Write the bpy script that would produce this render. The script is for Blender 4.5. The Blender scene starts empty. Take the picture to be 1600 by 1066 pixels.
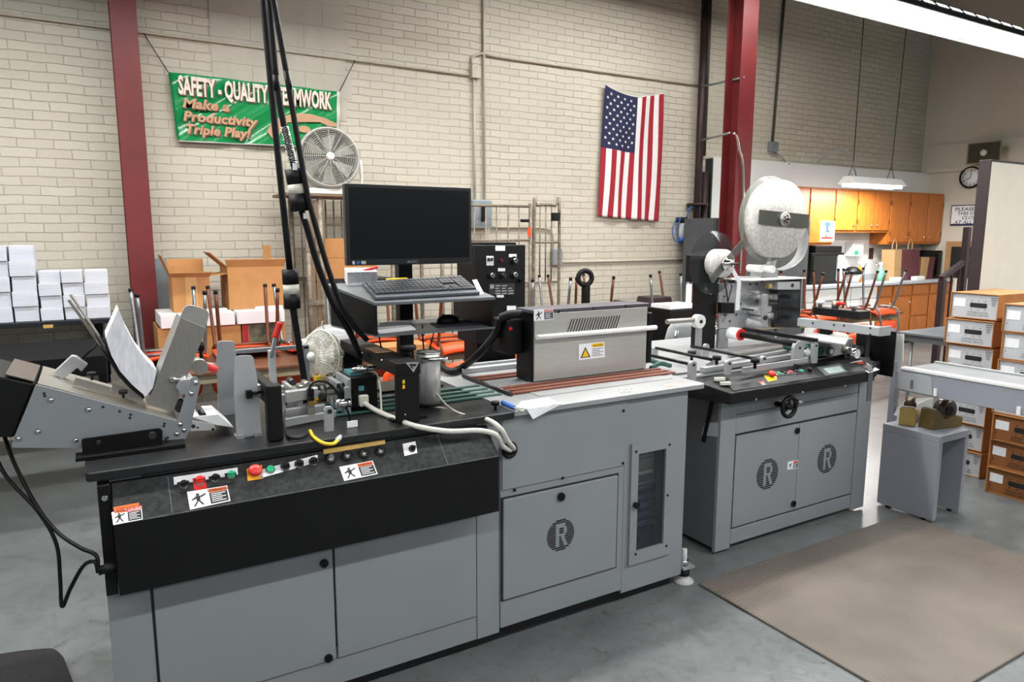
import bpy, bmesh, math, random
from mathutils import Vector as V, Matrix
random.seed(7)
S = bpy.context.scene
COL = S.collection
PI = math.pi
# ---------------------------------------------------------------- camera
CAMH, FPX, PITCH, YAW, ROLL = 1.6, 1107.0, math.radians(8.6), math.radians(30.5), math.radians(0.11)
def _wd(r, f, u):
    return V((r*math.cos(YAW)+f*math.sin(YAW), -r*math.sin(YAW)+f*math.cos(YAW), u))
FW = _wd(0, math.cos(PITCH), -math.sin(PITCH)); _u0 = _wd(0, math.sin(PITCH), math.cos(PITCH)); _r0 = _wd(1, 0, 0)
RT = math.cos(ROLL)*_r0 + math.sin(ROLL)*_u0
UP = -math.sin(ROLL)*_r0 + math.cos(ROLL)*_u0
CP = V((0, 0, CAMH))
cd = bpy.data.cameras.new('camera'); cam = bpy.data.objects.new('camera', cd); COL.objects.link(cam)
cam.matrix_world = Matrix(((RT.x, UP.x, -FW.x, CP.x), (RT.y, UP.y, -FW.y, CP.y), (RT.z, UP.z, -FW.z, CP.z), (0, 0, 0, 1)))
cd.sensor_width = 36; cd.lens = FPX/1600*36; cd.clip_start = .05; cd.clip_end = 60
S.camera = cam
# ---------------------------------------------------------------- light and exposure
S.view_settings.view_transform = 'Standard'; S.view_settings.look = 'None'
S.view_settings.exposure = 0.0; S.view_settings.gamma = 1.0; S.view_settings.use_curve_mapping = False
w = bpy.data.worlds.new('world'); S.world = w; w.use_nodes = True
w.node_tree.nodes['Background'].inputs[0].default_value = (.86, .93, 1.0, 1)
w.node_tree.nodes['Background'].inputs[1].default_value = 0.20
S.cycles.max_bounces = 6; S.cycles.diffuse_bounces = 3; S.cycles.glossy_bounces = 3
S.cycles.transparent_max_bounces = 8; S.cycles.transmission_bounces = 5; S.cycles.sample_clamp_indirect = 4
ROWS = [(2.84, 3.02, -2.0, 10.5, 23), (0.1, 3.02, -2.6, 2.4, 12), (0.1, 3.02, 2.6, 11.0, 23), (-2.4, 3.02, -2.6, 7.5, 8), (4.9, 3.55, -2.6, 3.0, 21), (4.9, 4.3, 3.2, 7.0, 34)]   # y, z, x0, x1, watts per metre of the fluorescent rows; last two added, unseen, to brighten the wall
def area(name, x0, x1, y, z, wdt, watt, col=(1, .985, .945)):
    l = bpy.data.lights.new(name, 'AREA'); l.shape = 'RECTANGLE'; l.size = x1-x0; l.size_y = wdt; l.energy = watt; l.color = col
    o = bpy.data.objects.new(name, l); COL.objects.link(o); o.location = ((x0+x1)/2, y, z)
    return o
for y, z, x0, x1, wpm in ROWS:
    area('fluorescent_light', x0, x1, y, z-.035, .12, wpm*(x1-x0))
# ---------------------------------------------------------------- rays from the photograph's pixels to points in the room
def ray(px, py): return RT*((px-800)/FPX) - UP*((py-533)/FPX) + FW
def aX(px, py, x): d = ray(px, py); return CP + d*((x-CP.x)/d.x)
def aY(px, py, y): d = ray(px, py); return CP + d*((y-CP.y)/d.y)
def aZ(px, py, z): d = ray(px, py); return CP + d*((z-CP.z)/d.z)
def aP(px, py, p0, n): d = ray(px, py); return CP + d*((V(p0)-CP).dot(V(n))/d.dot(V(n)))
# ---------------------------------------------------------------- materials
def lin(c):
    c = c.lstrip('#'); o = []
    for i in (0, 2, 4):
        v = int(c[i:i+2], 16)/255; o.append(v/12.92 if v <= .04045 else ((v+.055)/1.055)**2.4)
    return (*o, 1)
MATS = {}
def mat(name, col, rough=.5, metal=0, var=.08, vs=9, bump=0, bs=60, emis=0, trans=0, alpha=1, spec=.5, col2=None, coat=0, stretch=None):
    if name in MATS: return MATS[name]
    m = bpy.data.materials.new(name); m.use_nodes = True; n = m.node_tree; N = n.nodes; b = N['Principled BSDF']
    b.inputs['Roughness'].default_value = rough; b.inputs['Metallic'].default_value = metal
    b.inputs['Specular IOR Level'].default_value = spec; b.inputs['Coat Weight'].default_value = coat
    c = lin(col); c2 = lin(col2) if col2 else tuple(min(1, x*(1-2*var)) for x in c[:3])+(1,)
    tc = N.new('ShaderNodeTexCoord'); src = tc.outputs['Object']
    if stretch:
        mp = N.new('ShaderNodeMapping'); mp.inputs['Scale'].default_value = stretch; n.links.new(src, mp.inputs[0]); src = mp.outputs[0]
    nz = N.new('ShaderNodeTexNoise'); nz.inputs['Scale'].default_value = vs; nz.inputs['Detail'].default_value = 5; n.links.new(src, nz.inputs['Vector'])
    rp = N.new('ShaderNodeValToRGB'); rp.color_ramp.elements[0].position = .35; rp.color_ramp.elements[1].position = .65
    rp.color_ramp.elements[0].color = c2; rp.color_ramp.elements[1].color = c
    n.links.new(nz.outputs['Fac'], rp.inputs[0]); n.links.new(rp.outputs[0], b.inputs['Base Color'])
    if bump:
        n2 = N.new('ShaderNodeTexNoise'); n2.inputs['Scale'].default_value = bs; n2.inputs['Detail'].default_value = 3; n.links.new(src, n2.inputs['Vector'])
        bp = N.new('ShaderNodeBump'); bp.inputs['Strength'].default_value = bump; bp.inputs['Distance'].default_value = .004
        n.links.new(n2.outputs['Fac'], bp.inputs['Height']); n.links.new(bp.outputs[0], b.inputs['Normal'])
    if emis:
        b.inputs['Emission Color'].default_value = c; b.inputs['Emission Strength'].default_value = emis
    if trans: b.inputs['Transmission Weight'].default_value = trans; b.inputs['IOR'].default_value = 1.1
    if alpha < 1: b.inputs['Alpha'].default_value = alpha
    MATS[name] = m; return m
GREY = mat('grey_machine_paint', '#83888c', .42, var=.03, vs=3, bump=.03, bs=220)
GREYD = mat('dark_grey_paint', '#5d6164', .45, var=.05)
GREYL = mat('light_grey_paint', '#b2b4b6', .4, var=.03)
GREYT = mat('bluish_grey_laminate', '#8d9099', .5, var=.03, vs=3)
BLACK = mat('black_steel', '#08080a', .4, var=.1, spec=.3)
BLACKM = mat('black_plastic', '#09090b', .5, var=.1, spec=.28)
TABLE = mat('black_tabletop', '#222325', .36, var=.22, vs=14, bump=.03, bs=90, spec=.4)
SPECK = mat('worn_black_powdercoat', '#2c2e30', .5, spec=.35, col2='#101113', vs=60, bump=.05, bs=300)
ALU = mat('aluminium', '#c9cacc', .38, .75, var=.04, vs=20)
ALUT = mat('aluminium_plate', '#a4a6a8', .42, .35, var=.05, vs=6)
STEEL = mat('brushed_steel', '#a8a59e', .40, .85, var=.06, vs=6, stretch=(60, 60, 2))
STEELH = mat('brushed_steel_cover', '#c3c1bb', .42, .6, var=.05, vs=5, stretch=(2, 2, 70))
CHROME = mat('chrome', '#d8d8d8', .14, 1, var=.02)
DKMET = mat('dark_metal', '#4a4a4a', .4, .8, var=.1)
WHITE = mat('white_plastic', '#e8e8e6', .5, var=.02)
OFFW = mat('ivory_plastic', '#d9d6c8', .5, var=.04)
PAPER = mat('white_paper', '#f0f1f4', .8, var=.03, vs=30)
PAPERG = mat('paper_edges', '#d9dce4', .85, col2='#bcc1cd', vs=4, stretch=(1, 1, 160))
RED = mat('red_plastic', '#d22a26', .35, var=.05)
REDP = mat('dark_red_paint', '#6c1d20', .5, col2='#5c181b', vs=3, bump=.04, bs=40)
ORANGE = mat('orange_plastic', '#f0501c', .4, var=.05)
ORANGEL = mat('orange_label', '#f06a28', .5, var=.02)
YELLOW = mat('yellow_plastic', '#f2c51c', .45, var=.04)
YELLAB = mat('aged_yellow_label', '#c8a45a', .6, var=.1)
GREEN = mat('green_plastic', '#1d9a6c', .35, var=.04)
TEAL = mat('green_belt', '#2f5a52', .6, var=.1)
BELT = mat('rust_red_belt', '#74402f', .6, var=.1, vs=30)
BLUE = mat('blue_plastic', '#2f66b5', .4, var=.05)
NAVY = mat('dark_blue_plastic', '#3b5670', .4, var=.05)
CARD = mat('cardboard', '#b5824e', .8, var=.06, vs=12)
CARDD = mat('cardboard_inside', '#9a6638', .85, var=.08, vs=12)
CARDT = mat('cardboard_sleeve', '#a8713c', .8, var=.1, vs=10)
TAPE = mat('packing_tape', '#c39a66', .35, var=.04)
CORR = mat('corrugated_plastic', '#b9bcc1', .55, var=.05, vs=8)
OAK = mat('oak_cabinet', '#bd6d24', .42, col2='#a4581a', vs=6, stretch=(14, 14, 1.2))
WOODT = mat('brown_table_laminate', '#6b4631', .4, var=.1, vs=20)
WOODB = mat('bare_wood', '#7a6650', .65, var=.12, vs=8, stretch=(2, 2, 12))
LEGB = mat('brown_tube_enamel', '#6a3a20', .38, .2, var=.12)
CAGE = mat('worn_cage_steel', '#8f8675', .5, .3, var=.25, vs=30)
RUBBER = mat('black_rubber', '#070708', .55, var=.1, spec=.3)
CORDG = mat('grey_white_cable', '#cfcdc4', .5, var=.05, vs=60)
CABB = mat('black_cable', '#0a0a0d', .5, var=.1, spec=.25)
CREAM = mat('cream_painted_wall', '#cfc8b8', .7, var=.02, vs=2)
WPANEL = mat('white_wall_panel', '#e2e2e0', .6, var=.01, vs=2)
PIPEC = mat('cream_painted_conduit', '#c5beac', .5, var=.06)
PIPEB = mat('dark_brown_iron', '#3a2a2a', .5, .3, var=.2)
CEIL = mat('dark_ceiling', '#3c3836', .8, var=.1)
GALV = mat('galvanised_steel', '#9aa3a8', .4, .6, var=.08)
INKT = mat('printed_black', '#16161a', .7, var=.02)
INKG = mat('printed_grey', '#6c6f74', .7, var=.02)
NAVYP = mat('navy_print', '#20284a', .6, var=.03)
ACRY = mat('clear_acrylic', '#e9efef', .05, trans=.0, alpha=.16, var=0)
SMOKE = mat('smoked_acrylic', '#14171b', .06, alpha=.72, var=0)
SMOKEL = mat('smoked_bar', '#5a5c54', .2, alpha=.88, var=.05)
GLASSW = mat('window_glass', '#3a4048', .05, alpha=.28, var=0)
LCD = mat('lcd_screen', '#9fb0aa', .2, emis=.25, var=.03)
SCREEN = mat('dark_screen', '#08090b', .22, var=.02)
TUBE = mat('fluorescent_tube', '#fbfdff', .4, emis=14, var=0)
COUNTER = mat('grey_blue_counter', '#b4bac2', .35, var=.03)
GOLD = mat('beige_dispenser_plastic', '#b89a52', .45, var=.08)
OLIVE = mat('brown_dispenser_plastic', '#6e5a2c', .4, var=.1)
MAROON = mat('maroon_bag', '#5f3038', .6, var=.08)
BAG = mat('kraft_paper', '#b18d60', .8, var=.06)
CREAMD = mat('cream_laminate', '#ece7d8', .5, var=.02)
BROWND = mat('dark_brown_trim', '#2a1e20', .5, var=.1)
# ---------------------------------------------------------------- mesh builder
def frame(d):
    d = V(d).normalized(); a = V((0, 0, 1)) if abs(d.z) < .9 else V((1, 0, 0)); u = d.cross(a).normalized(); return u, d.cross(u).normalized(), d
def smoothpath(pts, k=6):
    P = [V(p) for p in pts]; out = []
    if len(P) < 3: return P
    for i in range(len(P)-1):
        p0 = P[i-1] if i else P[0]*2-P[1]; p1, p2 = P[i], P[i+1]; p3 = P[i+2] if i+2 < len(P) else P[-1]*2-P[-2]
        for j in range(k):
            t = j/k; out.append(.5*((2*p1)+(p2-p0)*t+(2*p0-5*p1+4*p2-p3)*t*t+(3*p1-p0-3*p2+p3)*t**3))
    out.append(P[-1]); return out
class MB:
    def __init__(s): s.v = []; s.f = []; s.m = []; s.sm = []; s.cur = 0
    def add(s, vs, fs, smooth=False):
        o = len(s.v); s.v += [V(v) for v in vs]
        for f in fs: s.f.append([o+i for i in f]); s.m.append(s.cur); s.sm.append(smooth)
        return s
    def mat(s, i): s.cur = i; return s
    def box(s, x0, x1, y0, y1, z0, z1):
        return s.hexa([(x0,y0,z0),(x1,y0,z0),(x1,y1,z0),(x0,y1,z0)], [(x0,y0,z1),(x1,y0,z1),(x1,y1,z1),(x0,y1,z1)])
    def hexa(s, a, b):
        n = len(a); return s.add(list(a)+list(b), [list(range(n))[::-1], list(range(n, 2*n))]+[[i, (i+1) % n, n+(i+1) % n, n+i] for i in range(n)])
    def prism(s, poly, vec):
        vec = V(vec); return s.hexa([V(p) for p in poly], [V(p)+vec for p in poly])
    def cbox(s, c, sx, sy, sz, rz=0, ux=None, uy=None):
        c = V(c); ux = V(ux).normalized() if ux is not None else V((math.cos(rz), math.sin(rz), 0)); uy = V(uy).normalized() if uy is not None else V((-ux.y, ux.x, 0)).normalized(); uz = ux.cross(uy)
        q = [c-ux*sx/2-uy*sy/2-uz*sz/2, c+ux*sx/2-uy*sy/2-uz*sz/2, c+ux*sx/2+uy*sy/2-uz*sz/2, c-ux*sx/2+uy*sy/2-uz*sz/2]
        return s.prism(q, uz*sz)
    def bar(s, a, b, w, h, up=(0, 0, 1)):
        a = V(a); b = V(b); d = (b-a).normalized(); sd = d.cross(V(up))
        if sd.length < 1e-4: sd = d.cross(V((1, 0, 0)))
        sd.normalize(); u = sd.cross(d)
        q = [a-sd*w/2-u*h/2, a+sd*w/2-u*h/2, a+sd*w/2+u*h/2, a-sd*w/2+u*h/2]; return s.prism(q, b-a)
    def cyl(s, a, b, r, r2=None, n=16):
        a = V(a); b = V(b); r2 = r if r2 is None else r2; u, w, d = frame(b-a); vs = []
        for p, q in ((a, r), (b, r2)):
            vs += [p+u*(q*math.cos(2*PI*i/n))+w*(q*math.sin(2*PI*i/n)) for i in range(n)]
        o = len(s.v); s.add(vs, [[i, (i+1) % n, n+(i+1) % n, n+i] for i in range(n)], True)
        s.f += [[o+i for i in range(n)][::-1], [o+n+i for i in range(n)]]; s.m += [s.cur]*2; s.sm += [False]*2; return s
    def tube(s, pts, r, n=8, k=6, smooth=True):
        P = smoothpath(pts, k) if smooth else [V(p) for p in pts]; vs = []; u = None
        for i, p in enumerate(P):
            d = (P[min(i+1, len(P)-1)]-P[max(i-1, 0)]).normalized()
            if u is None: u = frame(d)[0]
            u = (u-d*u.dot(d)); u = u.normalized() if u.length > 1e-5 else frame(d)[0]; w = d.cross(u)
            vs += [p+u*(r*math.cos(2*PI*j/n))+w*(r*math.sin(2*PI*j/n)) for j in range(n)]
        L = len(P); fs = [[i*n+j, i*n+(j+1) % n, (i+1)*n+(j+1) % n, (i+1)*n+j] for i in range(L-1) for j in range(n)]
        fs += [list(range(n))[::-1], [(L-1)*n+j for j in range(n)]]; return s.add(vs, fs, True)
    def lathe(s, c, axis, prof, n=24):
        c = V(c); u, w, d = frame(axis); vs = []
        for r, h in prof: vs += [c+d*h+u*(r*math.cos(2*PI*j/n))+w*(r*math.sin(2*PI*j/n)) for j in range(n)]
        L = len(prof); fs = [[i*n+j, i*n+(j+1) % n, (i+1)*n+(j+1) % n, (i+1)*n+j] for i in range(L-1) for j in range(n)]
        if prof[0][0] > 1e-5: fs.append(list(range(n))[::-1])
        if prof[-1][0] > 1e-5: fs.append([(L-1)*n+j for j in range(n)])
        return s.add(vs, fs, True)
    def sph(s, c, r, n=12, sc=(1, 1, 1)):
        prof = [(max(1e-5, r*math.sin(PI*i/n)), -r*math.cos(PI*i/n)) for i in range(n+1)]; o = len(s.v); s.lathe((0, 0, 0), (0, 0, 1), prof, 2*n)
        for i in range(o, len(s.v)): v = s.v[i]; s.v[i] = V(c)+V((v.x*sc[0], v.y*sc[1], v.z*sc[2]))
        return s
    def torus(s, c, axis, R, r, n=32, m=8, a0=0, a1=2*PI):
        u, w, d = frame(axis); full = abs(a1-a0-2*PI) < 1e-6; k = n if full else n+1
        pts = [V(c)+u*(R*math.cos(a0+(a1-a0)*i/n))+w*(R*math.sin(a0+(a1-a0)*i/n)) for i in range(k)]
        if not full: return s.tube(pts, r, m, smooth=False)
        vs = []
        for i in range(n):
            a = 2*PI*i/n; e = u*math.cos(a)+w*math.sin(a)
            vs += [V(c)+e*(R+r*math.cos(2*PI*j/m))+d*(r*math.sin(2*PI*j/m)) for j in range(m)]
        return s.add(vs, [[i*m+j, i*m+(j+1) % m, ((i+1) % n)*m+(j+1) % m, ((i+1) % n)*m+j] for i in range(n) for j in range(m)], True)
    def disc(s, c, axis, R, t, n=40, hole=0):
        return s.lathe(c, axis, [(max(hole, 1e-5), 0), (R, 0), (R, t), (max(hole, 1e-5), t)]+([(hole, 0)] if hole else []), n)
    def quad(s, *p): return s.add(p, [list(range(len(p)))])
    def plate(s, pts, t):       # thin solid plate from a polygon, thickened along its normal towards the viewer
        p = [V(q) for q in pts]; n = (p[1]-p[0]).cross(p[2]-p[0]).normalized()
        if n.dot(CP-p[0]) < 0: n = -n
        return s.prism(p, n*t)
    def text(s, txt, org, xd, yd, size, t=.0012, align='LEFT', shear=0, sx=1.0, bold=.012):
        c = bpy.data.curves.new('lettering', 'FONT'); c.body = txt; c.size = size; c.align_x = align; c.shear = shear; c.resolution_u = 2; c.offset = size*bold
        o = bpy.data.objects.new('lettering', c); COL.objects.link(o); bpy.context.view_layer.update()
        me = o.evaluated_get(bpy.context.evaluated_depsgraph_get()).to_mesh()
        xd = V(xd).normalized(); yd = V(yd); yd = (yd-xd*yd.dot(xd)).normalized(); n = xd.cross(yd)*t
        s.add([V(org)+xd*v.co.x*sx+yd*v.co.y+n for v in me.vertices], [list(p.vertices) for p in me.polygons])
        o.evaluated_get(bpy.context.evaluated_depsgraph_get()).to_mesh_clear(); bpy.data.objects.remove(o); bpy.data.curves.remove(c); return s
WL = {}
def obj(name, b, m, parent=None, bev=0, kind=None, label=None, flat=False):
    org = V((0, 0, 0))
    if parent is not None: org = WL[parent.name]
    else:
        lo = V((min(v.x for v in b.v), min(v.y for v in b.v), min(v.z for v in b.v))); hi = V((max(v.x for v in b.v), max(v.y for v in b.v), max(v.z for v in b.v)))
        org = V(((lo.x+hi.x)/2, (lo.y+hi.y)/2, lo.z))
    me = bpy.data.meshes.new(name); me.from_pydata([v-org for v in b.v], [], b.f)
    ms = m if isinstance(m, (list, tuple)) else [m]
    for x in ms: me.materials.append(x)
    me.polygons.foreach_set('material_index', b.m); me.polygons.foreach_set('use_smooth', b.sm)
    if not flat:
        bm = bmesh.new(); bm.from_mesh(me); bmesh.ops.recalc_face_normals(bm, faces=bm.faces); bm.to_mesh(me); bm.free()
    o = bpy.data.objects.new(name, me); COL.objects.link(o)
    if parent is not None: o.parent = parent; o.location = V((0, 0, 0)); WL[o.name] = org
    else: o.location = org; WL[o.name] = org
    if bev:
        d = o.modifiers.new('bevel', 'BEVEL'); d.width = bev; d.segments = 2; d.limit_method = 'ANGLE'; d.angle_limit = math.radians(40)
    if kind: o['kind'] = kind
    if label: o['label'] = label
    return o
def thing(name, label, cat, loc, group=None):
    o = bpy.data.objects.new(name, None); COL.objects.link(o); o.location = loc; o.empty_display_size = .05; WL[o.name] = V(loc)
    return tag(o, label, cat, group)
def tag(o, label, cat, group=None):
    o['label'] = label; o['category'] = cat
    if group: o['group'] = group
    return o
def single(name, b, m, label, cat, group=None, bev=0): return tag(obj(name, b, m, None, bev), label, cat, group)
def clone(root, loc, rot=None, label=None, group=None, sc=None):
    def cp(o, par):
        c = o.copy(); COL.objects.link(c); c.parent = par
        for ch in list(o.children): cp(ch, c)
        return c
    r = cp(root, None); r.location = loc
    if rot is not None: r.rotation_euler = rot
    if sc is not None: r.scale = (sc, sc, sc)
    if label: r['label'] = label
    if group: r['group'] = group
    WL[r.name] = V(loc); return r
def rrect(c, ux, uy, w, h, r, k=4):
    c = V(c); ux = V(ux).normalized(); uy = V(uy).normalized(); out = []
    for sx, sy, a in ((1, 1, 0), (-1, 1, 1), (-1, -1, 2), (1, -1, 3)):
        for i in range(k+1):
            t = (a+i/k)*PI/2; out.append(c+ux*(sx*(w/2-r)+r*math.cos(t))+uy*(sy*(h/2-r)+r*math.sin(t)))
    return out
def round_poly(pts, r, k=3):
    P = [V(p) for p in pts]; out = []; n = len(P)
    for i in range(n):
        p = P[i]; rr = r[i] if isinstance(r, (list, tuple)) else r
        if rr <= 0: out.append(p); continue
        a = (P[i-1]-p); b = (P[(i+1) % n]-p); q0 = p+a.normalized()*min(rr, a.length*.48); q1 = p+b.normalized()*min(rr, b.length*.48)
        for j in range(k+1): t = j/k; out.append(q0*(1-t)**2+p*2*t*(1-t)+q1*t*t)
    return out
XD, YD, ZD = V((1, 0, 0)), V((0, 1, 0)), V((0, 0, 1))
# ================================================================ the setting
YW, XR = 6.6, 11.39
def brick_material():
    m = bpy.data.materials.new('painted_brick'); m.use_nodes = True; n = m.node_tree; N = n.nodes; L = n.links; b = N['Principled BSDF']
    b.inputs['Roughness'].default_value = .62
    tc = N.new('ShaderNodeTexCoord'); sp = N.new('ShaderNodeSeparateXYZ'); cb = N.new('ShaderNodeCombineXYZ')
    L.new(tc.outputs['Object'], sp.inputs[0]); L.new(sp.outputs['X'], cb.inputs['X']); L.new(sp.outputs['Z'], cb.inputs['Y'])
    nz = N.new('ShaderNodeTexNoise'); nz.inputs['Scale'].default_value = 5; nz.inputs['Detail'].default_value = 3; L.new(cb.outputs[0], nz.inputs['Vector'])
    mx = N.new('ShaderNodeVectorMath'); mx.operation = 'MULTIPLY_ADD'; mx.inputs[1].default_value = (.024, .024, 0)
    L.new(nz.outputs['Color'], mx.inputs[0]); L.new(cb.outputs[0], mx.inputs[2])
    br = N.new('ShaderNodeTexBrick'); br.inputs['Scale'].default_value = 1; br.inputs['Brick Width'].default_value = .231; br.inputs['Row Height'].default_value = .0702
    br.inputs['Mortar Size'].default_value = .0042; br.inputs['Mortar Smooth'].default_value = .35; br.inputs['Bias'].default_value = 0
    br.inputs['Color1'].default_value = lin('#cdc7b8'); br.inputs['Color2'].default_value = lin('#c3bdad'); br.inputs['Mortar'].default_value = lin('#aaa392')  # mortar darker than the brick paint: joint shade put into the colour
    L.new(mx.outputs[0], br.inputs['Vector'])
    # joints filled with paint in patches: mortar fades where a large noise is high
    n2 = N.new('ShaderNodeTexNoise'); n2.inputs['Scale'].default_value = 1.3; n2.inputs['Detail'].default_value = 4; L.new(cb.outputs[0], n2.inputs['Vector'])
    mr = N.new('ShaderNodeMapRange'); mr.inputs['From Min'].default_value = .42; mr.inputs['From Max'].default_value = .62; mr.inputs['To Min'].default_value = 0; mr.inputs['To Max'].default_value = .8; L.new(n2.outputs['Fac'], mr.inputs[0])
    mc = N.new('ShaderNodeMix'); mc.data_type = 'RGBA'; mc.inputs['B'].default_value = lin('#c8c2b2'); L.new(mr.outputs[0], mc.inputs['Factor']); L.new(br.outputs['Color'], mc.inputs['A'])
    L.new(mc.outputs['Result'], b.inputs['Base Color'])
    n3 = N.new('ShaderNodeTexNoise'); n3.inputs['Scale'].default_value = 40; n3.inputs['Detail'].default_value = 4; L.new(cb.outputs[0], n3.inputs['Vector'])
    iv = N.new('ShaderNodeMath'); iv.operation = 'MULTIPLY_ADD'; iv.inputs[1].default_value = -1.0; L.new(br.outputs['Fac'], iv.inputs[0])
    sc = N.new('ShaderNodeMath'); sc.operation = 'MULTIPLY'; sc.inputs[1].default_value = .35; L.new(n3.outputs['Fac'], sc.inputs[0]); L.new(sc.outputs[0], iv.inputs[2])
    bp = N.new('ShaderNodeBump'); bp.inputs['Strength'].default_value = .9; bp.inputs['Distance'].default_value = .008; L.new(iv.outputs[0], bp.inputs['Height']); L.new(bp.outputs[0], b.inputs['Normal'])
    return m
def floor_material():
    m = bpy.data.materials.new('sealed_concrete'); m.use_nodes = True; n = m.node_tree; N = n.nodes; L = n.links; b = N['Principled BSDF']
    tc = N.new('ShaderNodeTexCoord')
    a = N.new('ShaderNodeTexNoise'); a.inputs['Scale'].default_value = 1.6; a.inputs['Detail'].default_value = 8; a.inputs['Roughness'].default_value = .65; L.new(tc.outputs['Object'], a.inputs['Vector'])
    r = N.new('ShaderNodeValToRGB'); r.color_ramp.elements[0].position = .3; r.color_ramp.elements[0].color = lin('#565a5b'); r.color_ramp.elements[1].position = .72; r.color_ramp.elements[1].color = lin('#74797a')
    L.new(a.outputs['Fac'], r.inputs[0])
    c = N.new('ShaderNodeTexNoise'); c.inputs['Scale'].default_value = 14; c.inputs['Detail'].default_value = 6; c.inputs['Distortion'].default_value = 1.5; L.new(tc.outputs['Object'], c.inputs['Vector'])
    r2 = N.new('ShaderNodeValToRGB'); r2.color_ramp.elements[0].position = .3; r2.color_ramp.elements[0].color = (.78, .77, .74, 1); r2.color_ramp.elements[1].position = .55; r2.color_ramp.elements[1].color = (1, 1, 1, 1); L.new(c.outputs['Fac'], r2.inputs[0])
    mx = N.new('ShaderNodeMix'); mx.data_type = 'RGBA'; mx.blend_type = 'MULTIPLY'; mx.inputs['Factor'].default_value = 1; L.new(r.outputs[0], mx.inputs['A']); L.new(r2.outputs[0], mx.inputs['B']); L.new(mx.outputs['Result'], b.inputs['Base Color'])
    mr = N.new('ShaderNodeMapRange'); mr.inputs['To Min'].default_value = .22; mr.inputs['To Max'].default_value = .42; L.new(c.outputs['Fac'], mr.inputs[0]); L.new(mr.outputs[0], b.inputs['Roughness'])
    return m
obj('floor', MB().box(-3.2, XR+.2, -3.2, YW+.2, -.1, 0), floor_material(), kind='structure')
obj('wall_back', MB().box(-3.2, XR, YW, YW+.2, 0, 5.2), brick_material(), kind='structure')
obj('wall_right', MB().box(XR, XR+.2, -3.2, YW+.2, 0, 5.2), CREAM, kind='structure')
obj('ceiling', MB().box(-3.2, XR+.2, -3.2, YW+.2, 5.2, 5.3), CEIL, kind='structure')
# plain concrete beam end in the brickwork behind the banner
def block_material():
    m = mat('painted_concrete_block', '#c6c1b3', .7, var=.04, vs=5, bump=.35, bs=70); return m
b = MB()
for r in range(6):
    z0 = 2.62+r*.2; x = 1.0+(.22 if r % 2 else 0); xs = [.98, 1.30, 1.75, 2.17] if r % 2 else [.98, 1.42, 1.92, 2.12]
    for i in range(3): b.box(xs[i]+.001, xs[i+1]-.001, YW-.006, YW+.01, z0+.001, z0+.199)
obj('trim_1', b, block_material(), kind='structure')
# white furred-out wall behind the kitchen and its corner bead
x0 = aY(1112, 300, 6.5).x
obj('wall_kitchen', MB().box(x0, XR, 6.5, YW, 0, 2.55), WPANEL, kind='structure')
obj('trim_2', MB().box(x0-.025, x0-.004, 6.49, 6.6, 0, 2.53), mat('dark_edge', '#26302c', .5), kind='structure')
# step in the right wall
obj('trim_3', MB().box(XR-.05, XR, -3.0, 6.5, 2.55, 2.61).box(XR-.03, XR, -3.0, 6.5, 2.61, 2.96), CREAM, kind='structure')
# pass-through opening with wooden trim on the right wall
p0 = aX(1478, 382, XR); p1 = aX(1516, 382, XR)
b = MB().box(XR-.02, XR+.001, 5.2, 6.02, .95, 1.42); obj('window_1', b, mat('dark_opening', '#0b0a0c', .6), kind='structure')
b = MB().box(XR-.04, XR, 5.15, 6.1, 1.42, 1.5).box(XR-.04, XR, 6.02, 6.1, .9, 1.42); obj('trim_4', b, mat('light_wood_trim', '#b0865a', .5, var=.1), kind='structure')
# ---------------------------------------------------------------- lamps
def fixture(x0, x1, y, z, label):
    t = thing('fluorescent_fixture', label, 'ceiling light', ((x0+x1)/2, y, z), 'rows of hanging fluorescent lights')
    h = MB().prism([(x0, y-.16, z-.045), (x0, y-.07, z+.05), (x0, y+.07, z+.05), (x0, y+.16, z-.045), (x0, y+.15, z-.045), (x0, y+.065, z+.035), (x0, y-.065, z+.035), (x0, y-.15, z-.045)], (x1-x0, 0, 0))
    obj('reflector', h, mat('white_reflector', '#d8d8d6', .4, var=.01), t)
    n = max(1, round((x1-x0)/1.22)); w_ = (x1-x0)/n
    for i in range(n):
        for dy in (-.045, .045):
            obj('tube', MB().cyl((x0+i*w_+.03, y+dy, z-.012), (x0+(i+1)*w_-.03, y+dy, z-.012), .016, n=10), TUBE, t)
    obj('outer_shell', MB().prism([(x0, y-.163, z-.043), (x0, y-.072, z+.055), (x0, y-.0705, z+.0505), (x0, y-.1605, z-.0445)], (x1-x0, 0, 0)), mat('dark_grey_shell', '#4c4e50', .5), t)
    s = MB(); a_ = V((0, y-.163, z-.043)); c_ = V((0, y-.072, z+.055)); n_ = V((0, -.0012, .0011))
    for k in range(int((x1-x0)/.16)):
        xa = x0+.03+k*.16; s.prism([a_.lerp(c_, .62)+n_+V((xa, 0, 0)), a_.lerp(c_, .62)+n_+V((xa+.12, 0, 0)), a_.lerp(c_, .86)+n_+V((xa+.12, 0, 0)), a_.lerp(c_, .86)+n_+V((xa, 0, 0))], n_*.3)
    obj('light_slots', s, mat('lit_slot', '#fbfdff', .4, emis=2.5, var=0), t)
    u = MB()
    for k in range(3):
        xx = x0+(x1-x0)*(.1+.4*k); u.cyl((xx, y, z+.05), (xx, y, 5.2), .004, n=6)
    obj('hanger', u, DKMET, t)
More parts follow.
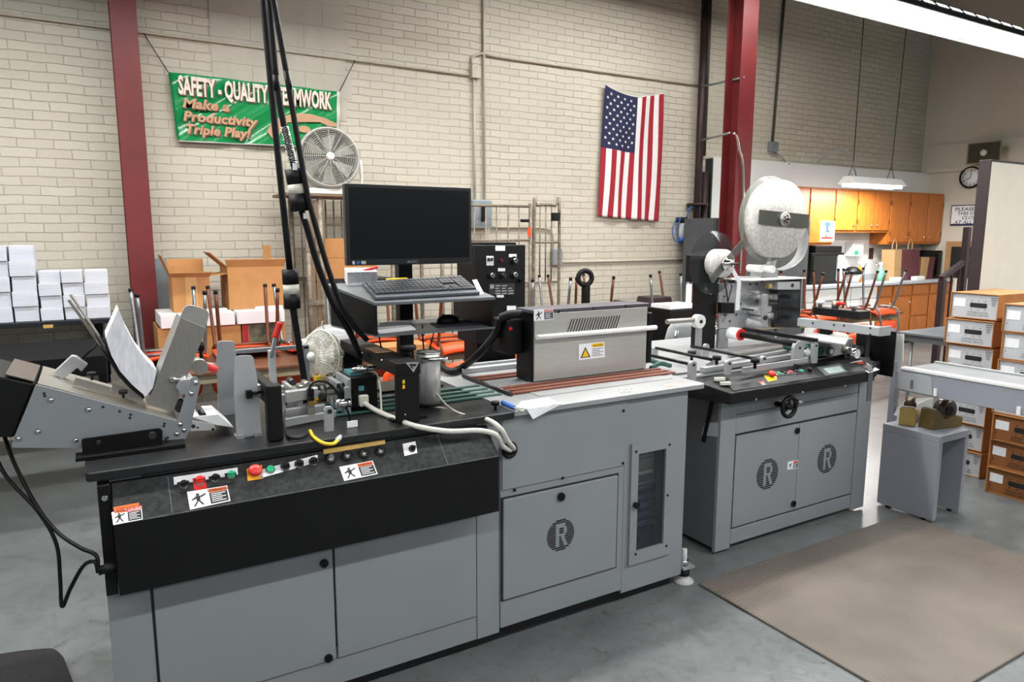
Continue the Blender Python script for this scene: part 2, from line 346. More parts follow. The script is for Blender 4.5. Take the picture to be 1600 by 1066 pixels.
for (y, z, xa, xb, wpm), lb in zip(ROWS, ('long hanging fluorescent light fixture above the labelling machine at the upper right', 'hanging fluorescent light fixture overhead in front of the long mailing machine', 'hanging fluorescent light fixture overhead in front of the exit conveyor', 'long hanging fluorescent light fixture furthest from the brick wall', 'added unseen fluorescent fixture brightening the brick wall near the green banner', 'added unseen high fluorescent fixture brightening the brick wall near the flag')):
    fixture(xa, xb, y, z, lb)
# small fixture over the kitchen counter
Yk = 5.75
q0 = aY(1323, 284, Yk); q1 = aY(1403, 287, Yk); zk = (q0.z+q1.z)/2
t = thing('shop_light', 'small white fluorescent shop light hanging on two wires in front of the orange cabinets', 'ceiling light', ((q0.x+q1.x)/2, Yk, zk))
obj('reflector', MB().prism([(q0.x, Yk-.13, zk-.03), (q0.x, Yk-.05, zk+.06), (q0.x, Yk+.05, zk+.06), (q0.x, Yk+.13, zk-.03)], (q1.x-q0.x, 0, 0)), WHITE, t)
for dy in (-.06, .06): obj('tube', MB().cyl((q0.x+.02, Yk+dy, zk-.05), (q1.x-.02, Yk+dy, zk-.05), .018, n=10), TUBE, t)
for px, pt in ((1332, (1328, 30)), (1392, (1412, 150))):
    a = aY(px, 275, Yk); hi = aY(*pt, Yk); a = V((a.x, Yk, zk+.22))
    top = V((a.x+(.0 if px < 1360 else .12), Yk, 5.2))
    obj('hanger', MB().tube([a, top], .006, 6, smooth=False).tube([a, (a.x-.08, Yk, zk+.06)], .005, 6, smooth=False).tube([a, (a.x+.08, Yk, zk+.06)], .005, 6, smooth=False), DKMET, t)
obj('power_cord', MB().tube([aY(1272, 257, Yk+.3), aY(1300, 238, Yk+.2), aY(1325, 236, Yk), aY(1334, 262, Yk), (q0.x+.1, Yk, zk+.06)], .008, 6), GALV, t)
lk = area('shop_light_glow', q0.x, q1.x, Yk, zk-.075, .14, 85)
# ---------------------------------------------------------------- steel columns
def column(x0, x1, y0, d, label):
    t = thing('steel_column', label, 'column', ((x0+x1)/2, y0+d/2, 0))
    obj('flange', MB().box(x0, x1, y0, y0+.014, 0, 5.2), REDP, t, .002)
    obj('flange', MB().box(x0, x1, y0+d-.014, y0+d, 0, 5.2), REDP, t, .002)
    xm = (x0+x1)/2; obj('web', MB().box(xm-.006, xm+.006, y0+.014, y0+d-.014, 0, 5.2), REDP, t)
    return t
column(.245, .424, 6.28, .2, 'dark red steel column standing left of the green banner')
cx0 = aY(1165, 0, 5.6).x; cx1 = aY(1187, 0, 5.6).x
column(cx0-.02, cx1, 5.6, .22, 'dark red steel column standing behind the big label reel')
# ---------------------------------------------------------------- conduits and pipes on the wall
YC = YW-.022
def cond(name, pts, r, m, label, cat='conduit', group=None): return single(name, MB().tube(pts, r, 8), m, label, cat, group)
zc = aY(500, 84, YC).z
b = MB().tube([(-3, YC, zc), aY(733, 117, YC)], .012, 8, smooth=False)
single('electrical_conduit', b, PIPEC, 'thin cream conduit running along the brick wall above the green banner', 'conduit')
bx = aY(742, 113, YC)
t = thing('junction_box', 'small cream junction box where the wall conduits meet', 'junction box', (bx.x, YC, bx.z-.06))
obj('box_body', MB().box(bx.x-.05, bx.x+.05, YW-.06, YW, bx.z-.06, bx.z+.06), PIPEC, t, .006)
obj('cover_screw', MB().cyl((bx.x, YW-.065, bx.z+.04), (bx.x, YW-.06, bx.z+.04), .006, n=8), GALV, t)
e = aY(1098, 134, YC); s_ = aY(760, 84, YC)
single('electrical_conduit', MB().tube([(bx.x-.03, YC, bx.z+.07), aY(738, 90, YC), aY(748, 85, YC), s_, aY(800, 92, YC), e], .012, 8, k=5), PIPEC, 'cream conduit rising from the junction box and running right above the flag', 'conduit')
lo = aY(738, 340, YC)
single('electrical_conduit', MB().tube([(bx.x-.01, YC, bx.z-.06), (bx.x-.01, YC, 1.9)], .012, 8, smooth=False), PIPEC, 'vertical cream conduit dropping from the junction box to the grey disconnect', 'conduit')
x_ = aY(756, 100, YC).x
single('electrical_conduit', MB().tube([(x_, YC, 5.2), (x_, YC, 1.9)], .013, 8, smooth=False), PIPEC, 'tall vertical cream conduit just right of the junction box', 'conduit')
zl = aY(1000, 407, YC).z
single('electrical_conduit', MB().tube([(aY(872, 409, YC).x, YC, zl), (aY(1100, 404, YC).x, YC, zl)], .012, 8, smooth=False), PIPEC, 'cream conduit running low on the wall below the flag', 'conduit')
single('electrical_conduit', MB().tube([aY(770, 355, YC), aY(845, 356, YC), aY(862, 362, YC), aY(866, 380, YC), aY(866, 396, YC)], .012, 8), PIPEC, 'cream conduit bending down behind the cage cart to a small grey box', 'conduit')
p = aY(868, 402, YC)
single('outlet_box', MB().box(p.x-.06, p.x+.06, YW-.07, YW, p.z-.09, p.z+.09), GALV, 'small grey outlet box on the wall beside the cage cart', 'outlet', bev=.008)
# grey disconnect switch
p0, p1 = aY(738, 312, YW-.1), aY(769, 357, YW-.1)
t = thing('disconnect_switch', 'grey electrical disconnect box on the wall behind the monitor', 'switch box', ((p0.x+p1.x)/2, YW-.05, p1.z))
obj('box_body', MB().box(p0.x, p1.x, YW-.1, YW, p1.z, p0.z), GALV, t, .006); obj('cover', MB().box(p0.x+.01, p1.x-.01, YW-.108, YW-.1, p1.z+.1, p0.z-.02), GALV, t)
obj('lever', MB().box(p0.x+.1, p0.x+.125, YW-.14, YW-.105, p0.z-.22, p0.z-.04), BLACK, t)
# dark brown drain pipe
xp = aY(1100, 60, 6.5).x
t = thing('drain_pipe', 'dark brown iron drain pipe running up the brick wall right of the flag', 'pipe', (xp, 6.5, 0))
obj('pipe', MB().cyl((xp, 6.5, 0), (xp, 6.5, 5.2), .045, n=14), PIPEB, t)
for z in (1.62, 1.2): obj('pipe_coupling', MB().cyl((xp, 6.5, z), (xp, 6.5, z+.12), .06, n=14), PIPEB, t)
obj('flange', MB().cyl((xp, 6.5, aY(1096, 322, 6.5).z), (xp, 6.5, aY(1096, 322, 6.5).z+.03), .13, n=18), PIPEB, t)
xs = xp+.13
obj('side_pipe', MB().cyl((xs, 6.52, 0), (xs, 6.52, 2.36), .05, n=12), PIPEB, t)
xg = aY(1110, 60, 6.55).x
single('electrical_conduit', MB().tube([(xg, 6.57, 5.2), (xg, 6.57, 2.56)], .018, 8, smooth=False), mat('dark_conduit', '#57554c', .5, .3), 'dark conduit beside the brown drain pipe above the white wall', 'conduit')
# two struts from the wall to the right column
for (a, c, lb) in (((1095, 136), (1162, 121), 'upper thin steel rod between the drain pipe and the red column'), ((1093, 220), (1140, 208), 'lower thin steel rod between the drain pipe and the red column')):
    single('wall_strut', MB().tube([aY(*a, 6.52), aY(*c, 5.60)], .012, 8, smooth=False), GALV, lb, 'rod')
single('electrical_conduit', MB().tube([aY(1146, 208, 5.57), aY(1152, 215, 5.57), aY(1155, 232, 5.57), aY(1161, 260, 5.57), aY(1161, 330, 5.57), aY(1158, 390, 5.57), aY(1156, 430, 5.57)], .014, 8), CHROME, 'shiny bent conduit running down the front of the right red column', 'conduit')
# conduit and box above the kitchen wall
a = aY(1219, 0, YC); c = aY(1207, 222, YC)
single('electrical_conduit', MB().tube([(c.x+.1, YC, 5.2), (c.x, YC, c.z)], .018, 8, smooth=False), mat('dark_conduit', '#57554c'), 'steel conduit dropping to the small box above the white kitchen wall', 'conduit')
single('outlet_box', MB().box(c.x-.07, c.x+.07, YW-.07, YW, c.z-.13, c.z), GALV, 'small grey box on the bricks above the white kitchen wall', 'outlet', bev=.006)
single('wall_cable', MB().tube([(c.x+.05, YC, c.z-.13), aY(1222, 245, YC-.02), aY(1228, 254, YC-.03), aY(1234, 256, 6.48)], .008, 6), GALV, 'thin grey cord hanging from the small box above the white kitchen wall', 'cord')
# ---------------------------------------------------------------- compressed-air filter with blue hoses
p = aY(1067, 345, 6.5)
t = thing('air_filter_unit', 'compressed-air filter with coiled blue hoses on the wall beside the drain pipe', 'filter', (p.x, 6.5, p.z-.22))
obj('valve_head', MB().box(p.x-.07, p.x+.05, 6.46, 6.56, p.z-.02, p.z+.04), BLACKM, t, .01)
obj('bowl', MB().cyl((p.x-.01, 6.5, p.z-.24), (p.x-.01, 6.5, p.z-.03), .04, n=14), mat('clear_bowl', '#dfe6ea', .15, alpha=.7), t)
obj('sight_band', MB().cyl((p.x-.01, 6.5, p.z-.25), (p.x-.01, 6.5, p.z-.2), .043, n=14), BLUE, t)
obj('bracket', MB().box(p.x+.04, p.x+.058, 6.50, 6.6, p.z-.27, p.z-.02), BLACK, t)
obj('hose', MB().tube([(p.x-.06, 6.47, p.z+.03), (p.x-.16, 6.46, p.z), (p.x-.2, 6.46, p.z-.12), (p.x-.16, 6.46, p.z-.24), (p.x-.04, 6.47, p.z-.26)], .006, 6).tube([(p.x-.06, 6.47, p.z+.05), (p.x-.12, 6.44, p.z-.02), (p.x-.15, 6.44, p.z-.12), (p.x-.1, 6.45, p.z-.25)], .006, 6), BLUE, t)
obj('hose', MB().tube([(p.x+.03, 6.47, p.z+.04), (p.x+.05, 6.45, p.z+.14), (p.x+.12, 6.46, p.z+.17), (p.x+.22, 6.5, p.z+.14)], .006, 6).tube([(p.x+.05, 6.47, p.z-.2), (p.x+.14, 6.46, p.z-.2), (p.x+.23, 6.5, p.z-.12)], .006, 6), BLUE, t)
# ---------------------------------------------------------------- the flag (hung by its short edge, star field at the upper left)
def flag():
    TL, TR, BL, BR = aY(945, 133, 6.56), aY(1036, 147, 6.56), aY(933, 338, 6.56), aY(1027, 346, 6.56)
    nx, ny = 52, 60
    def pt(u, v):        # u across 0..1, v down 0..1
        a = TL.lerp(TR, u); c = BL.lerp(BR, u); p = a.lerp(c, v); sag = -.085*math.sin(PI*u)*(1-v)**2*(1 if u < .5 else 1)*(1.0 if u < .62 else .8)
        p = p+V((0, 0, sag)); fold = .014*math.sin(u*17+1.2*math.sin(v*3))*(.3+v)+.008*math.sin(u*9+v*5)
        return V((p.x, 6.56+fold-.012, p.z))
    t = thing('flag', 'stars and stripes flag hung lengthwise on the brick wall', 'flag', (TL.x+.4, 6.56, BL.z))
    b = MB(); vs = [pt(i/nx, j/ny) for j in range(ny+1) for i in range(nx+1)]
    o = len(b.v); b.v += vs
    for j in range(ny):
        for i in range(nx):
            k = int((i+.5)/nx*13); blue = i/nx < 7/13 and j/ny < .46
            b.f.append([j*(nx+1)+i, j*(nx+1)+i+1, (j+1)*(nx+1)+i+1, (j+1)*(nx+1)+i]); b.m.append(2 if blue else k % 2); b.sm.append(True)
    f = obj('cloth', b, [mat('flag_red', '#a01a2c', .8, var=.06), mat('flag_white', '#e6e4e4', .8, var=.02), mat('flag_navy', '#1c2146', .8, var=.05)], t, flat=True)
    so = f.modifiers.new('cloth', 'SOLIDIFY'); so.thickness = .002
    s = MB()
    for r in range(11):
        for c in range(5 if r % 2 else 5):
            u0 = (.055+.107*c+(.053 if r % 2 == 0 else 0)); v0 = .04+r*.0385
            if c == 4 and r % 2 == 0 and u0 > .53: continue
            cs = []
            for k in range(10):
                R = .020 if k % 2 == 0 else .008; a = PI/2+k*PI/5
                q = pt(u0+R*1.25*math.cos(a), v0-R*.72*math.sin(a)); cs.append(q+V((0, -.006, 0)))
            ce = pt(u0, v0)+V((0, -.006, 0)); s.add([ce]+cs, [[0, k+1, (k+1) % 10+1] for k in range(10)])
    obj('stars', s, MATS['flag_white'], t, flat=True)
    obj('header_band', MB().tube([pt(i/10, 0)+V((0, 0, .006)) for i in range(11)], .006, 6), MATS['flag_white'], t)
flag()
# ---------------------------------------------------------------- the green banner
def banner():
    Y = YW-.03
    TL, TR, BR, BL = aY(263, 113, Y), aY(530, 144, Y), aY(530, 233, Y), aY(277, 222, Y)
    t = thing('banner', 'green plastic SAFETY QUALITY TEAMWORK banner hung on the brick wall', 'banner', ((TL.x+TR.x)/2, Y, BL.z))
    n = 48
    def P(u, v): return TL.lerp(TR, u).lerp(BL.lerp(BR, u), v)+V((0, -.02*abs(math.sin(u*7+v*4))-.012*math.sin(v*8+u*14)**2, 0))
    b = MB(); b.v = [P(i/n, j/n) for j in range(n+1) for i in range(n+1)]
    for j in range(n):
        for i in range(n):
            edge = j == n-1 or i == n-1 or i == 0
            b.f.append([j*(n+1)+i, j*(n+1)+i+1, (j+1)*(n+1)+i+1, (j+1)*(n+1)+i]); b.m.append(1 if (j == n-1 or i == n-1) else 0); b.sm.append(True)
    sh = obj('sheet', b, [mat('glossy_green_vinyl', '#0f8f4c', .18, var=.05, vs=6, bump=.5, bs=9), mat('white_vinyl_border', '#d9d8d2', .3)], t, flat=True)
    sh.modifiers.new('sheet', 'SOLIDIFY').thickness = .002
    ux = (TR-TL).normalized(); uy = (TL-BL).normalized(); uy = (ZD - ux*ZD.dot(ux)).normalized(); W = (TR-TL).length; H = (TL-BL).length
    off = V((0, -.045, 0))
    ink = mat('cream_banner_print', '#f1e2d4', .4, var=.03); tan = mat('tan_banner_print', '#c49a76', .45, var=.06)
    def line(s, u, v, size, wid, m, sh=0, nm='lettering'):
        x = MB().text(s, (0, 0, 0), XD, ZD, size, 0, shear=sh, bold=.035); w_ = max(q.x for q in x.v); k = wid/w_
        o = TL+ux*(u*W)-uy*(v*H)+off; x.v = [o+ux*(q.x*k)+uy*q.z for q in x.v]; obj(nm, x, m, t, flat=True)
        if m is ink or m is tan:
            y = MB(); y.v = [q+ux*.010-uy*.008+V((0, .004, 0)) for q in x.v]; y.f = x.f; y.m = x.m; y.sm = x.sm
            obj('letter_shadow', y, mat('brown_banner_print', '#7a4a32', .5), t, flat=True)
    line('SAFETY - QUALITY - TEAMWORK', .045, .30, .20, W*.895, ink)
    line('Make a', .06, .49, .105, W*.26, tan, .2); line('Productivity', .06, .68, .105, W*.42, tan, .2); line('Triple Play!', .065, .865, .105, W*.37, tan, .2)
    g = MB()        # a plain tan swoosh with a small oval
    def Q(u, v): return TL+ux*(u*W)-uy*(v*H)+off
    arc = [(.535, .82), (.53, .74), (.56, .62), (.62, .50), (.70, .425), (.80, .41), (.90, .455), (.965, .52), (.975, .58), (.94, .605), (.91, .575), (.86, .525), (.80, .505), (.765, .545), (.72, .53), (.66, .575), (.63, .66), (.615, .74), (.60, .82), (.565, .85)]
    cen = [(.56, .8), (.56, .74), (.59, .66), (.64, .56), (.70, .48), (.80, .455), (.90, .51), (.945, .56)]
    L, R = arc[1:9], [arc[19], arc[18], arc[17], arc[16], arc[15], arc[13], arc[11], arc[10]]
    for i in range(7): g.add([Q(*L[i]), Q(*L[i+1]), Q(*R[i+1]), Q(*R[i])], [[0, 1, 2, 3]])
    g.add([Q(.76+.04*math.cos(a*PI/8), .66+.055*math.sin(a*PI/8)) for a in range(16)], [list(range(16))])
    obj('printed_shape', g, tan, t, flat=True)
    for q, d in ((TL, V((-.16, 0, .28))), (TR, V((.16, 0, .3)))): obj('string', MB().tube([q, q+d], .004, 5, smooth=False), DKMET, t)
banner()
# ================================================================ helper pieces for machine fronts
def latch(px, py, Y, parent, r=.014, name='latch'):
    c = aY(px, py, Y); obj(name, MB().cyl((c.x, Y+.002, c.z), (c.x, Y-.009, c.z), r, n=18).box(c.x-.002, c.x+.002, Y-.011, Y-.009, c.z-.009, c.z+.009), BLACK, parent)
def r_vent(c, R, Y, parent):
    """round louvred vent with an R left solid in the middle: rows of dark slots"""
    b = MB(); n = 15; hgt = R*2/n
    for i in range(n):
        z = -R+hgt*(i+.5); hw = math.sqrt(max(0, R*R-z*z)); segs = [(-hw, hw)]
        t = z/R
        if abs(t) < .70:
            # cut out the letter: stem, bowl, leg
            holes = [(-.36*R, -.10*R)]
            if t > .44: holes = [(-.36*R, .34*R)]
            elif t > .12: holes += [(.22*R, .46*R)]
            elif t > -.08: holes = [(-.36*R, .36*R)]
            else: k = (-.08-t)/.62; holes += [((.0+.26*k)*R, (.26+.26*k)*R)]
            for h0, h1 in holes:
                ns = []
                for s0, s1 in segs:
                    if h0 > s0: ns.append((s0, min(s1, h0)))
                    if h1 < s1: ns.append((max(s0, h1), s1))
                segs = [q for q in ns if q[1]-q[0] > .002]
        for s0, s1 in segs: b.box(c.x+s0, c.x+s1, Y-.0012, Y+.003, c.z+z-hgt*.33, c.z+z+hgt*.33)
    obj('louvre_vent', b, INKT, parent, label='round louvre vent cut in the shape of a letter R')
def sticker(name, quad, parent, m=None, t=.0012):
    return obj(name, MB().plate(quad, t), m or PAPER, parent)
def warn(name, quad, parent, head=RED, title='DANGER', pic=True):
    """white warning sticker: pictogram at the left, coloured heading and black text block at the right; quad = TL, TR, BR, BL"""
    tl, tr, br, bl = [V(q) for q in quad]; s = sticker(name, quad, parent)
    n = (tr-tl).cross(bl-tl).normalized(); n = n if n.dot(CP-tl) > 0 else -n
    def P(u, v, h=.0018): return tl.lerp(tr, u).lerp(bl.lerp(br, u), v)+n*h
    def R(u0, u1, v0, v1, mt, nm, h=.0018): obj(nm, MB().quad(P(u0, v0, h), P(u1, v0, h), P(u1, v1, h), P(u0, v1, h)), mt, s, flat=True)
    W = (tr-tl).length; H = (bl-tl).length
    R(.52, .97, .05, .27, head, 'heading'); R(.52, .97, .29, .93, INKT, 'text_block')
    x = MB().text(title, P(.745, .235, .0022), tr-tl, tl-bl, H*.2, 0, 'CENTER'); obj('lettering', x, INKT if head is not RED else PAPER, s, flat=True)
    x = MB()
    for k in range(5): x.quad(P(.56, .36+.11*k, .0022), P(.92-.1*(k % 2), .36+.11*k, .0022), P(.92-.1*(k % 2), .40+.11*k, .0022), P(.56, .40+.11*k, .0022))
    obj('lettering', x, PAPER, s, flat=True)
    if pic:
        x = MB(); 
        for poly in ([(.2, .2), (.27, .2), (.27, .32), (.2, .32)], [(.18, .34), (.3, .34), (.28, .62), (.2, .62)], [(.3, .36), (.42, .25), (.44, .3), (.31, .45)], [(.18, .36), (.07, .5), (.1, .54), (.19, .46)], [(.2, .62), (.24, .62), (.14, .9), (.1, .88)], [(.24, .62), (.28, .62), (.36, .86), (.32, .88)]):
            x.quad(*[P(u, v, .0022) for u, v in poly])
        obj('pictogram', x, INKT, s, flat=True)
    return s
# ================================================================ the long grey machine with the black console
YF = 2.235
T = thing('inserting_machine', 'long grey steel mailing machine with a sloping black control console and black table top', 'machine', (1.1, 2.6, 0))
M1 = T
obj('left_cabinet', MB().box(-.036, 1.262, YF+.012, 2.94, .06, .916), GREY, T, .004)
# left cabinet: frame and two doors
for (xa, xb, nm) in ((-.036, .075, 'frame_post'), (1.165, 1.262, 'frame_post')):
    obj(nm, MB().box(xa, xb, YF, YF+.014, .06, .916), GREY, T, .002)
zb = aY(530, 1027, YF).z
obj('bottom_rail', MB().box(.077, 1.163, YF+.002, YF+.014, .06, zb-.005), GREY, T, .002)
d = obj('door', MB().box(.082, .6185, YF-.006, YF+.012, zb, .9), GREY, T, .003); latch(506, 880, YF-.006, d); latch(513, 1028, YF-.006, d)
obj('door', MB().box(.6255, 1.160, YF-.006, YF+.012, zb, .9), GREY, T, .003)
for a_, c_, z_ in ((.0755, .0815, .07), (.619, .625, .2), (1.1605, 1.1645, .2)): obj('door_gap', MB().box(a_, c_, YF+.001, YF+.013, z_, .9), INKT, T)
# right cabinet, hollow behind its window
xw0, xw1 = aY(985, 697, YF).x, aY(1053, 682, YF).x; zt, zb2 = aY(1017, 688, YF).z, aY(1017, 872, YF).z
obj('right_cabinet', MB().box(1.266, xw0-.03, YF, 2.94, .075, .925), GREY, T, .003)
e = MB().box(xw0-.03, 2.216, YF, YF+.02, zt, .925).box(xw0-.03, 2.216, YF, YF+.02, .06, zb2).box(xw0-.03, xw0+.004, YF, YF+.02, zb2, zt).box(xw1-.004, 2.216, YF, YF+.02, zb2, zt)
e.box(2.2, 2.216, YF+.02, 2.94, .06, .925).box(xw0-.03, 2.2, 2.92, 2.94, .06, .925).box(xw0-.03, 2.2, YF+.02, 2.92, .06, .08)
obj('right_cabinet_frame', e, GREY, T)
b = MB().box(1.272, xw0-.026, YF-.006, YF+.0, aY(785, 766.7, YF).z+.002, .92)
obj('upper_panel', b, GREY, T, .002)
b = MB()
for p in ((804, 766), (879, 747), (973, 724), (974, 642)): c = aY(*p, YF-.006); b.cyl((c.x, YF-.005, c.z), (c.x, YF-.009, c.z), .006, n=10)
obj('panel_screws', b, BLACK, T)
z0, z1 = .195, .603
d = obj('door', MB().box(1.274, 1.826, YF-.012, YF+.004, z0, z1), GREY, T, .004, label='square grey door with a round R vent')
obj('door_gap', MB().box(1.268, 1.834, YF-.004, YF+.002, z0-.006, z1+.006), INKT, T)
latch(876, 776, YF-.012, d, .017); r_vent(aY(876, 836, YF-.012), .066, YF-.012, d)
# window door
wd = MB(); f = .027
gx0, gx1, gz0, gz1 = aY(998, 708, YF-.01).x, aY(1041, 699, YF-.01).x, aY(1018, 853, YF).z, aY(1018, 704, YF).z
for q in ((xw0, gx0, zb2, zt), (gx1, xw1, zb2, zt), (gx0, gx1, zb2, gz0), (gx0, gx1, gz1, zt)): wd.box(q[0], q[1], YF-.012, YF+.002, q[2], q[3])
wdo = obj('window_door', wd, GREY, T, label='narrow door with a dark glass window')
obj('glass_pane', MB().box(gx0-.005, gx1+.005, YF-.003, YF, gz0-.005, gz1+.005), GLASSW, wdo)
c = aY(992, 789, YF-.012); obj('knob', MB().cyl((c.x, YF-.01, c.z), (c.x, YF-.03, c.z), .012, .014, n=14), BLACK, wdo)
b = MB()
for (px, py) in ((994, 706), (1046, 695), (1043, 774), (1041, 853), (993, 866)): c = aY(px, py, YF-.012); b.cyl((c.x, YF-.01, c.z), (c.x, YF-.015, c.z), .0055, n=8)
obj('screws', b, BLACK, wdo)
# black plinth, tops
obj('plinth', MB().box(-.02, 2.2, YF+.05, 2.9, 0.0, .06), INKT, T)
obj('left_tabletop', MB().prism(round_poly([(-.062, 2.205, .919), (1.31, 2.205, .919), (1.31, 2.95, .919), (-.062, 2.95, .919)], [.02, 0, 0, .02]), (0, 0, .026)), TABLE, T, .003)
obj('right_tabletop', MB().prism(round_poly([(1.312, 2.207, .926), (2.295, 2.207, .926), (2.295, 3.02, .926), (1.312, 3.02, .926)], [.004, .02, .02, 0]), (0, 0, .022)), ALUT, T, .003)
obj('raised_plate', MB().box(1.52, 2.24, 2.36, 2.62, .948, .9505), ALUT, T)
# levelling feet
def lfoot(x, y, par, s=1):
    f = obj('levelling_foot', MB().lathe((x, y, 0), ZD, [(.001, 0), (.047*s, 0), (.047*s, .008), (.03*s, .016), (.022*s, .03), (.022*s, .05), (.001, .052)]).cyl((x, y, .03), (x, y, .16), .012, n=12), GREYL, par)
    obj('lock_nut', MB().cyl((x, y, .088), (x, y, .108), .023, n=6), CHROME, f); obj('rubber_collar', MB().cyl((x, y, .035), (x, y, .06), .026, n=16), RUBBER, f)
    obj('bracket', MB().box(x-.035, x+.035, y-.035, y+.05, .074, .084).box(x-.036, x-.03, y-.02, y+.05, .084, .15), GREY, f)
lfoot(2.262, 2.262, T); lfoot(2.25, 2.90, T); lfoot(.0, 2.9, T)
# ------------ console
zc0, zc1 = .605, .8135; Y0 = 2.13; xa, xb = -.004, 1.2025
ST = (2.222, .905)           # top inner edge (y, z)
con = obj('control_console', MB().prism([(xa, Y0, zc0), (xa, Y0, zc1), (xa, ST[0], ST[1]), (xa, 2.234, ST[1]), (xa, 2.234, zc0)], (xb-xa, 0, 0)), [BLACKM], T, .003)
nS = V((0, ST[0]-Y0, 0)).cross(V((1, 0, 0)))
sl = V((0, ST[0]-Y0, ST[1]-zc1)); nS = XD.cross(sl).normalized()
if nS.z < 0: nS = -nS
p0S = V((0, Y0, zc1))
def sp(px, py, h=0): return aP(px, py, p0S+nS*h, nS)
def quadS(q, h=.0): return [sp(*p, h) for p in q]
su = XD; sv = sl.normalized()
ed = lambda u, v, h: V((u, 0, 0))+p0S+sv*v+nS*h
Ls = sl.length
obj('speckled_panel', MB().prism([ed(xa+.004, .002, .0), ed(xb-.004, .002, 0), ed(xb-.03, Ls-.006, 0), ed(xa+.004, Ls-.006, 0)], nS*.0025), SPECK, con)
xs_ = sp(265, 770).x
obj('panel_seam', MB().box(0, .001, 0, .001, 0, .001) if False else MB().bar(ed(xs_, .002, .0028), ed(xs_, Ls-.01, .0028), .0015, .001, nS).bar(ed(1.0, .002, .0028), ed(1.0, Ls-.01, .0028), .0015, .001, nS), INKG, con)
obj('edge_strip', MB().bar((xa, Y0, zc1+.001), (xb, Y0, zc1+.001), .003, .003), mat('bare_edge', '#8a8a8a', .5, .5, var=.2, vs=40), con)
H_ = .0026
def knob_sel(px, py, col, par, r=.0115, cap=None):
    c = sp(px, py, H_); k = obj('selector_switch', MB().cyl(c, c+nS*.008, r*1.12, n=18), CHROME, par)
    obj('knob', MB().cyl(c+nS*.008, c+nS*.016, r*.92, n=18).cbox(c+nS*.019, r*1.7, r*.5, .008, ux=su, uy=sv), col, k)
def button(px, py, col, par, r=.0115, h=.013, name='push_button'):
    c = sp(px, py, H_); k = obj(name, MB().cyl(c, c+nS*.007, r*1.18, n=18), CHROME, par); obj('cap', MB().cyl(c+nS*.007, c+nS*h, r*.95, n=18), col, k)
def chromeknob(px, py, par):
    c = sp(px, py, H_); k = obj('dial', MB().cyl(c, c+nS*.006, .0185, n=22), BLACK, par); obj('dial_knob', MB().cyl(c+nS*.006, c+nS*.014, .0125, .0115, n=22).cyl(c+nS*.014, c+nS*.024, .0075, n=18), CHROME, k)
sticker('label_strip', quadS([(271, 746), (371, 731), (372, 742), (272, 758)], H_), con)
sticker('label_strip', quadS([(405, 735), (496, 711), (497, 722), (406, 748)], H_), con)
sticker('label_strip', quadS([(505, 702), (601, 687), (602, 694), (506, 710)], H_), con, YELLAB)
for px, py in ((287, 761), (336, 752), (361, 747)):
    c = sp(px, py, H_); obj('legend_plate', MB().cbox(c+nS*.001, .032, .034, .002, ux=su, uy=sv), INKT, con)
c = sp(312, 756, H_); obj('legend_plate', MB().cbox(c+nS*.001, .034, .04, .002, ux=su, uy=sv), RED, con, label='red legend plate')
knob_sel(287, 759, BLACK, con); knob_sel(312, 753, RED, con, .013); knob_sel(336, 749, BLACK, con); knob_sel(361, 744, GREEN, con)
sticker('stop_plate', quadS([(385, 733), (409, 727), (411, 748), (387, 752)], H_), con, mat('amber_label', '#f0a51c', .5))
c = sp(398, 739, .004); e_ = obj('emergency_stop', MB().cyl(c, c+nS*.014, .009, n=16), GREYD, con); obj('red_mushroom', MB().lathe(c+nS*.012, nS, [(.001, 0), (.019, 0), (.020, .006), (.016, .012), (.001, .013)]), RED, e_)
button(422, 735, GREEN, con, .012, .012)
for p in ((445, 731), (467, 727), (489, 723)): knob_sel(*p, BLACK, con, .013)
for p in ((516, 718), (542, 713), (568, 710), (594, 706)): chromeknob(*p, con)
sticker('legend_plate', quadS([(629, 694), (649, 690), (652, 708), (632, 713)], H_), con); knob_sel(643, 703, BLACK, con, .011)
warn('warning_sticker', quadS([(292, 769), (355, 759), (360, 783), (297, 797)], H_), con, ORANGEL, 'WARNING')
warn('warning_sticker', quadS([(530, 730), (582, 720), (590, 741), (538, 752)], H_), con, ORANGEL, 'WARNING')
s_ = sticker('voltage_sticker', quadS([(177, 793), (217, 786), (219, 797), (179, 803)], H_), con, ORANGEL)
a, e2 = sp(179, 802, H_+.0015), sp(218, 796, H_+.0015); obj('lettering', MB().text('220 VOLTS', a+sv*.003+XD*.004, e2-a, sv, .015, 0, sx=.92), mat('brown_print', '#7a2a14', .6), s_, flat=True)
warn('danger_sticker', quadS([(174, 801), (221, 791), (223, 812), (177, 821)], H_), con, RED, 'DANGER')
# end bracket and cable gland at the console's left end
obj('end_bracket', MB().box(-.036, -.006, 2.19, 2.232, .585, .91), BLACKM, T, .002)
c = aX(163, 756, -.036); obj('bracket_bolt', MB().cyl((-.02, 2.19, .875), (-.02, 2.182, .875), .008, n=10), CHROME, T)
g = obj('cable_gland', MB().cyl((-.004, 2.15, .688), (-.05, 2.15, .683), .013, n=14), RUBBER, T)
# cable grommet right of the console
c = aY(796, 703, YF-.006); GR = c
obj('grommet', MB().torus((c.x, YF-.008, c.z), YD, .026, .008, 24, 8).cyl((c.x, YF-.008, c.z), (c.x, YF-.002, c.z), .024, n=18), RUBBER, T)
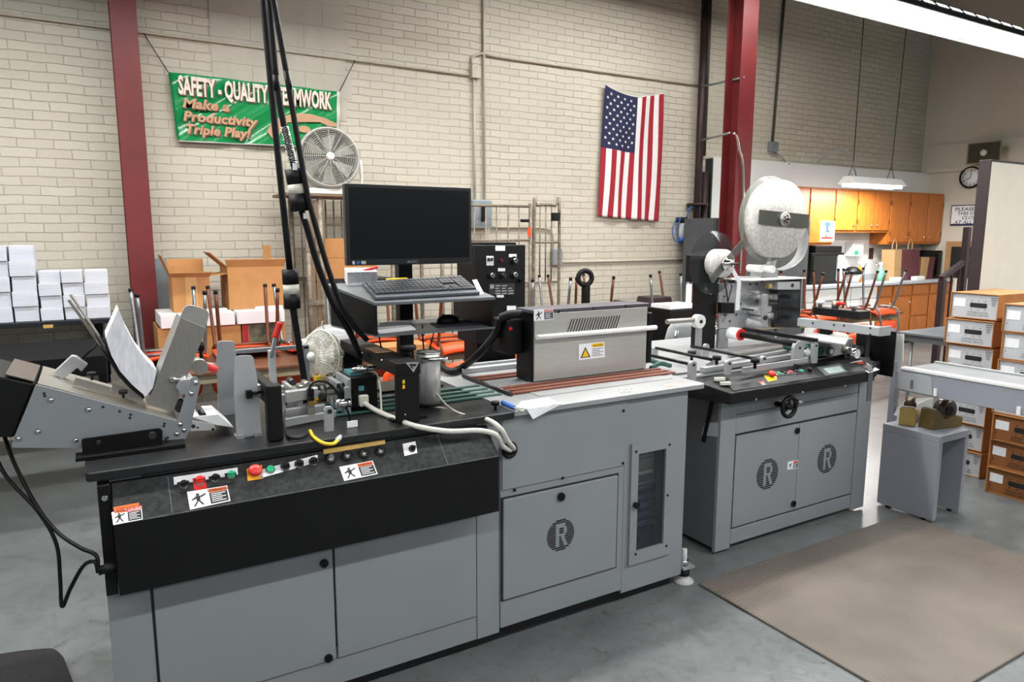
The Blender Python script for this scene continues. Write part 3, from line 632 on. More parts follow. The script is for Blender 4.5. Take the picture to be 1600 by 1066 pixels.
# things that lie inside the window
t = thing('computer_tower', 'beige and blue-grey computer tower behind the narrow cabinet window', 'computer', (1.98, 2.5, .08))
cx0_, cx1_ = aY(995, 760, 2.33).x-.02, aY(1024, 760, 2.33).x
ztw, zm = aY(1010, 705, 2.33).z, aY(1010, 760, 2.33).z
obj('case', MB().box(cx0_, cx1_, 2.34, 2.75, .10, zm), NAVY, t, .006)
obj('drive_bay', MB().box(cx0_, cx1_-.004, 2.34, 2.75, zm+.002, ztw+.02), OFFW, t, .003)
b = MB()
for k in range(5): b.cyl((cx0_+.005, 2.338, .30+.042*k), (cx1_-.005, 2.338, .30+.042*k), .019, n=12)
obj('front_ribs', b, NAVY, t)
obj('drive_slot', MB().box(cx0_+.004, cx1_-.012, 2.336, 2.342, zm+.02, zm+.055).box(cx0_+.004, cx1_-.012, 2.336, 2.342, zm+.075, zm+.078).box(cx0_+.004, cx1_-.012, 2.336, 2.342, zm+.13, zm+.132), INKG, t)
obj('port', MB().box(cx0_+.02, cx0_+.05, 2.335, 2.342, .22, .235), INKT, t)
# floor levelling shadow lines are left to the lamps
# ================================================================ red belts and drying lamp box
XR0 = 1.40
for i, yy in enumerate((2.45, 2.50, 2.55, 2.76, 2.81)):
    single('conveyor_belt', MB().box(1.45, 2.33, yy-.014, yy+.014, .951, .957).cyl((1.45, yy-.014, .945), (1.45, yy+.014, .945), .012, n=10), BELT, ('nearest rust-red belt on the aluminium top in front of the steel lamp box', 'second rust-red belt running along the aluminium top', 'third rust-red belt running under the front of the lamp box', 'rust-red belt running under the lamp box', 'furthest rust-red belt behind the lamp box')[i], 'belt', 'rust-red conveyor belts')
for i, yy in enumerate((2.47, 2.53, 2.59, 2.66)):
    single('conveyor_belt', MB().box(.58, 1.40, yy-.012, yy+.012, .948, .953), TEAL, ('nearest dark green belt on the black table', 'second dark green belt on the black table', 'third dark green belt on the black table', 'furthest dark green belt on the black table')[i], 'belt', 'dark green conveyor belts')
single('roller', MB().cyl((1.425, 2.42, .9565), (1.425, 2.86, .9565), .008, n=12), DKMET, 'thin dark roller between the green belts and the red belts', 'roller')
single('side_rail', MB().box(1.46, 1.92, 2.93, 2.99, .949, .972).box(1.46, 1.92, 2.97, 2.99, .972, .985), GREYL, 'light grey metal rail along the back of the table left of the lamp box', 'rail', bev=.003)
LB = thing('drying_lamp_box', 'stainless steel lamp box with slanted vent slots standing on the red belts', 'lamp box', (2.0, 2.66, .958))
Yl = 2.595; xl0, xl1 = aY(833, 560, Yl).x, aY(1010, 540, Yl).x; zl0, zl1 = aY(833, 598, Yl).z, aY(833, 491, Yl).z
obj('case', MB().box(xl0-.006, xl1+.006, Yl+.006, Yl+.135, zl0, zl1+.012), BLACK, LB, .003)
obj('cover', MB().box(xl0+.004, xl1-.004, Yl-.004, Yl+.006, zl0+.004, zl1), STEELH, LB, .002)
obj('top_lid', MB().box(xl0-.008, xl1+.006, Yl-.006, Yl+.137, zl1+.002, zl1+.018), mat('dark_purple_grey_lid', '#4a4850', .4), LB, .003)
b = MB(); sl0, sl1 = aY(888, 512, Yl).x, aY(963, 500, Yl).x; zs0, zs1 = aY(925, 516, Yl).z, aY(925, 500, Yl).z; n = 19
for k in range(n):
    x = sl0+(sl1-sl0)*k/(n-1); b.bar((x-.012, Yl-.0045, zs0-.012), (x+.016, Yl-.0045, zs1+.012), .002, .0065, YD)
    b.bar((x-.004, Yl-.0045, zs0-.026), (x+.002, Yl-.0045, zs0-.018), .002, .006, YD)
obj('vent_slots', b, INKT, LB)
za, zb_ = aY(834, 528, Yl-.03).z, aY(1012, 513, Yl-.03).z
hb = obj('handle_bar', MB().cyl((xl0-.0, Yl-.03, za), (xl1+.03, Yl-.03, za), .0115, n=14), WHITE, LB); obj('handle_stub', MB().cyl((xl0+.02, Yl-.03, za), (xl0+.02, Yl, za), .006, n=8).cyl((xl1-.02, Yl-.03, za), (xl1-.02, Yl, za), .006, n=8), CHROME, hb)
b = MB()
for p in ((872, 487), (926, 482), (976, 478)): c = aY(*p, Yl); b.cyl((c.x, Yl-.003, c.z), (c.x, Yl-.008, c.z), .006, n=8)
obj('cover_screws', b, BLACK, LB)
warn('danger_sticker', [aY(834, 484, Yl-.005), aY(864, 482, Yl-.005), aY(865, 499, Yl-.005), aY(834, 502, Yl-.005)], LB, RED, 'DANGER')
cq = [aY(904, 538, Yl-.005), aY(944, 534, Yl-.005), aY(945, 558, Yl-.005), aY(904, 563, Yl-.005)]
s_ = sticker('caution_sticker', cq, LB)
def P(u, v, h=.002): return cq[0].lerp(cq[1], u).lerp(cq[3].lerp(cq[2], u), v)-V((0, h, 0))
obj('heading', MB().quad(P(.49, .05), P(.97, .05), P(.97, .28), P(.49, .28)), YELLOW, s_, flat=True); obj('lettering', MB().text('CAUTION', P(.73, .25, .0024), XD, ZD, .0125, 0, 'CENTER'), INKT, s_, flat=True)
obj('warning_triangle', MB().quad(P(.06, .88), P(.44, .88), P(.25, .2)), INKT, s_, flat=True); obj('triangle_field', MB().quad(P(.12, .83, .0024), P(.38, .83, .0024), P(.25, .34, .0024)), YELLOW, s_, flat=True)
b = MB()
for k in range(5): b.quad(P(.5, .37+.11*k), P(.94-.12*(k % 2), .37+.11*k), P(.94-.12*(k % 2), .41+.11*k), P(.5, .41+.11*k))
obj('lettering', b, INKG, s_, flat=True)
# black rear housing at the lamp box's left end, with elbow, hose and red button
zr = zl1
obj('end_housing', MB().box(xl0-.085, xl0-.006, Yl+.08, Yl+.22, zl0+.12, zr-.03), BLACKM, LB, .006)
c = aY(807, 491, Yl+.08); obj('hose_elbow', MB().tube([c+V((.02, 0, 0)), c, c+V((-.03, .02, -.004)), c+V((-.06, .04, -.02))], .02, 12), RUBBER, LB)
c2 = aY(800, 513, Yl+.09); obj('red_button', MB().cyl(c2, c2+V((-.02, -.012, 0)), .008, n=12), RED, LB)
obj('right_end_plate', MB().box(xl1+.006, xl1+.035, Yl+.0, Yl+.12, zl0+.03, zl1-.03), BLACK, LB, .004)
he = c+V((-.06, .04, -.02))
single('ribbed_hose', MB().tube([he, aY(775, 520, Yl+.16), aY(745, 556, Yl+.2), aZ(722, 574, .975), aZ(704, 581, .969), V((1.38, 3.06, .965)), V((1.34, 3.12, .80))], .017, 12), RUBBER, 'thick black ribbed hose curving down from the left end of the lamp box', 'hose')
# paper scrap and blue tool by the aluminium edge
pq = [aZ(806, 635, .951), aZ(850, 620, .951), aZ(862, 626, .951), aZ(846, 634, .951), aZ(838, 640, .951)]
b = MB(); top = [aZ(x, y, .952) for x, y in ((806, 636), (815, 627), (858, 621), (863, 625))]; hang = [aY(x, y, 2.203) for x, y in ((862, 631), (832, 655), (817, 640))]
b.add(top+[V((top[3].x, 2.204, .951)), V((top[0].x+.02, 2.204, .951))], [[0, 1, 2, 3, 4, 5]]); o_ = len(b.v)
b.add([V((top[0].x+.02, 2.204, .951)), V((top[3].x, 2.204, .951))]+[V((h.x, 2.2, h.z)) for h in hang[:2]], [[0, 1, 2, 3]])
x = single('paper_scrap', b, PAPER, 'white paper scrap hanging over the front edge of the aluminium top', 'paper'); x.modifiers.new('sheet', 'SOLIDIFY').thickness = .0015
t = thing('multi_tool', 'small tool with a blue handle lying beside the white paper scrap', 'tool', aZ(797, 632, .947))
a, b2 = aZ(785, 629, .957), aZ(803, 637, .957); obj('handle', MB().tube([a, a.lerp(b2, .5), b2], .009, 10), BLUE, t); obj('blade', MB().bar(b2, b2+(b2-a)*.8, .012, .003), STEEL, t)
c = aZ(774, 640, .945); single('thumb_knob', MB().cyl(c, c+ZD*.02, .006, n=8).lathe(c+ZD*.018, ZD, [(.001, 0), (.016, 0), (.016, .014), (.001, .015)], 6), BLACK, 'small black knob screwed in the black table edge left of the blue tool', 'knob')
s_ = single('edge_sticker', MB().prism([aZ(1038, 601, .9481), aZ(1064, 598, .9481), aZ(1068, 602, .9481), aZ(1041, 606, .9481)], (0, 0, .0008)), mat('red_white_label', '#d9b5ac', .6, col2='#c56a5a', vs=40), 'small red and white label on the right end of the aluminium top', 'label')
single('edge_sticker', MB().prism([aZ(966, 610, .9481), aZ(986, 607, .9481), aZ(990, 612, .9481), aZ(970, 615, .9481)], (0, 0, .0008)), mat('torn_label', '#cfcac6', .6, col2='#4a4442', vs=60), 'torn label on the front edge of the aluminium top', 'label')
# ================================================================ the labelling machine at the right
YG = 2.385
T2 = thing('labelling_machine', 'grey steel labelling machine with two R vent doors and a black angled control panel', 'machine', (3.2, 2.8, 0)); M2 = T2
x0, x1 = 2.592, 3.812
obj('cabinet', MB().box(x0+.012, x1, YG+.012, 3.30, .03, .88), GREY, T2, .003)
obj('frame_post', MB().box(x0, 2.70, YG, YG+.02, .012, .88), GREY, T2, .003); obj('frame_post', MB().box(3.69, x1+.002, YG, YG+.02, .012, .88), GREY, T2, .003)
obj('side_panel', MB().box(x0, x0+.014, YG+.02, 3.29, .03, .88), GREYD, T2, .002)  # darker grey than the front: this side's shade put into the colour
obj('kick_panel', MB().box(2.703, 3.687, YG+.002, YG+.014, .03, .108), GREY, T2, .003)
zz0, zz1 = .119, .601; xm = aY(1250, 662, YG).x
obj('door_gap', MB().box(2.703, 3.687, YG+.008, YG+.013, .11, .61), INKT, T2)
dl = obj('door', MB().box(2.709, xm-.0015, YG, YG+.014, zz0, zz1), GREY, T2, .002, label='left door with a round R vent'); dr = obj('door', MB().box(xm+.0015, 3.682, YG, YG+.014, zz0, zz1), GREY, T2, .002, label='right door with a round R vent')
r_vent(aY(1199, 741, YG), .082, YG, dl); r_vent(aY(1292, 717, YG), .082, YG, dr)
latch(1245, 673, YG, dl, .017); latch(1239, 787, YG, dl, .017)
warn('danger_sticker', [aY(1231, 722, YG-.001), aY(1247, 719, YG-.001), aY(1246, 732, YG-.001), aY(1230, 734, YG-.001)], dl, RED, '')
obj('cross_panel', MB().box(2.703, 3.687, YG+.003, YG+.014, .612, .71), GREY, T2, .003); obj('cross_panel', MB().box(2.703, 3.687, YG+.005, YG+.014, .714, .78), GREY, T2, .003)
lfoot(2.545, 2.95, T2); lfoot(3.7, 3.2, T2)
obj('pointer_strip', MB().bar(aX(1113, 625, 2.585), aX(1099, 690, 2.585), .02, .008, XD), BLACK, T2); obj('white_tag', MB().plate([aX(1102, 660, 2.59), aX(1122, 660, 2.59), aX(1122, 683, 2.59), aX(1096, 680, 2.59)], .002), mat('grey_tag', '#aeb2b6', .5), T2)
# table
obj('table_plate', MB().prism(round_poly([(2.36, 2.45, .905), (3.83, 2.45, .905), (3.83, 3.42, .905), (2.36, 3.42, .905)], .01), (0, 0, .018)), ALUT, T2, .003)
# control panel: sloped slab
YPf = 2.27; zf1, zf0 = aY(1142, 615, YPf).z, aY(1142, 633, YPf).z
pl, pr = aY(1142, 615, YPf).x, aY(1367, 580, YPf).x; rb = aZ(1352, 560, .925); lb = aZ(1115, 590, .925)
slab = MB().hexa([(pl, YPf, zf0), (pr, YPf, zf0), (x1+.06, 2.45, zf0+.02), (pl-.14, 2.50, zf0+.02)], [(pl, YPf, zf1), (pr, YPf, zf1), (x1+.06, 2.47, .93), (pl-.14, 2.52, .93)])
cp2 = obj('control_panel', slab, BLACKM, T2, .004)
pv = V((0, 2.47-YPf, .93-zf1)); n2 = XD.cross(pv).normalized(); n2 = n2 if n2.z > 0 else -n2; q0_ = V((0, YPf, zf1)); pvn = pv.normalized()
def s2(px, py, h=.001): return aP(px, py, q0_+n2*h, n2)
obj('panel_face', MB().prism([s2(1146, 611), s2(1364, 578), s2(1350, 565), s2(1126, 591)], n2*.0015), SPECK, cp2)
sc = obj('touch_screen', MB().prism([s2(1276, 575), s2(1312, 569), s2(1324, 582), s2(1290, 588)], n2*.004), GREYD, cp2); obj('display', MB().prism([s2(1286, 576, .005), s2(1312, 572, .005), s2(1320, 580, .005), s2(1296, 584, .005)], n2*.001), LCD, sc)
obj('stop_plate', MB().prism([s2(1193, 587), s2(1212, 584), s2(1214, 594), s2(1200, 597)], n2*.002), YELLOW, cp2)
c = s2(1205, 589); e_ = obj('emergency_stop', MB().cyl(c, c+n2*.016, .01, n=14), GREYD, cp2); obj('red_mushroom', MB().lathe(c+n2*.014, n2, [(.001, 0), (.021, 0), (.022, .007), (.017, .014), (.001, .015)]), RED, e_)
def btn2(px, py, col, r=.012):
    c = s2(px, py); k = obj('push_button', MB().cyl(c, c+n2*.007, r*1.2, n=16), CHROME, cp2); obj('cap', MB().cyl(c+n2*.007, c+n2*.014, r, n=16), col, k)
btn2(1216, 586, GREEN); btn2(1225, 585, BLACK); btn2(1234, 584, mat('magenta_button', '#c8324e', .35)); btn2(1244, 583, BLACK); btn2(1251, 582, mat('teal_button', '#3f9c8c', .35)); 
c = s2(1264, 581); k = obj('dial', MB().cyl(c, c+n2*.006, .02, n=18), DKMET, cp2); obj('dial_knob', MB().cyl(c+n2*.006, c+n2*.022, .012, n=14), BLACK, k)
obj('label_plate', MB().prism([s2(1328, 567), s2(1345, 563), s2(1374, 578), s2(1357, 583)], n2*.001), WHITE, cp2)
for (px, py) in ((1344, 567), (1357, 574)): c = s2(px, py, .0025); obj('red_label', MB().cbox(c, .05, .025, .002, ux=XD, uy=pvn), mat('red_label_print', '#c8442e', .5), cp2)
obj_ = 0; obj('black_field', MB().prism([s2(1338, 570, .0022), s2(1345, 568, .0022), s2(1366, 579, .0022), s2(1359, 582, .0022)], n2*.0005), INKT, cp2)
warn('danger_sticker', [s2(1175, 599), s2(1193, 595), s2(1200, 602), s2(1183, 605)], cp2, RED, '')
b = MB()
for px, py in ((1181, 624), (1254, 613), (1320, 603)): c = aY(px, py, YPf); b.cyl((c.x, YPf+.001, c.z), (c.x, YPf-.003, c.z), .006, n=8)
obj('panel_screws', b, CHROME, cp2)
b = MB()
for px, py in ((1124, 594), (1133, 601)): c = s2(px, py, .002); b.cbox(c+n2*.006, .05, .016, .014, rz=-.4)
obj('latch_block', b, OFFW, cp2)
obj('hanging_strap', MB().box(pr-.06, pr-.02, YPf-.004, YPf, .70, zf1).prism([s2(1352, 572, .004), s2(1362, 570, .004), (pr-.02, YPf, zf1+.002), (pr-.06, YPf, zf1+.002)], n2*.002), mat('grey_strap', '#4c4f55', .6), cp2)
# handwheel
c = aY(1233, 636, 2.30)
hw = obj('handwheel', MB().torus((c.x, 2.30, c.z), YD, .05, .011, 32, 10).cyl((c.x, 2.285, c.z), (c.x, 2.38, c.z), .014, n=14), RUBBER, T2)
b = MB()
for k in range(3): a = PI/2+k*2*PI/3; b.bar((c.x, 2.30, c.z), (c.x+.05*math.cos(a), 2.30, c.z+.05*math.sin(a)), .012, .008, YD)
obj('spokes', b, BLACKM, hw); obj('crank_handle', MB().cyl((c.x+.035, 2.295, c.z+.03), (c.x+.035, 2.255, c.z+.03), .009, n=10), CHROME, hw)
obj('corner_block', MB().prism([(3.86, 2.30, .80), (4.0, 2.38, .80), (4.0, 2.52, .80), (3.86, 2.46, .80)], (0, 0, .26)), BLACKM, T2, .004)
obj('panel_end', MB().prism([(pr-.005, YPf+.01, zf0), (pr+.15, YPf+.07, zf0+.015), (x1+.19, 2.45, .80), (x1+.05, 2.47, .80)], (0, 0, .075)), BLACKM, T2, .003)
# ================================================================ envelope feeder on the left end of the black table
def PY(pts, Y): return [aY(x, y, Y) for x, y in pts]
FD = thing('envelope_feeder', 'grey and stainless envelope feeder with sloping side plate at the left end of the table', 'feeder', (.1, 2.6, .945))
Yn = 2.40
plate = round_poly(PY([(56, 601), (278, 658), (298, 592), (306, 587), (314, 597), (297, 672), (289, 688), (253, 690), (126, 701), (16, 700)], Yn), [.004, 0, .006, .012, .012, .004, .01, .004, 0, .01])
obj('side_plate', MB().prism(plate, (0, .006, 0)), GREY, FD, .001)
zt0 = aY(56, 601, Yn); zt1 = aY(278, 658, Yn); yfar = aZ(68, 573, zt0.z).y; yfar = min(max(yfar, 2.62), 2.85)
DY = V((0, yfar-Yn, 0))
obj('side_plate', MB().prism([p+DY for p in PY([(56, 601), (278, 658), (289, 688), (126, 701), (16, 700)], Yn)], (0, .006, 0)), GREY, FD)
obj('top_plate', MB().prism([zt0+V((.004, .006, .002)), zt1+V((0, .006, .002)), zt1+DY, zt0+DY+V((.004, 0, .002))], (0, 0, -.004)), STEEL, FD)
obj('bottom_plate', MB().prism([aY(20, 698, Yn)+V((0, .006, 0)), aY(250, 689, Yn)+V((0, .006, 0)), aY(250, 689, Yn)+DY, aY(20, 698, Yn)+DY], (0, 0, .004)), GREYD, FD)
for p in ((79, 625), (138, 640), (59, 674.5), (29, 685.5), (118, 688), (282, 663), (287.5, 672), (276, 678), (306, 598), (299, 615)):
    c = aY(*p, Yn); obj('bolt', MB().lathe(c, (0, -1, 0), [(.008, 0), (.0085, .002), (.005, .006), (.001, .007)], 12), CHROME, FD)
b = MB()
for p in ((69, 615), (70, 619), (161, 636), (187, 643), (204, 648), (203, 653), (257, 662), (256, 666), (259, 686), (262, 684)): c = aY(*p, Yn); b.cyl((c.x, Yn+.001, c.z), (c.x, Yn-.0015, c.z), .004, n=8)
obj('screw_holes', b, INKT, FD)
# motor cover
ml = PY([(54, 599), (13, 696), (-70, 700), (-60, 588)], Yn+.03); 
obj('motor_cover', MB().prism(PY([(55, 600), (22, 684), (-40, 684), (-48, 577)], Yn+.02), DY-V((0, .04, 0))), BLACKM, FD, .006)
a0 = PY([(54, 599), (9, 590)], Yn+.018); a1 = [p+DY-V((0, .036, 0)) for p in a0]
obj('motor_lid', MB().prism([a0[0]+V((0, 0, .002)), a0[1]+V((0, 0, .006)), a1[1]+V((0, 0, .006)), a1[0]+V((0, 0, .002))], (0, 0, .006)), mat('brown_steel', '#6e655e', .4, .6), FD, .002)
# black mounting angle
obj('mounting_angle', MB().prism(round_poly(PY([(127, 686), (250, 669), (254, 673), (254, 697), (129, 711)], 2.37), [.008, .008, .002, 0, 0]), (0, .006, 0)).prism([V((-.085, 2.335, .9455)), V((.205, 2.335, .9455)), V((.205, 2.395, .9455)), V((-.085, 2.395, .9455))], (0, 0, .012)), BLACK, FD, .001)
for p, r in (((238, 680), .011), ((154, 691), .006)): c = aY(*p, 2.37); obj('angle_bolt', MB().cyl((c.x, 2.372, c.z), (c.x, 2.36, c.z), r, n=14), DKMET, FD)
# hopper back plate
hop = obj('hopper_plate', MB().prism(round_poly(PY([(230, 633), (270.5, 644), (323, 513), (282, 496)], 2.47), .004), (0, .005, 0)), STEEL, FD, .001)
e = PY([(230, 633), (282, 496)], 2.472)
q = [aY(241, 570, 2.60), aY(274, 494, 2.60)]
obj('hopper_flange', MB().prism([e[0], e[1], V((e[1].x, 2.60, e[1].z)), V((e[0].x, 2.60, e[0].z))], (.004, 0, 0)), STEEL, FD)
obj('hopper_extension', MB().prism(round_poly(PY([(274, 515), (290, 474), (330, 486), (318, 520)], 2.476), [0, .025, .025, 0]), (0, .012, 0)), mat('pale_metal', '#a9a8a4', .4, .4), FD, .001)
# rear support bars and rods
for (p, q) in (((110, 460), (170, 548)), ((107.5, 469), (158, 540))): obj('support_bar', MB().bar(aY(*p, 2.62), aY(*q, 2.60), .018, .004, (0, 0, 1)), STEEL, FD)
obj('support_rod', MB().tube([aY(128, 561, 2.6), aY(154, 537, 2.6), aY(168, 560, 2.58), aY(171, 598, 2.56)], .005, 8, smooth=False), BLACK, FD)
obj('paper_support', MB().prism(PY([(162, 530), (172, 560), (188, 585), (207, 605), (226, 622), (224, 624), (204, 608), (185, 588), (169, 562)], 2.46), (0, .2, 0)), BLACKM, FD)
obj('guide_bracket', MB().prism(PY([(84, 582), (112, 556), (119, 557), (137, 570), (127, 581), (121, 575), (97, 594)], 2.58), (0, .03, 0)), ALU, FD, .002)
b1, b2 = aY(116, 595, 2.5), aY(171, 611, 2.5); obj('side_rail', MB().bar(b1, b2, .012, .022), STEEL, FD)
obj('hopper_floor', MB().prism(PY([(176, 600), (226, 618), (222, 632), (172, 614)], 2.49), (0, .004, 0)), STEEL, FD)
for p in ((144, 594), (193, 622)): c = aY(*p, 2.45); obj('thumb_screw', MB().cyl(c, c+ZD*.016, .004, n=8).cyl(c+ZD*.014, c+ZD*.024, .014, n=6), BLACK, FD)
# separator head at the right end
c = aY(288, 600, 2.5); obj('separator_block', MB().cbox(c, .045, .09, .06, rz=0).cyl(c+V((0, -.05, 0)), c+V((0, .05, 0)), .03, n=6), ALU, FD, .003)
c = aY(310, 571, 2.55); obj('pressure_cylinder', MB().cyl(c+V((0, -.04, 0)), c+V((0, .03, 0)), .026, n=18).cyl(c, c+V((.05, 0, -.012)), .015, n=14), STEEL, FD)
c = aY(332, 576, 2.53); obj('red_knob', MB().tube([c+V((-.028, 0, .014)), c, c+V((.014, 0, -.006))], .0125, 12), RED, FD)
c = aY(314, 548, 2.55); obj('clamp_knob', MB().cyl(c, c+ZD*.03, .012, n=8).cyl(c-ZD*.03, c, .006, n=8), BLACK, FD)
c = aY(276, 593, 2.46); obj('cross_screw', MB().cyl(c+V((-.02, 0, 0)), c+V((.03, 0, 0)), .008, n=10), CHROME, FD)
obj('drive_roller', MB().cyl(aY(283, 636, 2.48), aY(283, 636, 2.48)+V((0, .16, 0)), .02, n=18), DKMET, FD)
# delivery tongue
obj('delivery_tongue', MB().prism(PY([(300, 652), (341, 648), (365, 668), (338, 664)], 2.42), (0, .16, -.003)), PAPER, FD)
obj('delivery_link', MB().prism(round_poly(PY([(297, 657), (334, 663), (338, 672), (296, 674)], 2.405), .006), (0, .006, 0)), GREYL, FD)
for p in ((316, 648), (335, 653)): c = aY(*p, 2.45); obj('nip_roller', MB().cyl(c+V((0, -.02, 0)), c+V((0, .1, 0)), .011, n=12), DKMET, FD)
b = MB()
for p, r in (((302, 666), .006), ((333, 671), .005), ((309, 668), .003)): c = aY(*p, 2.405); b.cyl((c.x, 2.405, c.z), (c.x, 2.402, c.z), r, n=10)
obj('link_bolts', b, INKT, FD)
obj('front_foot', MB().prism(PY([(252, 690), (288, 687), (286, 697), (256, 700)], 2.39), (0, .03, 0)), BLACK, FD)
# stack of sheets in the feeder
st = PY([(165, 528), (185, 483), (196, 511), (213, 543), (231, 566), (245, 579), (239, 606), (228, 620), (207, 602), (188, 581), (174, 556)], 2.47)
single('paper_stack', MB().prism(st, (0, .17, 0)), mat('paper_stack_edge', '#edeef3', .8, col2='#d8dbe4', vs=9, stretch=(12, 1, 3)), 'curved stack of white sheets standing in the envelope feeder', 'paper')
# cables hanging under the feeder to the console
gl = V((-.05, 2.15, .684))
for pts, lb in (([aY(6, 680, 2.5), aY(25, 730, 2.42), aY(58, 792, 2.34), aY(90, 832, 2.28), aY(125, 856, 2.2), aY(150, 868, 2.16), gl], 'black power cable looping from under the feeder to the console gland, upper run'),
                ([aY(-12, 700, 2.5), aY(10, 745, 2.4), aY(60, 800, 2.34), aY(88, 850, 2.3), aY(94, 905, 2.28), aY(97, 948, 2.26), aY(110, 920, 2.24), aY(130, 885, 2.2), aY(148, 878, 2.16), gl+V((0, 0, -.006))], 'black power cable with a sharp low loop left of the console')):
    single('power_cable', MB().tube(pts, .0055, 8), CABB, lb, 'cable')
# ================================================================ guides, gate, clamps and ink heads along the black table
def uplate(name, pts, Y, t, lb, knob=None):
    q = thing(name, lb, 'guide', (aY(*pts[0], Y).x, Y, .945)); o = obj('plate', MB().prism(round_poly(PY(pts, Y), .012), (0, t, 0)), mat('pale_grey_guide', '#a3a6a9', .42, var=.03), q, .001)
    lo = PY(pts[-2:], Y); x0, x1 = sorted((lo[0].x, lo[1].x)); obj('foot_flange', MB().box(x0+.003, x1-.003, Y+t, Y+t+.04, .9455, .951), GREY, q)
    return q
q = uplate('paper_guide', [(368, 556), (395, 555), (402, 590), (409, 679), (370, 686), (365, 597)], 2.36, .004, 'nearer grey upright guide plate with a black knob beside the black gate')
c = aY(389, 616, 2.34); obj('knob', MB().cbox(c, .018, .02, .024).cyl(c, c+V((.05, .01, .002)), .005, n=8), BLACK, q)
c = aY(406, 609, 2.40); obj('hex_block', MB().cyl(c+V((0, -.03, 0)), c+V((0, .03, 0)), .024, n=6), ALU, q)
b = MB()
for p in ((376, 684), (403, 677)): c = aY(*p, 2.352); b.box(c.x-.012, c.x+.012, 2.345, 2.36, .9455, .957)
obj('foot_tabs', b, ALU, q)
uplate('paper_guide', [(340, 533), (366, 533), (370, 560), (367, 655), (342, 648), (338, 560)], 2.69, .006, 'further grey upright guide plate behind the nearer one')
# black gate
Yg = 2.255; gx0, gx1 = aY(420, 680, Yg).x, aY(444, 680, Yg).x; gzt = aY(432, 602, Yg).z
q = thing('black_gate', 'black upright gate arm with a beam running back over the table', 'gate', ((gx0+gx1)/2, Yg, .945))
obj('leg', MB().box(gx0, gx1, Yg, Yg+.045, .9455, gzt), BLACKM, q, .006); obj('beam', MB().box(gx0+.004, gx1-.012, Yg+.01, 2.72, gzt-.07, gzt-.003), BLACKM, q, .006); obj('rear_leg', MB().box(gx0+.004, gx1-.012, 2.68, 2.72, .9455, gzt-.07), BLACKM, q, .004)
# toggle clamp with a red handle
q = thing('toggle_clamp', 'steel toggle clamp with an upright red handle behind the grey guides', 'clamp', (aY(426, 580, 2.7).x, 2.7, .945))
c = aY(425, 560, 2.7); obj('post', MB().box(c.x-.012, c.x+.012, 2.69, 2.715, .9455, c.z+.03), GREYL, q, .002)
obj('lever', MB().bar(aY(424, 558, 2.69), aY(430, 528, 2.69), .012, .016, YD), CHROME, q)
obj('handle', MB().tube([aY(430, 528, 2.69), aY(433, 518, 2.69), aY(438, 504, 2.69)], .0125, 12), RED, q)
c0, c1 = aY(345, 553, 2.76), aY(470, 548, 2.9); obj('cross_rail', MB().bar(V((c0.x, 2.78, c0.z)), V((c1.x, 2.78, c0.z)), .02, .014), GREY, q)
obj('rail_leg', MB().box(c0.x, c0.x+.02, 2.77, 2.79, .9455, c0.z).box(c1.x-.02, c1.x, 2.77, 2.79, .9455, c0.z), GREY, q)
# small clip fan
fc = aY(503, 556, 2.78)
q = thing('clip_fan', 'small ivory clip-on fan with a yellow clamp on the black table', 'fan', (fc.x, 2.78, .945))
ax = V((-.9, -.42, .06)).normalized(); R = .102
def cage(parent, c, ax, R, mt, nr=28, rings=(.35, .6, .82), dep=.05, wr=.0016):
    u, w, d = frame(ax); b = MB()
    for sgn, k in ((1, 1.0), (-1, .9)):
        for i in range(nr):
            a = 2*PI*i/nr; e = u*math.cos(a)+w*math.sin(a)
            b.tube([c+d*sgn*dep*k+e*R*.16, c+d*sgn*dep*k*.92+e*R*.55, c+d*sgn*dep*k*.66+e*R*.86, c+d*sgn*dep*.1+e*R], wr, 4, k=3)
        for f in rings: b.torus(c+d*sgn*dep*k*(1-.45*f*f), d, R*f, wr, 28, 4)
    b.torus(c, d, R, wr*3, 40, 6); obj('cage', b, mt, parent)
cage(q, fc, ax, R, OFFW, 40)
u, w, d = frame(ax); b = MB()
for k in range(4):
    a = k*PI/2; e1 = u*math.cos(a)+w*math.sin(a); e2 = u*math.cos(a+.9)+w*math.sin(a+.9)
    b.add([fc+e1*.02+d*.01, fc+e1*.085+d*.012, fc+e2*.085-d*.012, fc+e2*.02-d*.008], [[0, 1, 2, 3]])
obj('blades', b, mat('pale_blade', '#dcdcd6', .4), q); obj('hub', MB().sph(fc+d*.05, .02, 8), WHITE, q); obj('motor_housing', MB().lathe(fc-d*.05, -d, [(.03, 0), (.032, .02), (.02, .05), (.001, .055)], 18), OFFW, q)
yc = aY(500, 596, 2.76); obj('clamp', MB().box(yc.x-.022, yc.x+.022, 2.74, 2.78, .9455, yc.z+.025), YELLOW, q, .004); obj('neck', MB().cyl((yc.x, 2.77, yc.z), fc-d*.03-ZD*.03, .014, n=10), OFFW, q)
obj('cord', MB().tube([fc-d*.09, aY(505, 512, 2.84), aY(504, 502, 2.84)], .003, 6), OFFW, q)
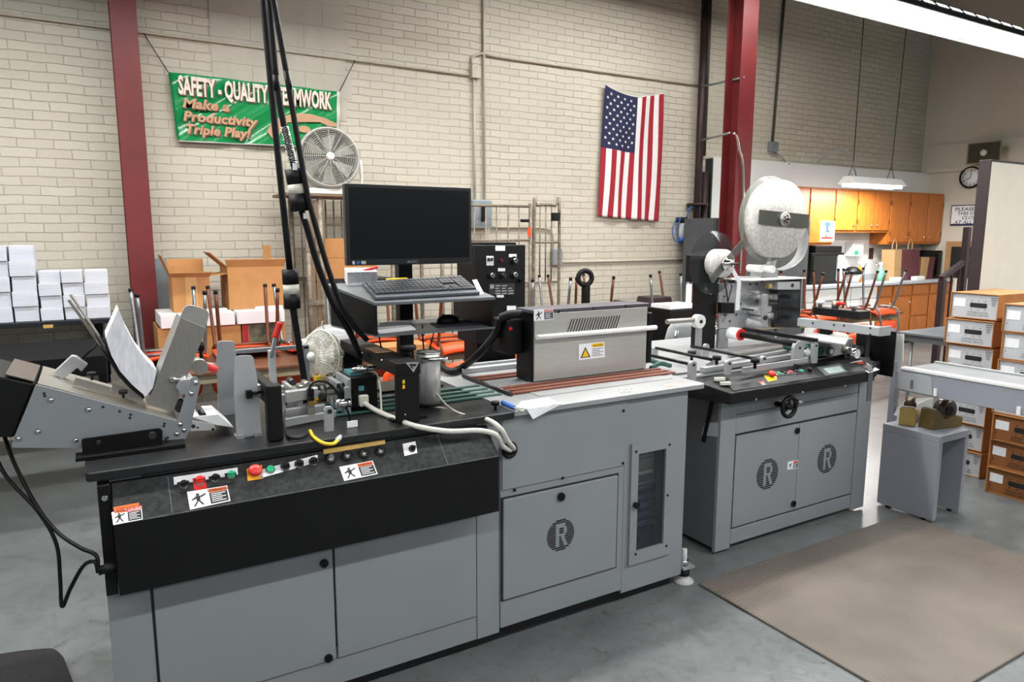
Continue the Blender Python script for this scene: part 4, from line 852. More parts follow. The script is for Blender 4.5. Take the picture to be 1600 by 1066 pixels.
# aluminium roller assembly between gate and gantry
q = thing('roller_assembly', 'aluminium roller and sensor assembly on the table between the black gate and black gantry', 'mechanism', (.62, 2.48, .945))
obj('front_block', MB().prism(PY([(447, 613), (497, 606), (497, 622), (447, 630)], 2.43), (0, .03, 0)), ALU, q, .002)
obj('lower_beam', MB().prism(PY([(446, 640), (508, 632), (508, 648), (446, 656)], 2.45), (0, .02, 0)), ALU, q, .002)
obj('table_beam', MB().prism(PY([(446, 655), (526, 642), (526, 652), (446, 668)], 2.40), (0, .015, 0)), ALUT, q, .002)
for yy in (2.45, 2.62): obj('cross_shaft', MB().cyl(V((.50, yy+.05, 1.03)), V((.78, yy+.05, 1.03)), .011, n=12), STEEL, q)
for i, xx in enumerate((.53, .60, .67, .74)): obj('drive_wheel', MB().cyl((xx, 2.50, 1.03), (xx+.018, 2.50, 1.03), .03, n=20), BLACKM if i % 2 else DKMET, q)
for xx in (.52, .58, .75): obj('carrier', MB().box(xx, xx+.02, 2.46, 2.7, .947, 1.05), ALU if xx < .7 else GREY, q, .002)
obj('sensor', MB().prism(PY([(483, 609), (491, 608), (491, 632), (483, 633)], 2.40), (0, .03, 0)), BLACK, q, .002)
obj('sensor_foot', MB().prism(PY([(482, 633), (492, 632), (492, 648), (482, 650)], 2.40), (0, .03, 0)), STEEL, q); c = aY(488, 630, 2.395); obj('brass_fitting', MB().cbox(c, .025, .02, .012), mat('brass', '#a88a44', .35, .8), q)
pp = PY([(507, 641), (510, 636), (518, 635.5), (522, 640), (522, 676), (508, 679)], 2.29); obj('post_plate', MB().prism(pp, (0, .014, 0)), ALUT, q, .001)
c = aY(515, 643, 2.29); obj('post_hole', MB().cyl((c.x, 2.2895, c.z), (c.x, 2.286, c.z), .008, n=14), INKT, q)
for p in ((470, 606), (512, 606), (478, 600), (455, 596)): c = aY(*p, 2.55); obj('clamp_screw', MB().cyl(c+V((0, -.03, 0)), c+V((0, .03, 0)), .012, n=12), random.choice([DKMET, STEEL]), q)
c = aY(525, 632, 2.36); obj('end_roller', MB().cyl(c, c+V((.05, 0, 0)), .016, n=16), CHROME, q)
# black sensor lead with a yellow end
def crop2(x, y): return (300+x*.2625, 460+y*.2625)
pts = [aY(*crop2(*p), 2.36) for p in ((700, 600), (705, 545), (745, 518), (810, 528), (870, 590), (915, 670), (938, 730), (935, 785))]
q = thing('sensor_lead', 'black sensor lead with a white tag and bright yellow end looping over the table front', 'cable', (pts[-1].x, 2.3, .95))
obj('lead', MB().tube(pts+[aY(*crop2(905, 825), 2.28), aY(*crop2(880, 850), 2.26)], .004, 8), CABB, q)
obj('yellow_lead', MB().tube([aZ(*crop2(872, 862), .955), aZ(*crop2(840, 890), .952), aZ(*crop2(780, 885), .952), aZ(*crop2(725, 850), .952), aZ(*crop2(703, 812), .952)], .0055, 8), YELLOW, q)
obj('plug', MB().tube([aY(*crop2(890, 842), 2.27), aZ(*crop2(866, 868), .956)], .008, 8, smooth=False), GREYL, q); c = aY(*crop2(955, 772), 2.30); obj('tag', MB().cbox(c, .036, .004, .022), PAPER, q)
single('sensor_lead', MB().tube([aZ(*crop2(555, 800), .952), aZ(*crop2(575, 850), .952), aZ(*crop2(630, 858), .952), aZ(*crop2(690, 835), .952)], .005, 8), CABB, 'short black lead lying on the table beside the foot of the black gate', 'cable')
# label box behind the fan
c0, c1 = aY(512, 590, 2.72), aY(538, 618, 2.72); q = thing('power_block', 'small black box with red and white labels right of the ivory clip fan', 'power supply', ((c0.x+c1.x)/2, 2.76, .945))
obj('case', MB().box(c0.x, c1.x, 2.72, 2.85, .9455, c0.z), BLACK, q, .003); obj('label', MB().box(c0.x+.006, c1.x-.004, 2.718, 2.72, c0.z-.03, c0.z-.006), mat('pink_label', '#d8b0b0', .6), q); obj('label', MB().box(c0.x+.006, c1.x-.004, 2.718, 2.72, c0.z-.052, c0.z-.036), GREYL, q)
# ------------- black gantry
Yq = 2.255; qx0, qx1 = aY(622, 640, Yq).x, aY(656, 640, Yq).x; qz = aY(640, 566, Yq).z; bk = aZ(541, 530, qz); yb = min(bk.y, 2.93)
q = thing('black_gantry', 'black steel gantry frame spanning the table from front to back', 'gantry', ((qx0+qx1)/2, 2.5, .945))
obj('front_leg', MB().box(qx0, qx1, Yq, Yq+.03, .9455, qz-.03), BLACKM, q, .003); obj('rear_leg', MB().box(qx0, qx1, yb-.03, yb, .9455, qz-.03), BLACKM, q, .003)
obj('beam', MB().box(qx0-.004, qx1+.004, Yq-.004, yb, qz-.045, qz), BLACKM, q, .003); obj('foot', MB().box(qx0-.01, qx1+.04, Yq+.03, Yq+.07, .9455, .955), BLACK, q)
obj('logo_sticker', MB().plate(PY([(634, 567), (655, 566), (646, 582)], Yq-.005), .001), mat('silver_sticker', '#c9c9c9', .3, .4, var=.2, vs=60), q)
obj('logo_mark', MB().plate(PY([(639, 569), (651, 568.5), (649, 573), (644, 572), (646, 577), (643, 575)], Yq-.0065), .0005), INKT, q)
for z_ in (598, 606): obj('yellow_sticker', MB().plate(PY([(629, z_-4), (632.5, z_-4.5), (632.5, z_+1), (629, z_+2)], Yq-.001), .001), YELLOW, q)
c = aZ(590, 547, qz); obj('tan_tape', MB().cbox(c+V((0, 0, .001)), .06, .13, .0015), TAPE, q)
b = MB()
for p in ((566, 552), (597, 563), (633, 648)): 
    c = aY(*p, Yq) if p[0] > 620 else aX(*p, qx0-.004); b.sph(c, .004, 6)
obj('rivets', b, CHROME, q)
c = aZ(637, 556, qz); obj('knob', MB().cyl((c.x, c.y, qz), (c.x, c.y, qz+.02), .014, n=12).lathe((c.x, c.y, qz+.018), ZD, [(.02, 0), (.032, .004), (.032, .018), (.026, .024), (.001, .024)], 20), BLACKM, q)
# chrome canister
c0 = aY(669, 590, 2.45); zt_ = aY(669, 550, 2.45).z
q = thing('ink_canister', 'shiny chrome canister standing right behind the black gantry', 'canister', (c0.x, 2.45, .955)); rr = .047
obj('body', MB().lathe((c0.x, 2.45, .96), ZD, [(.001, 0), (rr, 0), (rr, zt_-.965), (rr*.9, zt_-.958), (.001, zt_-.956)], 28), mat('bright_steel', '#dcdcda', .22, .55, var=.03), q); obj('top_rim', MB().torus((c0.x, 2.45, zt_), ZD, rr, .004, 28, 6), CHROME, q); obj('base', MB().cyl((c0.x, 2.45, .9535), (c0.x, 2.45, .965), rr+.004, n=24), BLACKM, q)
obj('side_bar', MB().cyl((c0.x-.045, 2.41, zt_-.02), (c0.x+.05, 2.38, zt_-.02), .008, n=10), CHROME, q)
# ink heads with connectors
def head(Y, px0, px1, pyt, pyb, lb, conn, z_teal=True):
    x0, x1 = aY(px0, pyb, Y).x, aY(px1, pyb, Y).x; zt_ = aY(px0, pyt, Y).z
    q = thing('ink_printer', lb, 'printer', ((x0+x1)/2, Y+.07, .954)); z0 = .9545
    obj('body', MB().box(x0, x1, Y, Y+.16, z0, zt_), BLACK, q, .004); obj('end_plate', MB().box(x0-.014, x0, Y+.005, Y+.155, z0+.01, zt_-.004), ALU, q, .002); obj('teal_block', MB().box(x0+.004, x1-.05, Y+.03, Y+.11, zt_, zt_+.014), mat('teal_plastic', '#4f8d92', .4), q, .002)
    obj('clamp_bar', MB().cyl((x0+.01, Y+.02, zt_+.024), (x1+.02, Y+.02, zt_+.024), .009, n=12), CHROME, q); obj('latch_frame', MB().box(x0+.06, x1-.004, Y+.04, Y+.12, zt_, zt_+.022), STEEL, q, .003)
    c = aY(conn[0], conn[1], Y-.012); k = obj('connector', MB().cbox(c, .034, .024, .042), OFFW, q, .004); obj('jack', MB().cbox(c+V((-.004, .01, .045)), .02, .006, .018), mat('teal_plastic', '#4f8d92'), q)
    return c
k1 = head(2.50, 551, 591, 590, 645, 'nearer black ink head with a cable plug, left of the black gantry leg', (568, 626))
k2 = head(2.47, 657, 683, 580, 640, 'black ink head partly hidden behind the black gantry leg', (664, 628))
def cab(pts, r, lb): single('data_cable', MB().tube(pts, r, 8), CORDG, lb, 'cable', None)
gx, gz_ = GR.x, GR.z
cab([k1+V((0, -.012, -.008)), aY(585, 640, 2.44), aY(612, 652, 2.34), aY(650, 666, 2.2), aY(700, 674, 2.16), aY(748, 673, 2.14), aY(775, 680, 2.14), aY(785, 697, 2.17), V((gx-.008, 2.21, gz_+.005)), V((gx-.004, 2.26, gz_))], .0095, 'thick grey-white data cable from the nearer ink head across the console to the grommet')
cab([k2+V((0, -.012, -.008)), aY(690, 640, 2.40), aY(730, 648, 2.3), aY(762, 656, 2.2), aY(782, 670, 2.15), aY(794, 690, 2.17), V((gx+.008, 2.21, gz_+.008)), V((gx+.004, 2.26, gz_))], .009, 'thick grey-white data cable from the hidden ink head to the grommet')
cab([aY(577, 580, 2.53), aY(588, 584, 2.52), aY(594, 605, 2.48), aY(596, 640, 2.44), aY(597, 650, 2.40)], .0035, 'thin grey lead rising from the nearer ink head')
cab([aY(674, 576, 2.46), aY(676, 600, 2.44), aY(690, 625, 2.38), aY(710, 642, 2.3), aY(735, 651, 2.26)], .0035, 'thin white lead dropping from the chrome canister')
# ================================================================ computer desk, monitor, keyboard
sd = thing('computer_stand', 'black post stand with keyboard tray and lower shelf behind the machine', 'stand', (1.05, 2.84, .945))
pc = aY(633, 500, 2.82)
obj('base_plate', MB().box(pc.x-.14, pc.x+.14, 2.74, 2.93, .9455, .955), BLACK, sd, .003); obj('post', MB().box(pc.x-.031, pc.x+.031, 2.80, 2.85, .955, 1.62), BLACK, sd, .004)
fl, fr = aY(586, 474, 2.40), aY(774, 463, 2.40); zf = (fl.z+fr.z)/2
zbk = zf+.045; bl_, br_ = V((fl.x-.06, 2.80, zbk)), V((fr.x+.02, 2.80, zbk))
tray = obj('keyboard_tray', MB().prism([V((fl.x, 2.40, zf)), V((fr.x, 2.40, zf)), br_, bl_], (0, 0, -.012)), GREYD, sd, .002)
nT = (V((fr.x, 2.40, zf))-V((fl.x, 2.40, zf))).cross(bl_-V((fl.x, 2.40, zf))).normalized(); nT = nT if nT.z > 0 else -nT
def onT(px, py, h=0): return aP(px, py, V((fl.x, 2.40, zf))+nT*h, nT)
zs = aY(594, 523, 2.42).z
obj('side_plate', MB().prism([V((fl.x, 2.402, zf-.012)), V((fl.x-.05, 2.78, zbk-.012)), V((fl.x-.05, 2.78, zs)), V((fl.x, 2.402, zs))], (.008, 0, 0)), BLACK, sd); obj('side_plate', MB().prism([V((fr.x-.006, 2.402, zf-.012)), V((fr.x+.01, 2.78, zbk-.012)), V((fr.x+.01, 2.78, zs)), V((fr.x-.006, 2.402, zs))], (-.008, 0, 0)), BLACK, sd)
obj('lower_shelf', MB().prism([V((fl.x, 2.402, zs)), V((fr.x, 2.402, zs)), V((fr.x, 2.78, zs)), V((fl.x-.05, 2.78, zs))], (0, 0, -.006)), GREYD, sd)
# monitor
mo = thing('monitor', 'wide black computer monitor on the black post stand', 'monitor', (1.08, 2.62, 1.48))
mx0, mx1, mz0, mz1 = .818, 1.340, 1.481, 1.783; Ym = 2.60
obj('housing', MB().box(mx0, mx1, Ym, Ym+.035, mz0, mz1), mat('grey_black_bezel', '#1a1b1e', .35), mo, .004)
obj('screen', MB().box(mx0+.014, mx1-.013, Ym-.001, Ym+.003, mz0+.024, mz1-.013), SCREEN, mo)
obj('rear_bulge', MB().box(mx0+.12, mx1-.12, Ym+.035, Ym+.075, mz0+.04, mz1-.06), BLACKM, mo, .015); obj('mount_arm', MB().box(pc.x-.03, pc.x+.03, Ym+.07, 2.799, 1.58, 1.62), BLACK, mo)
obj('brand_lettering', MB().text('AOC', ((mx0+mx1)/2+.0, Ym-.001, mz0+.006), XD, ZD, .015, .0003, 'CENTER', sx=1.4), mat('silver_print', '#8d9298', .4), mo, flat=True)
for k, (cx, wd_, m_) in enumerate(((.024, .008, WHITE), (.042, .013, BLUE), (.063, .018, GREYL))): obj('energy_sticker', MB().box(mx0+cx-wd_/2, mx0+cx+wd_/2, Ym-.001, Ym, mz0+.005, mz0+.017), m_, mo)
# keyboard
kb = thing('keyboard', 'grey computer keyboard on the tilted black tray below the monitor', 'keyboard', onT(655, 455))
K = [onT(566, 447, .001), onT(720, 436, .001), onT(750, 461, .001), onT(587, 470, .001)]
kx = (K[1]-K[0]).lerp(K[2]-K[3], .5).normalized(); 
obj('case', MB().prism(K, nT*.014), mat('grey_keyboard_case', '#4b525a', .45), kb, .004)
b = MB()
def kp(u, v, h): return K[0].lerp(K[1], u).lerp(K[3].lerp(K[2], u), v)+nT*h
keys = []
for r in range(6):
    v0 = .07+r*.135+(0.02 if r else 0)
    for c in range(21):
        if c in (15, 18) and False: continue
        u0 = .02+c*.0455+(.008 if c > 14 else 0)+(.004 if c > 17 else 0)
        if r == 5 and 4 <= c <= 9:
            if c > 4: continue
            keys.append((u0, u0+.0455*6-.006, v0)); continue
        if r in (3, 4) and 15 <= c <= 17 and not (r == 4 and c == 16): continue
        if u0+.04 > .985: continue
        keys.append((u0, u0+.0395, v0))
for u0, u1, v0 in keys: b.prism([kp(u0, v0, .015), kp(u1, v0, .015), kp(u1, v0+.115, .015), kp(u0, v0+.115, .015)], nT*.006)
kk = obj('keys', b, mat('dark_grey_keycap', '#30353b', .5), kb); kk['kind'] = 'stuff'
single('tape_strip', MB().prism([onT(738, 438, .001), onT(745, 437, .001), onT(756, 459, .001), onT(749, 461, .001)], nT*.001), PAPER, 'white paper strip stuck to the tray right of the keyboard', 'paper')
c = onT(565, 440, .0); bx = MB().prism([onT(543, 447, .001), onT(590, 446, .001), onT(588, 439, .001)+V((0, .02, 0)), onT(541, 440, .001)+V((0, .02, 0))], (0, 0, .055))
single('tissue_box', bx, mat('white_foam', '#e9e9ec', .8, col2='#cfd0d6', vs=50), 'small white foam block standing at the left end of the keyboard tray', 'box', bev=.002)
single('box_cutter', MB().bar(onT(604, 438, .008), onT(636, 436, .008), .02, .012, nT), YELLOW, 'yellow box cutter lying behind the keyboard', 'tool', bev=.003)
c = onT(575, 424, .06); single('red_marker', MB().cyl(c+V((0, .05, -.0)), c+V((.06, .06, .012)), .006, n=8), RED, 'red marker pen lying on the white foam block', 'pen')
pd = thing('mouse_pad', 'dark blue mouse pad on the right of the lower shelf', 'mouse pad', aZ(715, 505, zs+.0005))
obj('pad', MB().prism([aZ(672, 506, zs+.0005), aZ(684, 513, zs+.0005), aZ(757, 507, zs+.0005), aZ(744, 499, zs+.0005)], (0, 0, .003)), mat('navy_pad', '#161c2c', .7), pd)
c = aZ(700, 504, zs+.004); ms = thing('computer_mouse', 'black computer mouse on the dark blue pad', 'mouse', c)
obj('shell', MB().sph(c+ZD*.006, 1, 10, (.048, .03, .027)), BLACKM, ms); obj('wheel', MB().cyl(c+V((-.02, -.005, .03)), c+V((-.02, .005, .03)), .006, n=10), DKMET, ms); obj('cord', MB().tube([c+V((.04, .01, .01)), c+V((.08, .06, .02)), c+V((.1, .12, .02))], .002, 5), CABB, ms)
pq = [aZ(592, 522, zs), aZ(650, 516, zs), aZ(640, 506, zs), aZ(600, 508, zs)]
for k in range(3): single('paper_sheet', MB().prism([p+V((-.004*k, .006*k, .001+.004*k)) for p in pq], (0, 0, .003)), PAPER, ('lowest white paper on the lower shelf of the stand', 'middle white paper on the lower shelf of the stand', 'top white paper on the lower shelf under the keyboard')[k], 'paper')
for pp, lb in (([(660, 508), (662, 545), (668, 575)], 'thin black cable hanging from the lower shelf under the mouse pad'), ([(680, 512), (672, 545), (672, 580)], 'second thin black cable hanging below the mouse pad'), ([(592, 522), (594, 535), (598, 552)], 'thin black cable hanging at the left end of the lower shelf')):
    single('thin_cable', MB().tube([aY(*p, 2.5+.06*i) for i, p in enumerate(pp)], .003, 6), CABB, lb, 'cable')
# ================================================================ lamp control box on a pedestal behind the machine
Yk_ = 3.16; kx0, kx1 = aY(744, 440, Yk_).x, aY(821, 440, Yk_).x; kz1 = aY(780, 383, Yk_).z; kz0 = kz1-.50
q = thing('control_box', 'tall black electrical control box with dials and a nameplate behind the lamp box', 'control box', ((kx0+kx1)/2, 3.3, 0))
obj('case', MB().box(kx0, kx1, Yk_, Yk_+.22, kz0, kz1), BLACKM, q, .004); obj('top_cap', MB().box(kx0+.04, kx1-.04, Yk_+.03, Yk_+.2, kz1, kz1+.012), BLACK, q)
obj('pedestal', MB().box(kx0+.03, kx1-.03, Yk_+.05, Yk_+.2, 0, kz0), BLACK, q)
def ck(px, py, r=.014, m=CHROME, lab=None):
    c = aY(px, py, Yk_); k = obj('dial', MB().cyl((c.x, Yk_, c.z), (c.x, Yk_-.006, c.z), r*1.5, n=18), BLACK, q); obj('dial_knob', MB().cyl((c.x, Yk_-.006, c.z), (c.x, Yk_-.025, c.z), r, r*.85, 16).box(c.x-.003, c.x+.003, Yk_-.028, Yk_-.024, c.z-r, c.z+r), m, k)
def lab(x0, y0, x1, y1, m=PAPER, nm='label'): return obj(nm, MB().plate(PY([(x0, y0), (x1, y0), (x1, y1), (x0, y1)], Yk_), .0015), m, q)
lab(774, 384, 789, 392); lab(760, 400, 771, 415, nm='switch_plate'); lab(795, 397, 807, 402); lab(778, 419, 789, 424)
c = aY(765, 405, Yk_); obj('toggle', MB().box(c.x-.014, c.x-.004, Yk_-.012, Yk_, c.z-.01, c.z+.006).box(c.x+.004, c.x+.014, Yk_-.012, Yk_, c.z-.01, c.z+.006), INKT, q)
c = aY(783, 407, Yk_); obj('indicator_lamp', MB().cyl((c.x, Yk_, c.z), (c.x, Yk_-.01, c.z), .009, n=12), mat('dark_red_lens', '#5a1a1e', .3), q)
ck(803, 407); ck(767, 430); ck(785, 430, .012, DKMET); ck(803, 429); ck(812, 438, .009, BLACK)
np_ = lab(764, 443, 804, 461, mat('nameplate', '#34353a', .4), 'nameplate')
a, e2 = aY(765, 446.5, Yk_-.003), aY(803, 446.5, Yk_-.003)
b = MB()
for r in range(4):
    for s in range(3 if r else 2):
        p, p2 = aY(774+10*s, 446+4*r, Yk_-.002), aY(774+10*s+(8 if r != 1 else 6), 447.3+4*r, Yk_-.002); b.box(p.x, p2.x, Yk_-.0025, Yk_-.002, p2.z, p.z)
p, p2 = aY(766, 445, Yk_-.002), aY(772, 451, Yk_-.002)
for k in range(3): b.box(p.x+k*(p2.x-p.x)/3, p.x+k*(p2.x-p.x)/3+.006, Yk_-.0025, Yk_-.002, p2.z, p.z)
obj('lettering', b, GREYL, np_); lab(776, 461, 787, 465); lab(792, 478, 806, 489)
# ================================================================ hanging power cords
def up(p, q, z=5.2):
    d = p-q; k = (z-p.z)/d.z if abs(d.z) > 1e-4 else 0; return p+d*k
Yh = 2.62
def conn(q, p, r, segs):
    """plug built of stacked rings along the cord from p downwards"""
    for (a, c, m, k) in segs: obj('connector_ring', MB().cyl(aY(*a, Yh), aY(*c, Yh), r*k, n=18), m, q)
q = thing('hanging_power_cord', 'left black power cord hanging from the ceiling with a black and white connector', 'cord', aY(470, 560, Yh))
p0, p1 = aY(411, 0, Yh), aY(430, 200, Yh)
obj('cord', MB().tube([up(p0, p1), p0, p1, aY(453, 422, Yh)], .0115, 10, k=4), CABB, q)
conn(q, None, .029, [((453, 421), (454.5, 444), BLACKM, 1.0), ((454.5, 444), (455.5, 459), OFFW, .96), ((455.5, 459), (457, 482), BLACKM, 1.02)])
obj('cord', MB().tube([aY(457, 480, Yh), aY(464, 520, Yh), aY(472, 570, Yh), aY(478, 606, Yh), V((aY(478, 606, Yh).x+.03, Yh+.02, .95))], .0115, 10), CABB, q)
q = thing('hanging_power_cord', 'middle black power cord with a mesh strain grip and black and white connector', 'cord', aY(552, 528, Yh))
Yh = 2.54
p0, p1 = aY(420, 0, Yh), aY(431, 118, Yh)
obj('cord', MB().tube([up(p0, p1), p0, p1, aY(444, 198, Yh), aY(461, 266, Yh)], .0105, 10, k=5), CABB, q)
b = MB(); A, B2 = aY(444, 198, Yh), aY(459, 258, Yh); u, w, d = frame(B2-A); L = (B2-A).length
for s in (1, -1):
    for k in range(5):
        b.tube([A+d*(L*i/24)+(u*math.cos(s*i*.8+k*1.257)+w*math.sin(s*i*.8+k*1.257))*.0145 for i in range(25)], .0009, 4, smooth=False)
obj('strain_mesh', b, CHROME, q)
conn(q, None, .034, [((460, 264), (465, 288), BLACKM, 1.0), ((465, 288), (467, 303), OFFW, 1.0), ((467, 303), (471, 330), BLACKM, 1.04)])
obj('cord', MB().tube([aY(471, 330, Yh), aY(478, 350, Yh), aY(497, 415, Yh), aY(522, 478, Yh), aY(548, 522, Yh), aY(562, 558, Yh+.04)], .0115, 10), CABB, q)
c0, c1 = aY(457, 255, Yh-.03), aY(464, 266, Yh-.03); obj('white_tag', MB().box(c0.x, c1.x, Yh-.034, Yh-.03, c1.z, c0.z), PAPER, q); c0, c1 = aY(474, 333, Yh-.02), aY(480, 342, Yh-.02); obj('white_tag', MB().box(c0.x, c1.x, Yh-.022, Yh-.016, c1.z, c0.z), PAPER, q)
Yh = 2.44
p0, p1 = aY(427, 0, Yh+.06), aY(447, 111, Yh+.06)
q = thing('hanging_power_cord', 'right black power cord hanging from the ceiling without a connector', 'cord', aY(573, 528, Yh+.06))
obj('cord', MB().tube([up(p0, p1), p0, p1, aY(465, 217, Yh+.06), aY(480, 302, Yh+.06), aY(491, 345, Yh+.06), aY(511, 415, Yh+.06), aY(535, 480, Yh+.06), aY(558, 515, Yh+.06), aY(574, 532, Yh+.06)], .0095, 10, k=5), CABB, q)
# ================================================================ folding tables and upturned chairs behind the machines
def table(x0, x1, y0, y1, z, lb, m=None, edge=None):
    t = thing('folding_table', lb, 'table', ((x0+x1)/2, (y0+y1)/2, 0))
    obj('tabletop', MB().box(x0, x1, y0, y1, z-.022, z), m or WOODT, t, .004); obj('apron', MB().box(x0+.03, x1-.03, y0+.03, y1-.03, z-.08, z-.022), edge or mat('tan_apron', '#8d8468', .5), t)
    for xx in (x0+.12, x1-.12):
        for yy in (y0+.08, y1-.08): obj('leg', MB().cyl((xx, yy, 0), (xx, yy, z-.08), .014, n=10), GALV, t)
    return t
ZT = .735
table(.15, 2.6, 4.75, 5.45, ZT, 'brown folding table with upturned chairs left of the monitor')
table(2.62, 4.42, 4.75, 5.45, ZT, 'brown folding table with upturned chairs behind the lamp box')
table(4.5, 6.1, 4.75, 5.45, ZT, 'brown folding table with upturned chairs behind the reels')
rt = aZ(1412, 487, ZT)
table(rt.x-1.75, rt.x, rt.y, rt.y+.75, ZT, 'brown folding table with upturned chairs in front of the kitchen counter')
def make_chair(name, lb, shell, legm, grp):
    t = thing(name, lb, 'chair', (0, 0, 0), grp)
    def shellmb(pts, dish=.02):
        b = MB(); n = len(pts); k = 8; vs = []
        for (y, z, w) in pts:
            for i in range(k+1): u = i/k*2-1; vs.append((u*w/2, y, z) if abs(z-.45) > .2 else (u*w/2, y, z+dish*u*u))
        if pts[0][1] > .53: vs = [(x, y-dish*1.5*(x/.22)**2, z) for x, y, z in vs]
        b.add(vs, [[j*(k+1)+i, j*(k+1)+i+1, (j+1)*(k+1)+i+1, (j+1)*(k+1)+i] for j in range(n-1) for i in range(k)], True); return b
    s = shellmb([(-.225, .415, .36), (-.20, .435, .41), (-.12, .44, .43), (0, .435, .43), (.12, .438, .42), (.18, .455, .40), (.205, .49, .38)])
    o = obj('seat', s, shell, t, flat=True); o.modifiers.new('shell', 'SOLIDIFY').thickness = .012
    s = shellmb([(.215, .56, .37), (.225, .59, .41), (.235, .65, .43), (.245, .72, .43), (.25, .77, .41), (.255, .80, .36)])
    o = obj('backrest', s, shell, t, flat=True); o.modifiers.new('shell', 'SOLIDIFY').thickness = .012
    for sx in (-1, 1):
        l = obj('leg', MB().tube([(sx*.17, -.10, .425), (sx*.185, -.18, .40), (sx*.20, -.225, 0)], .0125, 8, k=4), legm, t); obj('foot_cap', MB().cyl((sx*.20, -.2255, -.004), (sx*.20, -.224, .02), .015, n=10), BLACKM, l)
        l = obj('leg', MB().tube([(sx*.17, .10, .425), (sx*.185, .16, .40), (sx*.20, .26, 0)], .0125, 8, k=4), legm, t); obj('foot_cap', MB().cyl((sx*.20, .261, -.004), (sx*.20, .258, .02), .015, n=10), BLACKM, l)
        obj('back_post', MB().tube([(sx*.17, .0, .42), (sx*.185, .18, .425), (sx*.19, .225, .50), (sx*.17, .262, .76)], .011, 8), legm, t)
    obj('seat_bar', MB().cyl((-.17, -.10, .42), (.17, -.10, .42), .011, n=8).cyl((-.17, .10, .42), (.17, .10, .42), .011, n=8), legm, t)
    return t
chA = make_chair('stacking_chair', '', ORANGE, LEGB, 'upturned chairs on the folding tables')
chB = make_chair('stacking_chair', '', ORANGE, mat('grey_tube', '#85898c', .3, .7), 'upturned chairs on the folding tables')
chC = make_chair('stacking_chair', '', mat('grey_shell', '#a9adb0', .45), CHROME, 'chairs pushed under the tables')
used = set()
def chair(src, loc, rz, flip, lb, grp=None):
    rot = (PI, 0, rz) if flip else (0, 0, rz)
    z = loc[2]+(.484 if flip else 0)
    if src.name not in used:
        used.add(src.name); src.location = (loc[0], loc[1], z); src.rotation_euler = rot; src['label'] = lb
        if grp: src['group'] = grp
        return src
    return clone(src, (loc[0], loc[1], z), rot, lb, grp)
def at_tip(px, py, z): return aZ(px, py, z)
UPT = 'orange chair turned upside down on the table '
for src, xc, back, rz, lb in (
    (chB, .42, 1, .03, 'grey-legged '+UPT+'in front of the left red column'),
    (chA, .90, 1, -.03, 'brown-legged '+UPT+'below the large open carton'),
    (chB, 1.38, 1, .03, 'grey-legged '+UPT+'behind the ivory clip fan'),
    (chA, 1.86, 1, -.03, 'brown-legged '+UPT+'just left of the black monitor post'),
    (chA, 2.34, 0, .03, 'brown-legged '+UPT+'just right of the black monitor post'),
    (chB, 3.38, 1, .03, 'grey-legged '+UPT+'right of the control box'),
    (chA, 3.86, 1, -.04, 'brown-legged '+UPT+'in front of the black ring-topped stand'),
    (chB, 4.74, 0, .04, 'grey-legged '+UPT+'below the left edge of the flag'),
    (chA, 5.24, 1, -.05, 'brown-legged '+UPT+'below the air filter'),
    (chA, 5.75, 1, .04, 'brown-legged '+UPT+'left of the black reel cabinet')):
    chair(src, (xc, 5.30 if back else 4.90, ZT), rz+(PI if back else 0), True, lb)
for i, (dx, rz, s, w_) in enumerate(((-1.45, .05, chA, 'brown-legged'), (-.92, -.06, chA, 'brown-legged'), (-.40, .06, chB, 'grey-legged'))):
    chair(s, (rt.x+dx, rt.y+.155, ZT), rz, True, '%s orange chair upturned on the table before the kitchen, %s from its right end' % (w_, ('furthest', 'second', 'nearest')[i]))
# upright chairs
p = aY(1036, 520, 3.80); chair(chC, (p.x, 3.80, 0), PI+.1, False, 'grey high-backed chair standing behind the gap between the two machines', 'chairs standing on the floor'); chC.scale = (1.2, 1.15, 1.27)
p = aY(352, 535, 4.25); 
ch = [(620, 4.2, .1, 'orange chair standing on the floor behind the black gantry'), (795, 4.25, -.2, 'orange chair standing on the floor left of the lamp box'), (1275, 3.75, .1, 'orange chair standing behind the labelling head')]
for px, Y, rz, lb in ch: p = aY(px, 545, Y); chair(chA, (p.x, Y, 0), rz+PI, False, lb, 'chairs standing on the floor')
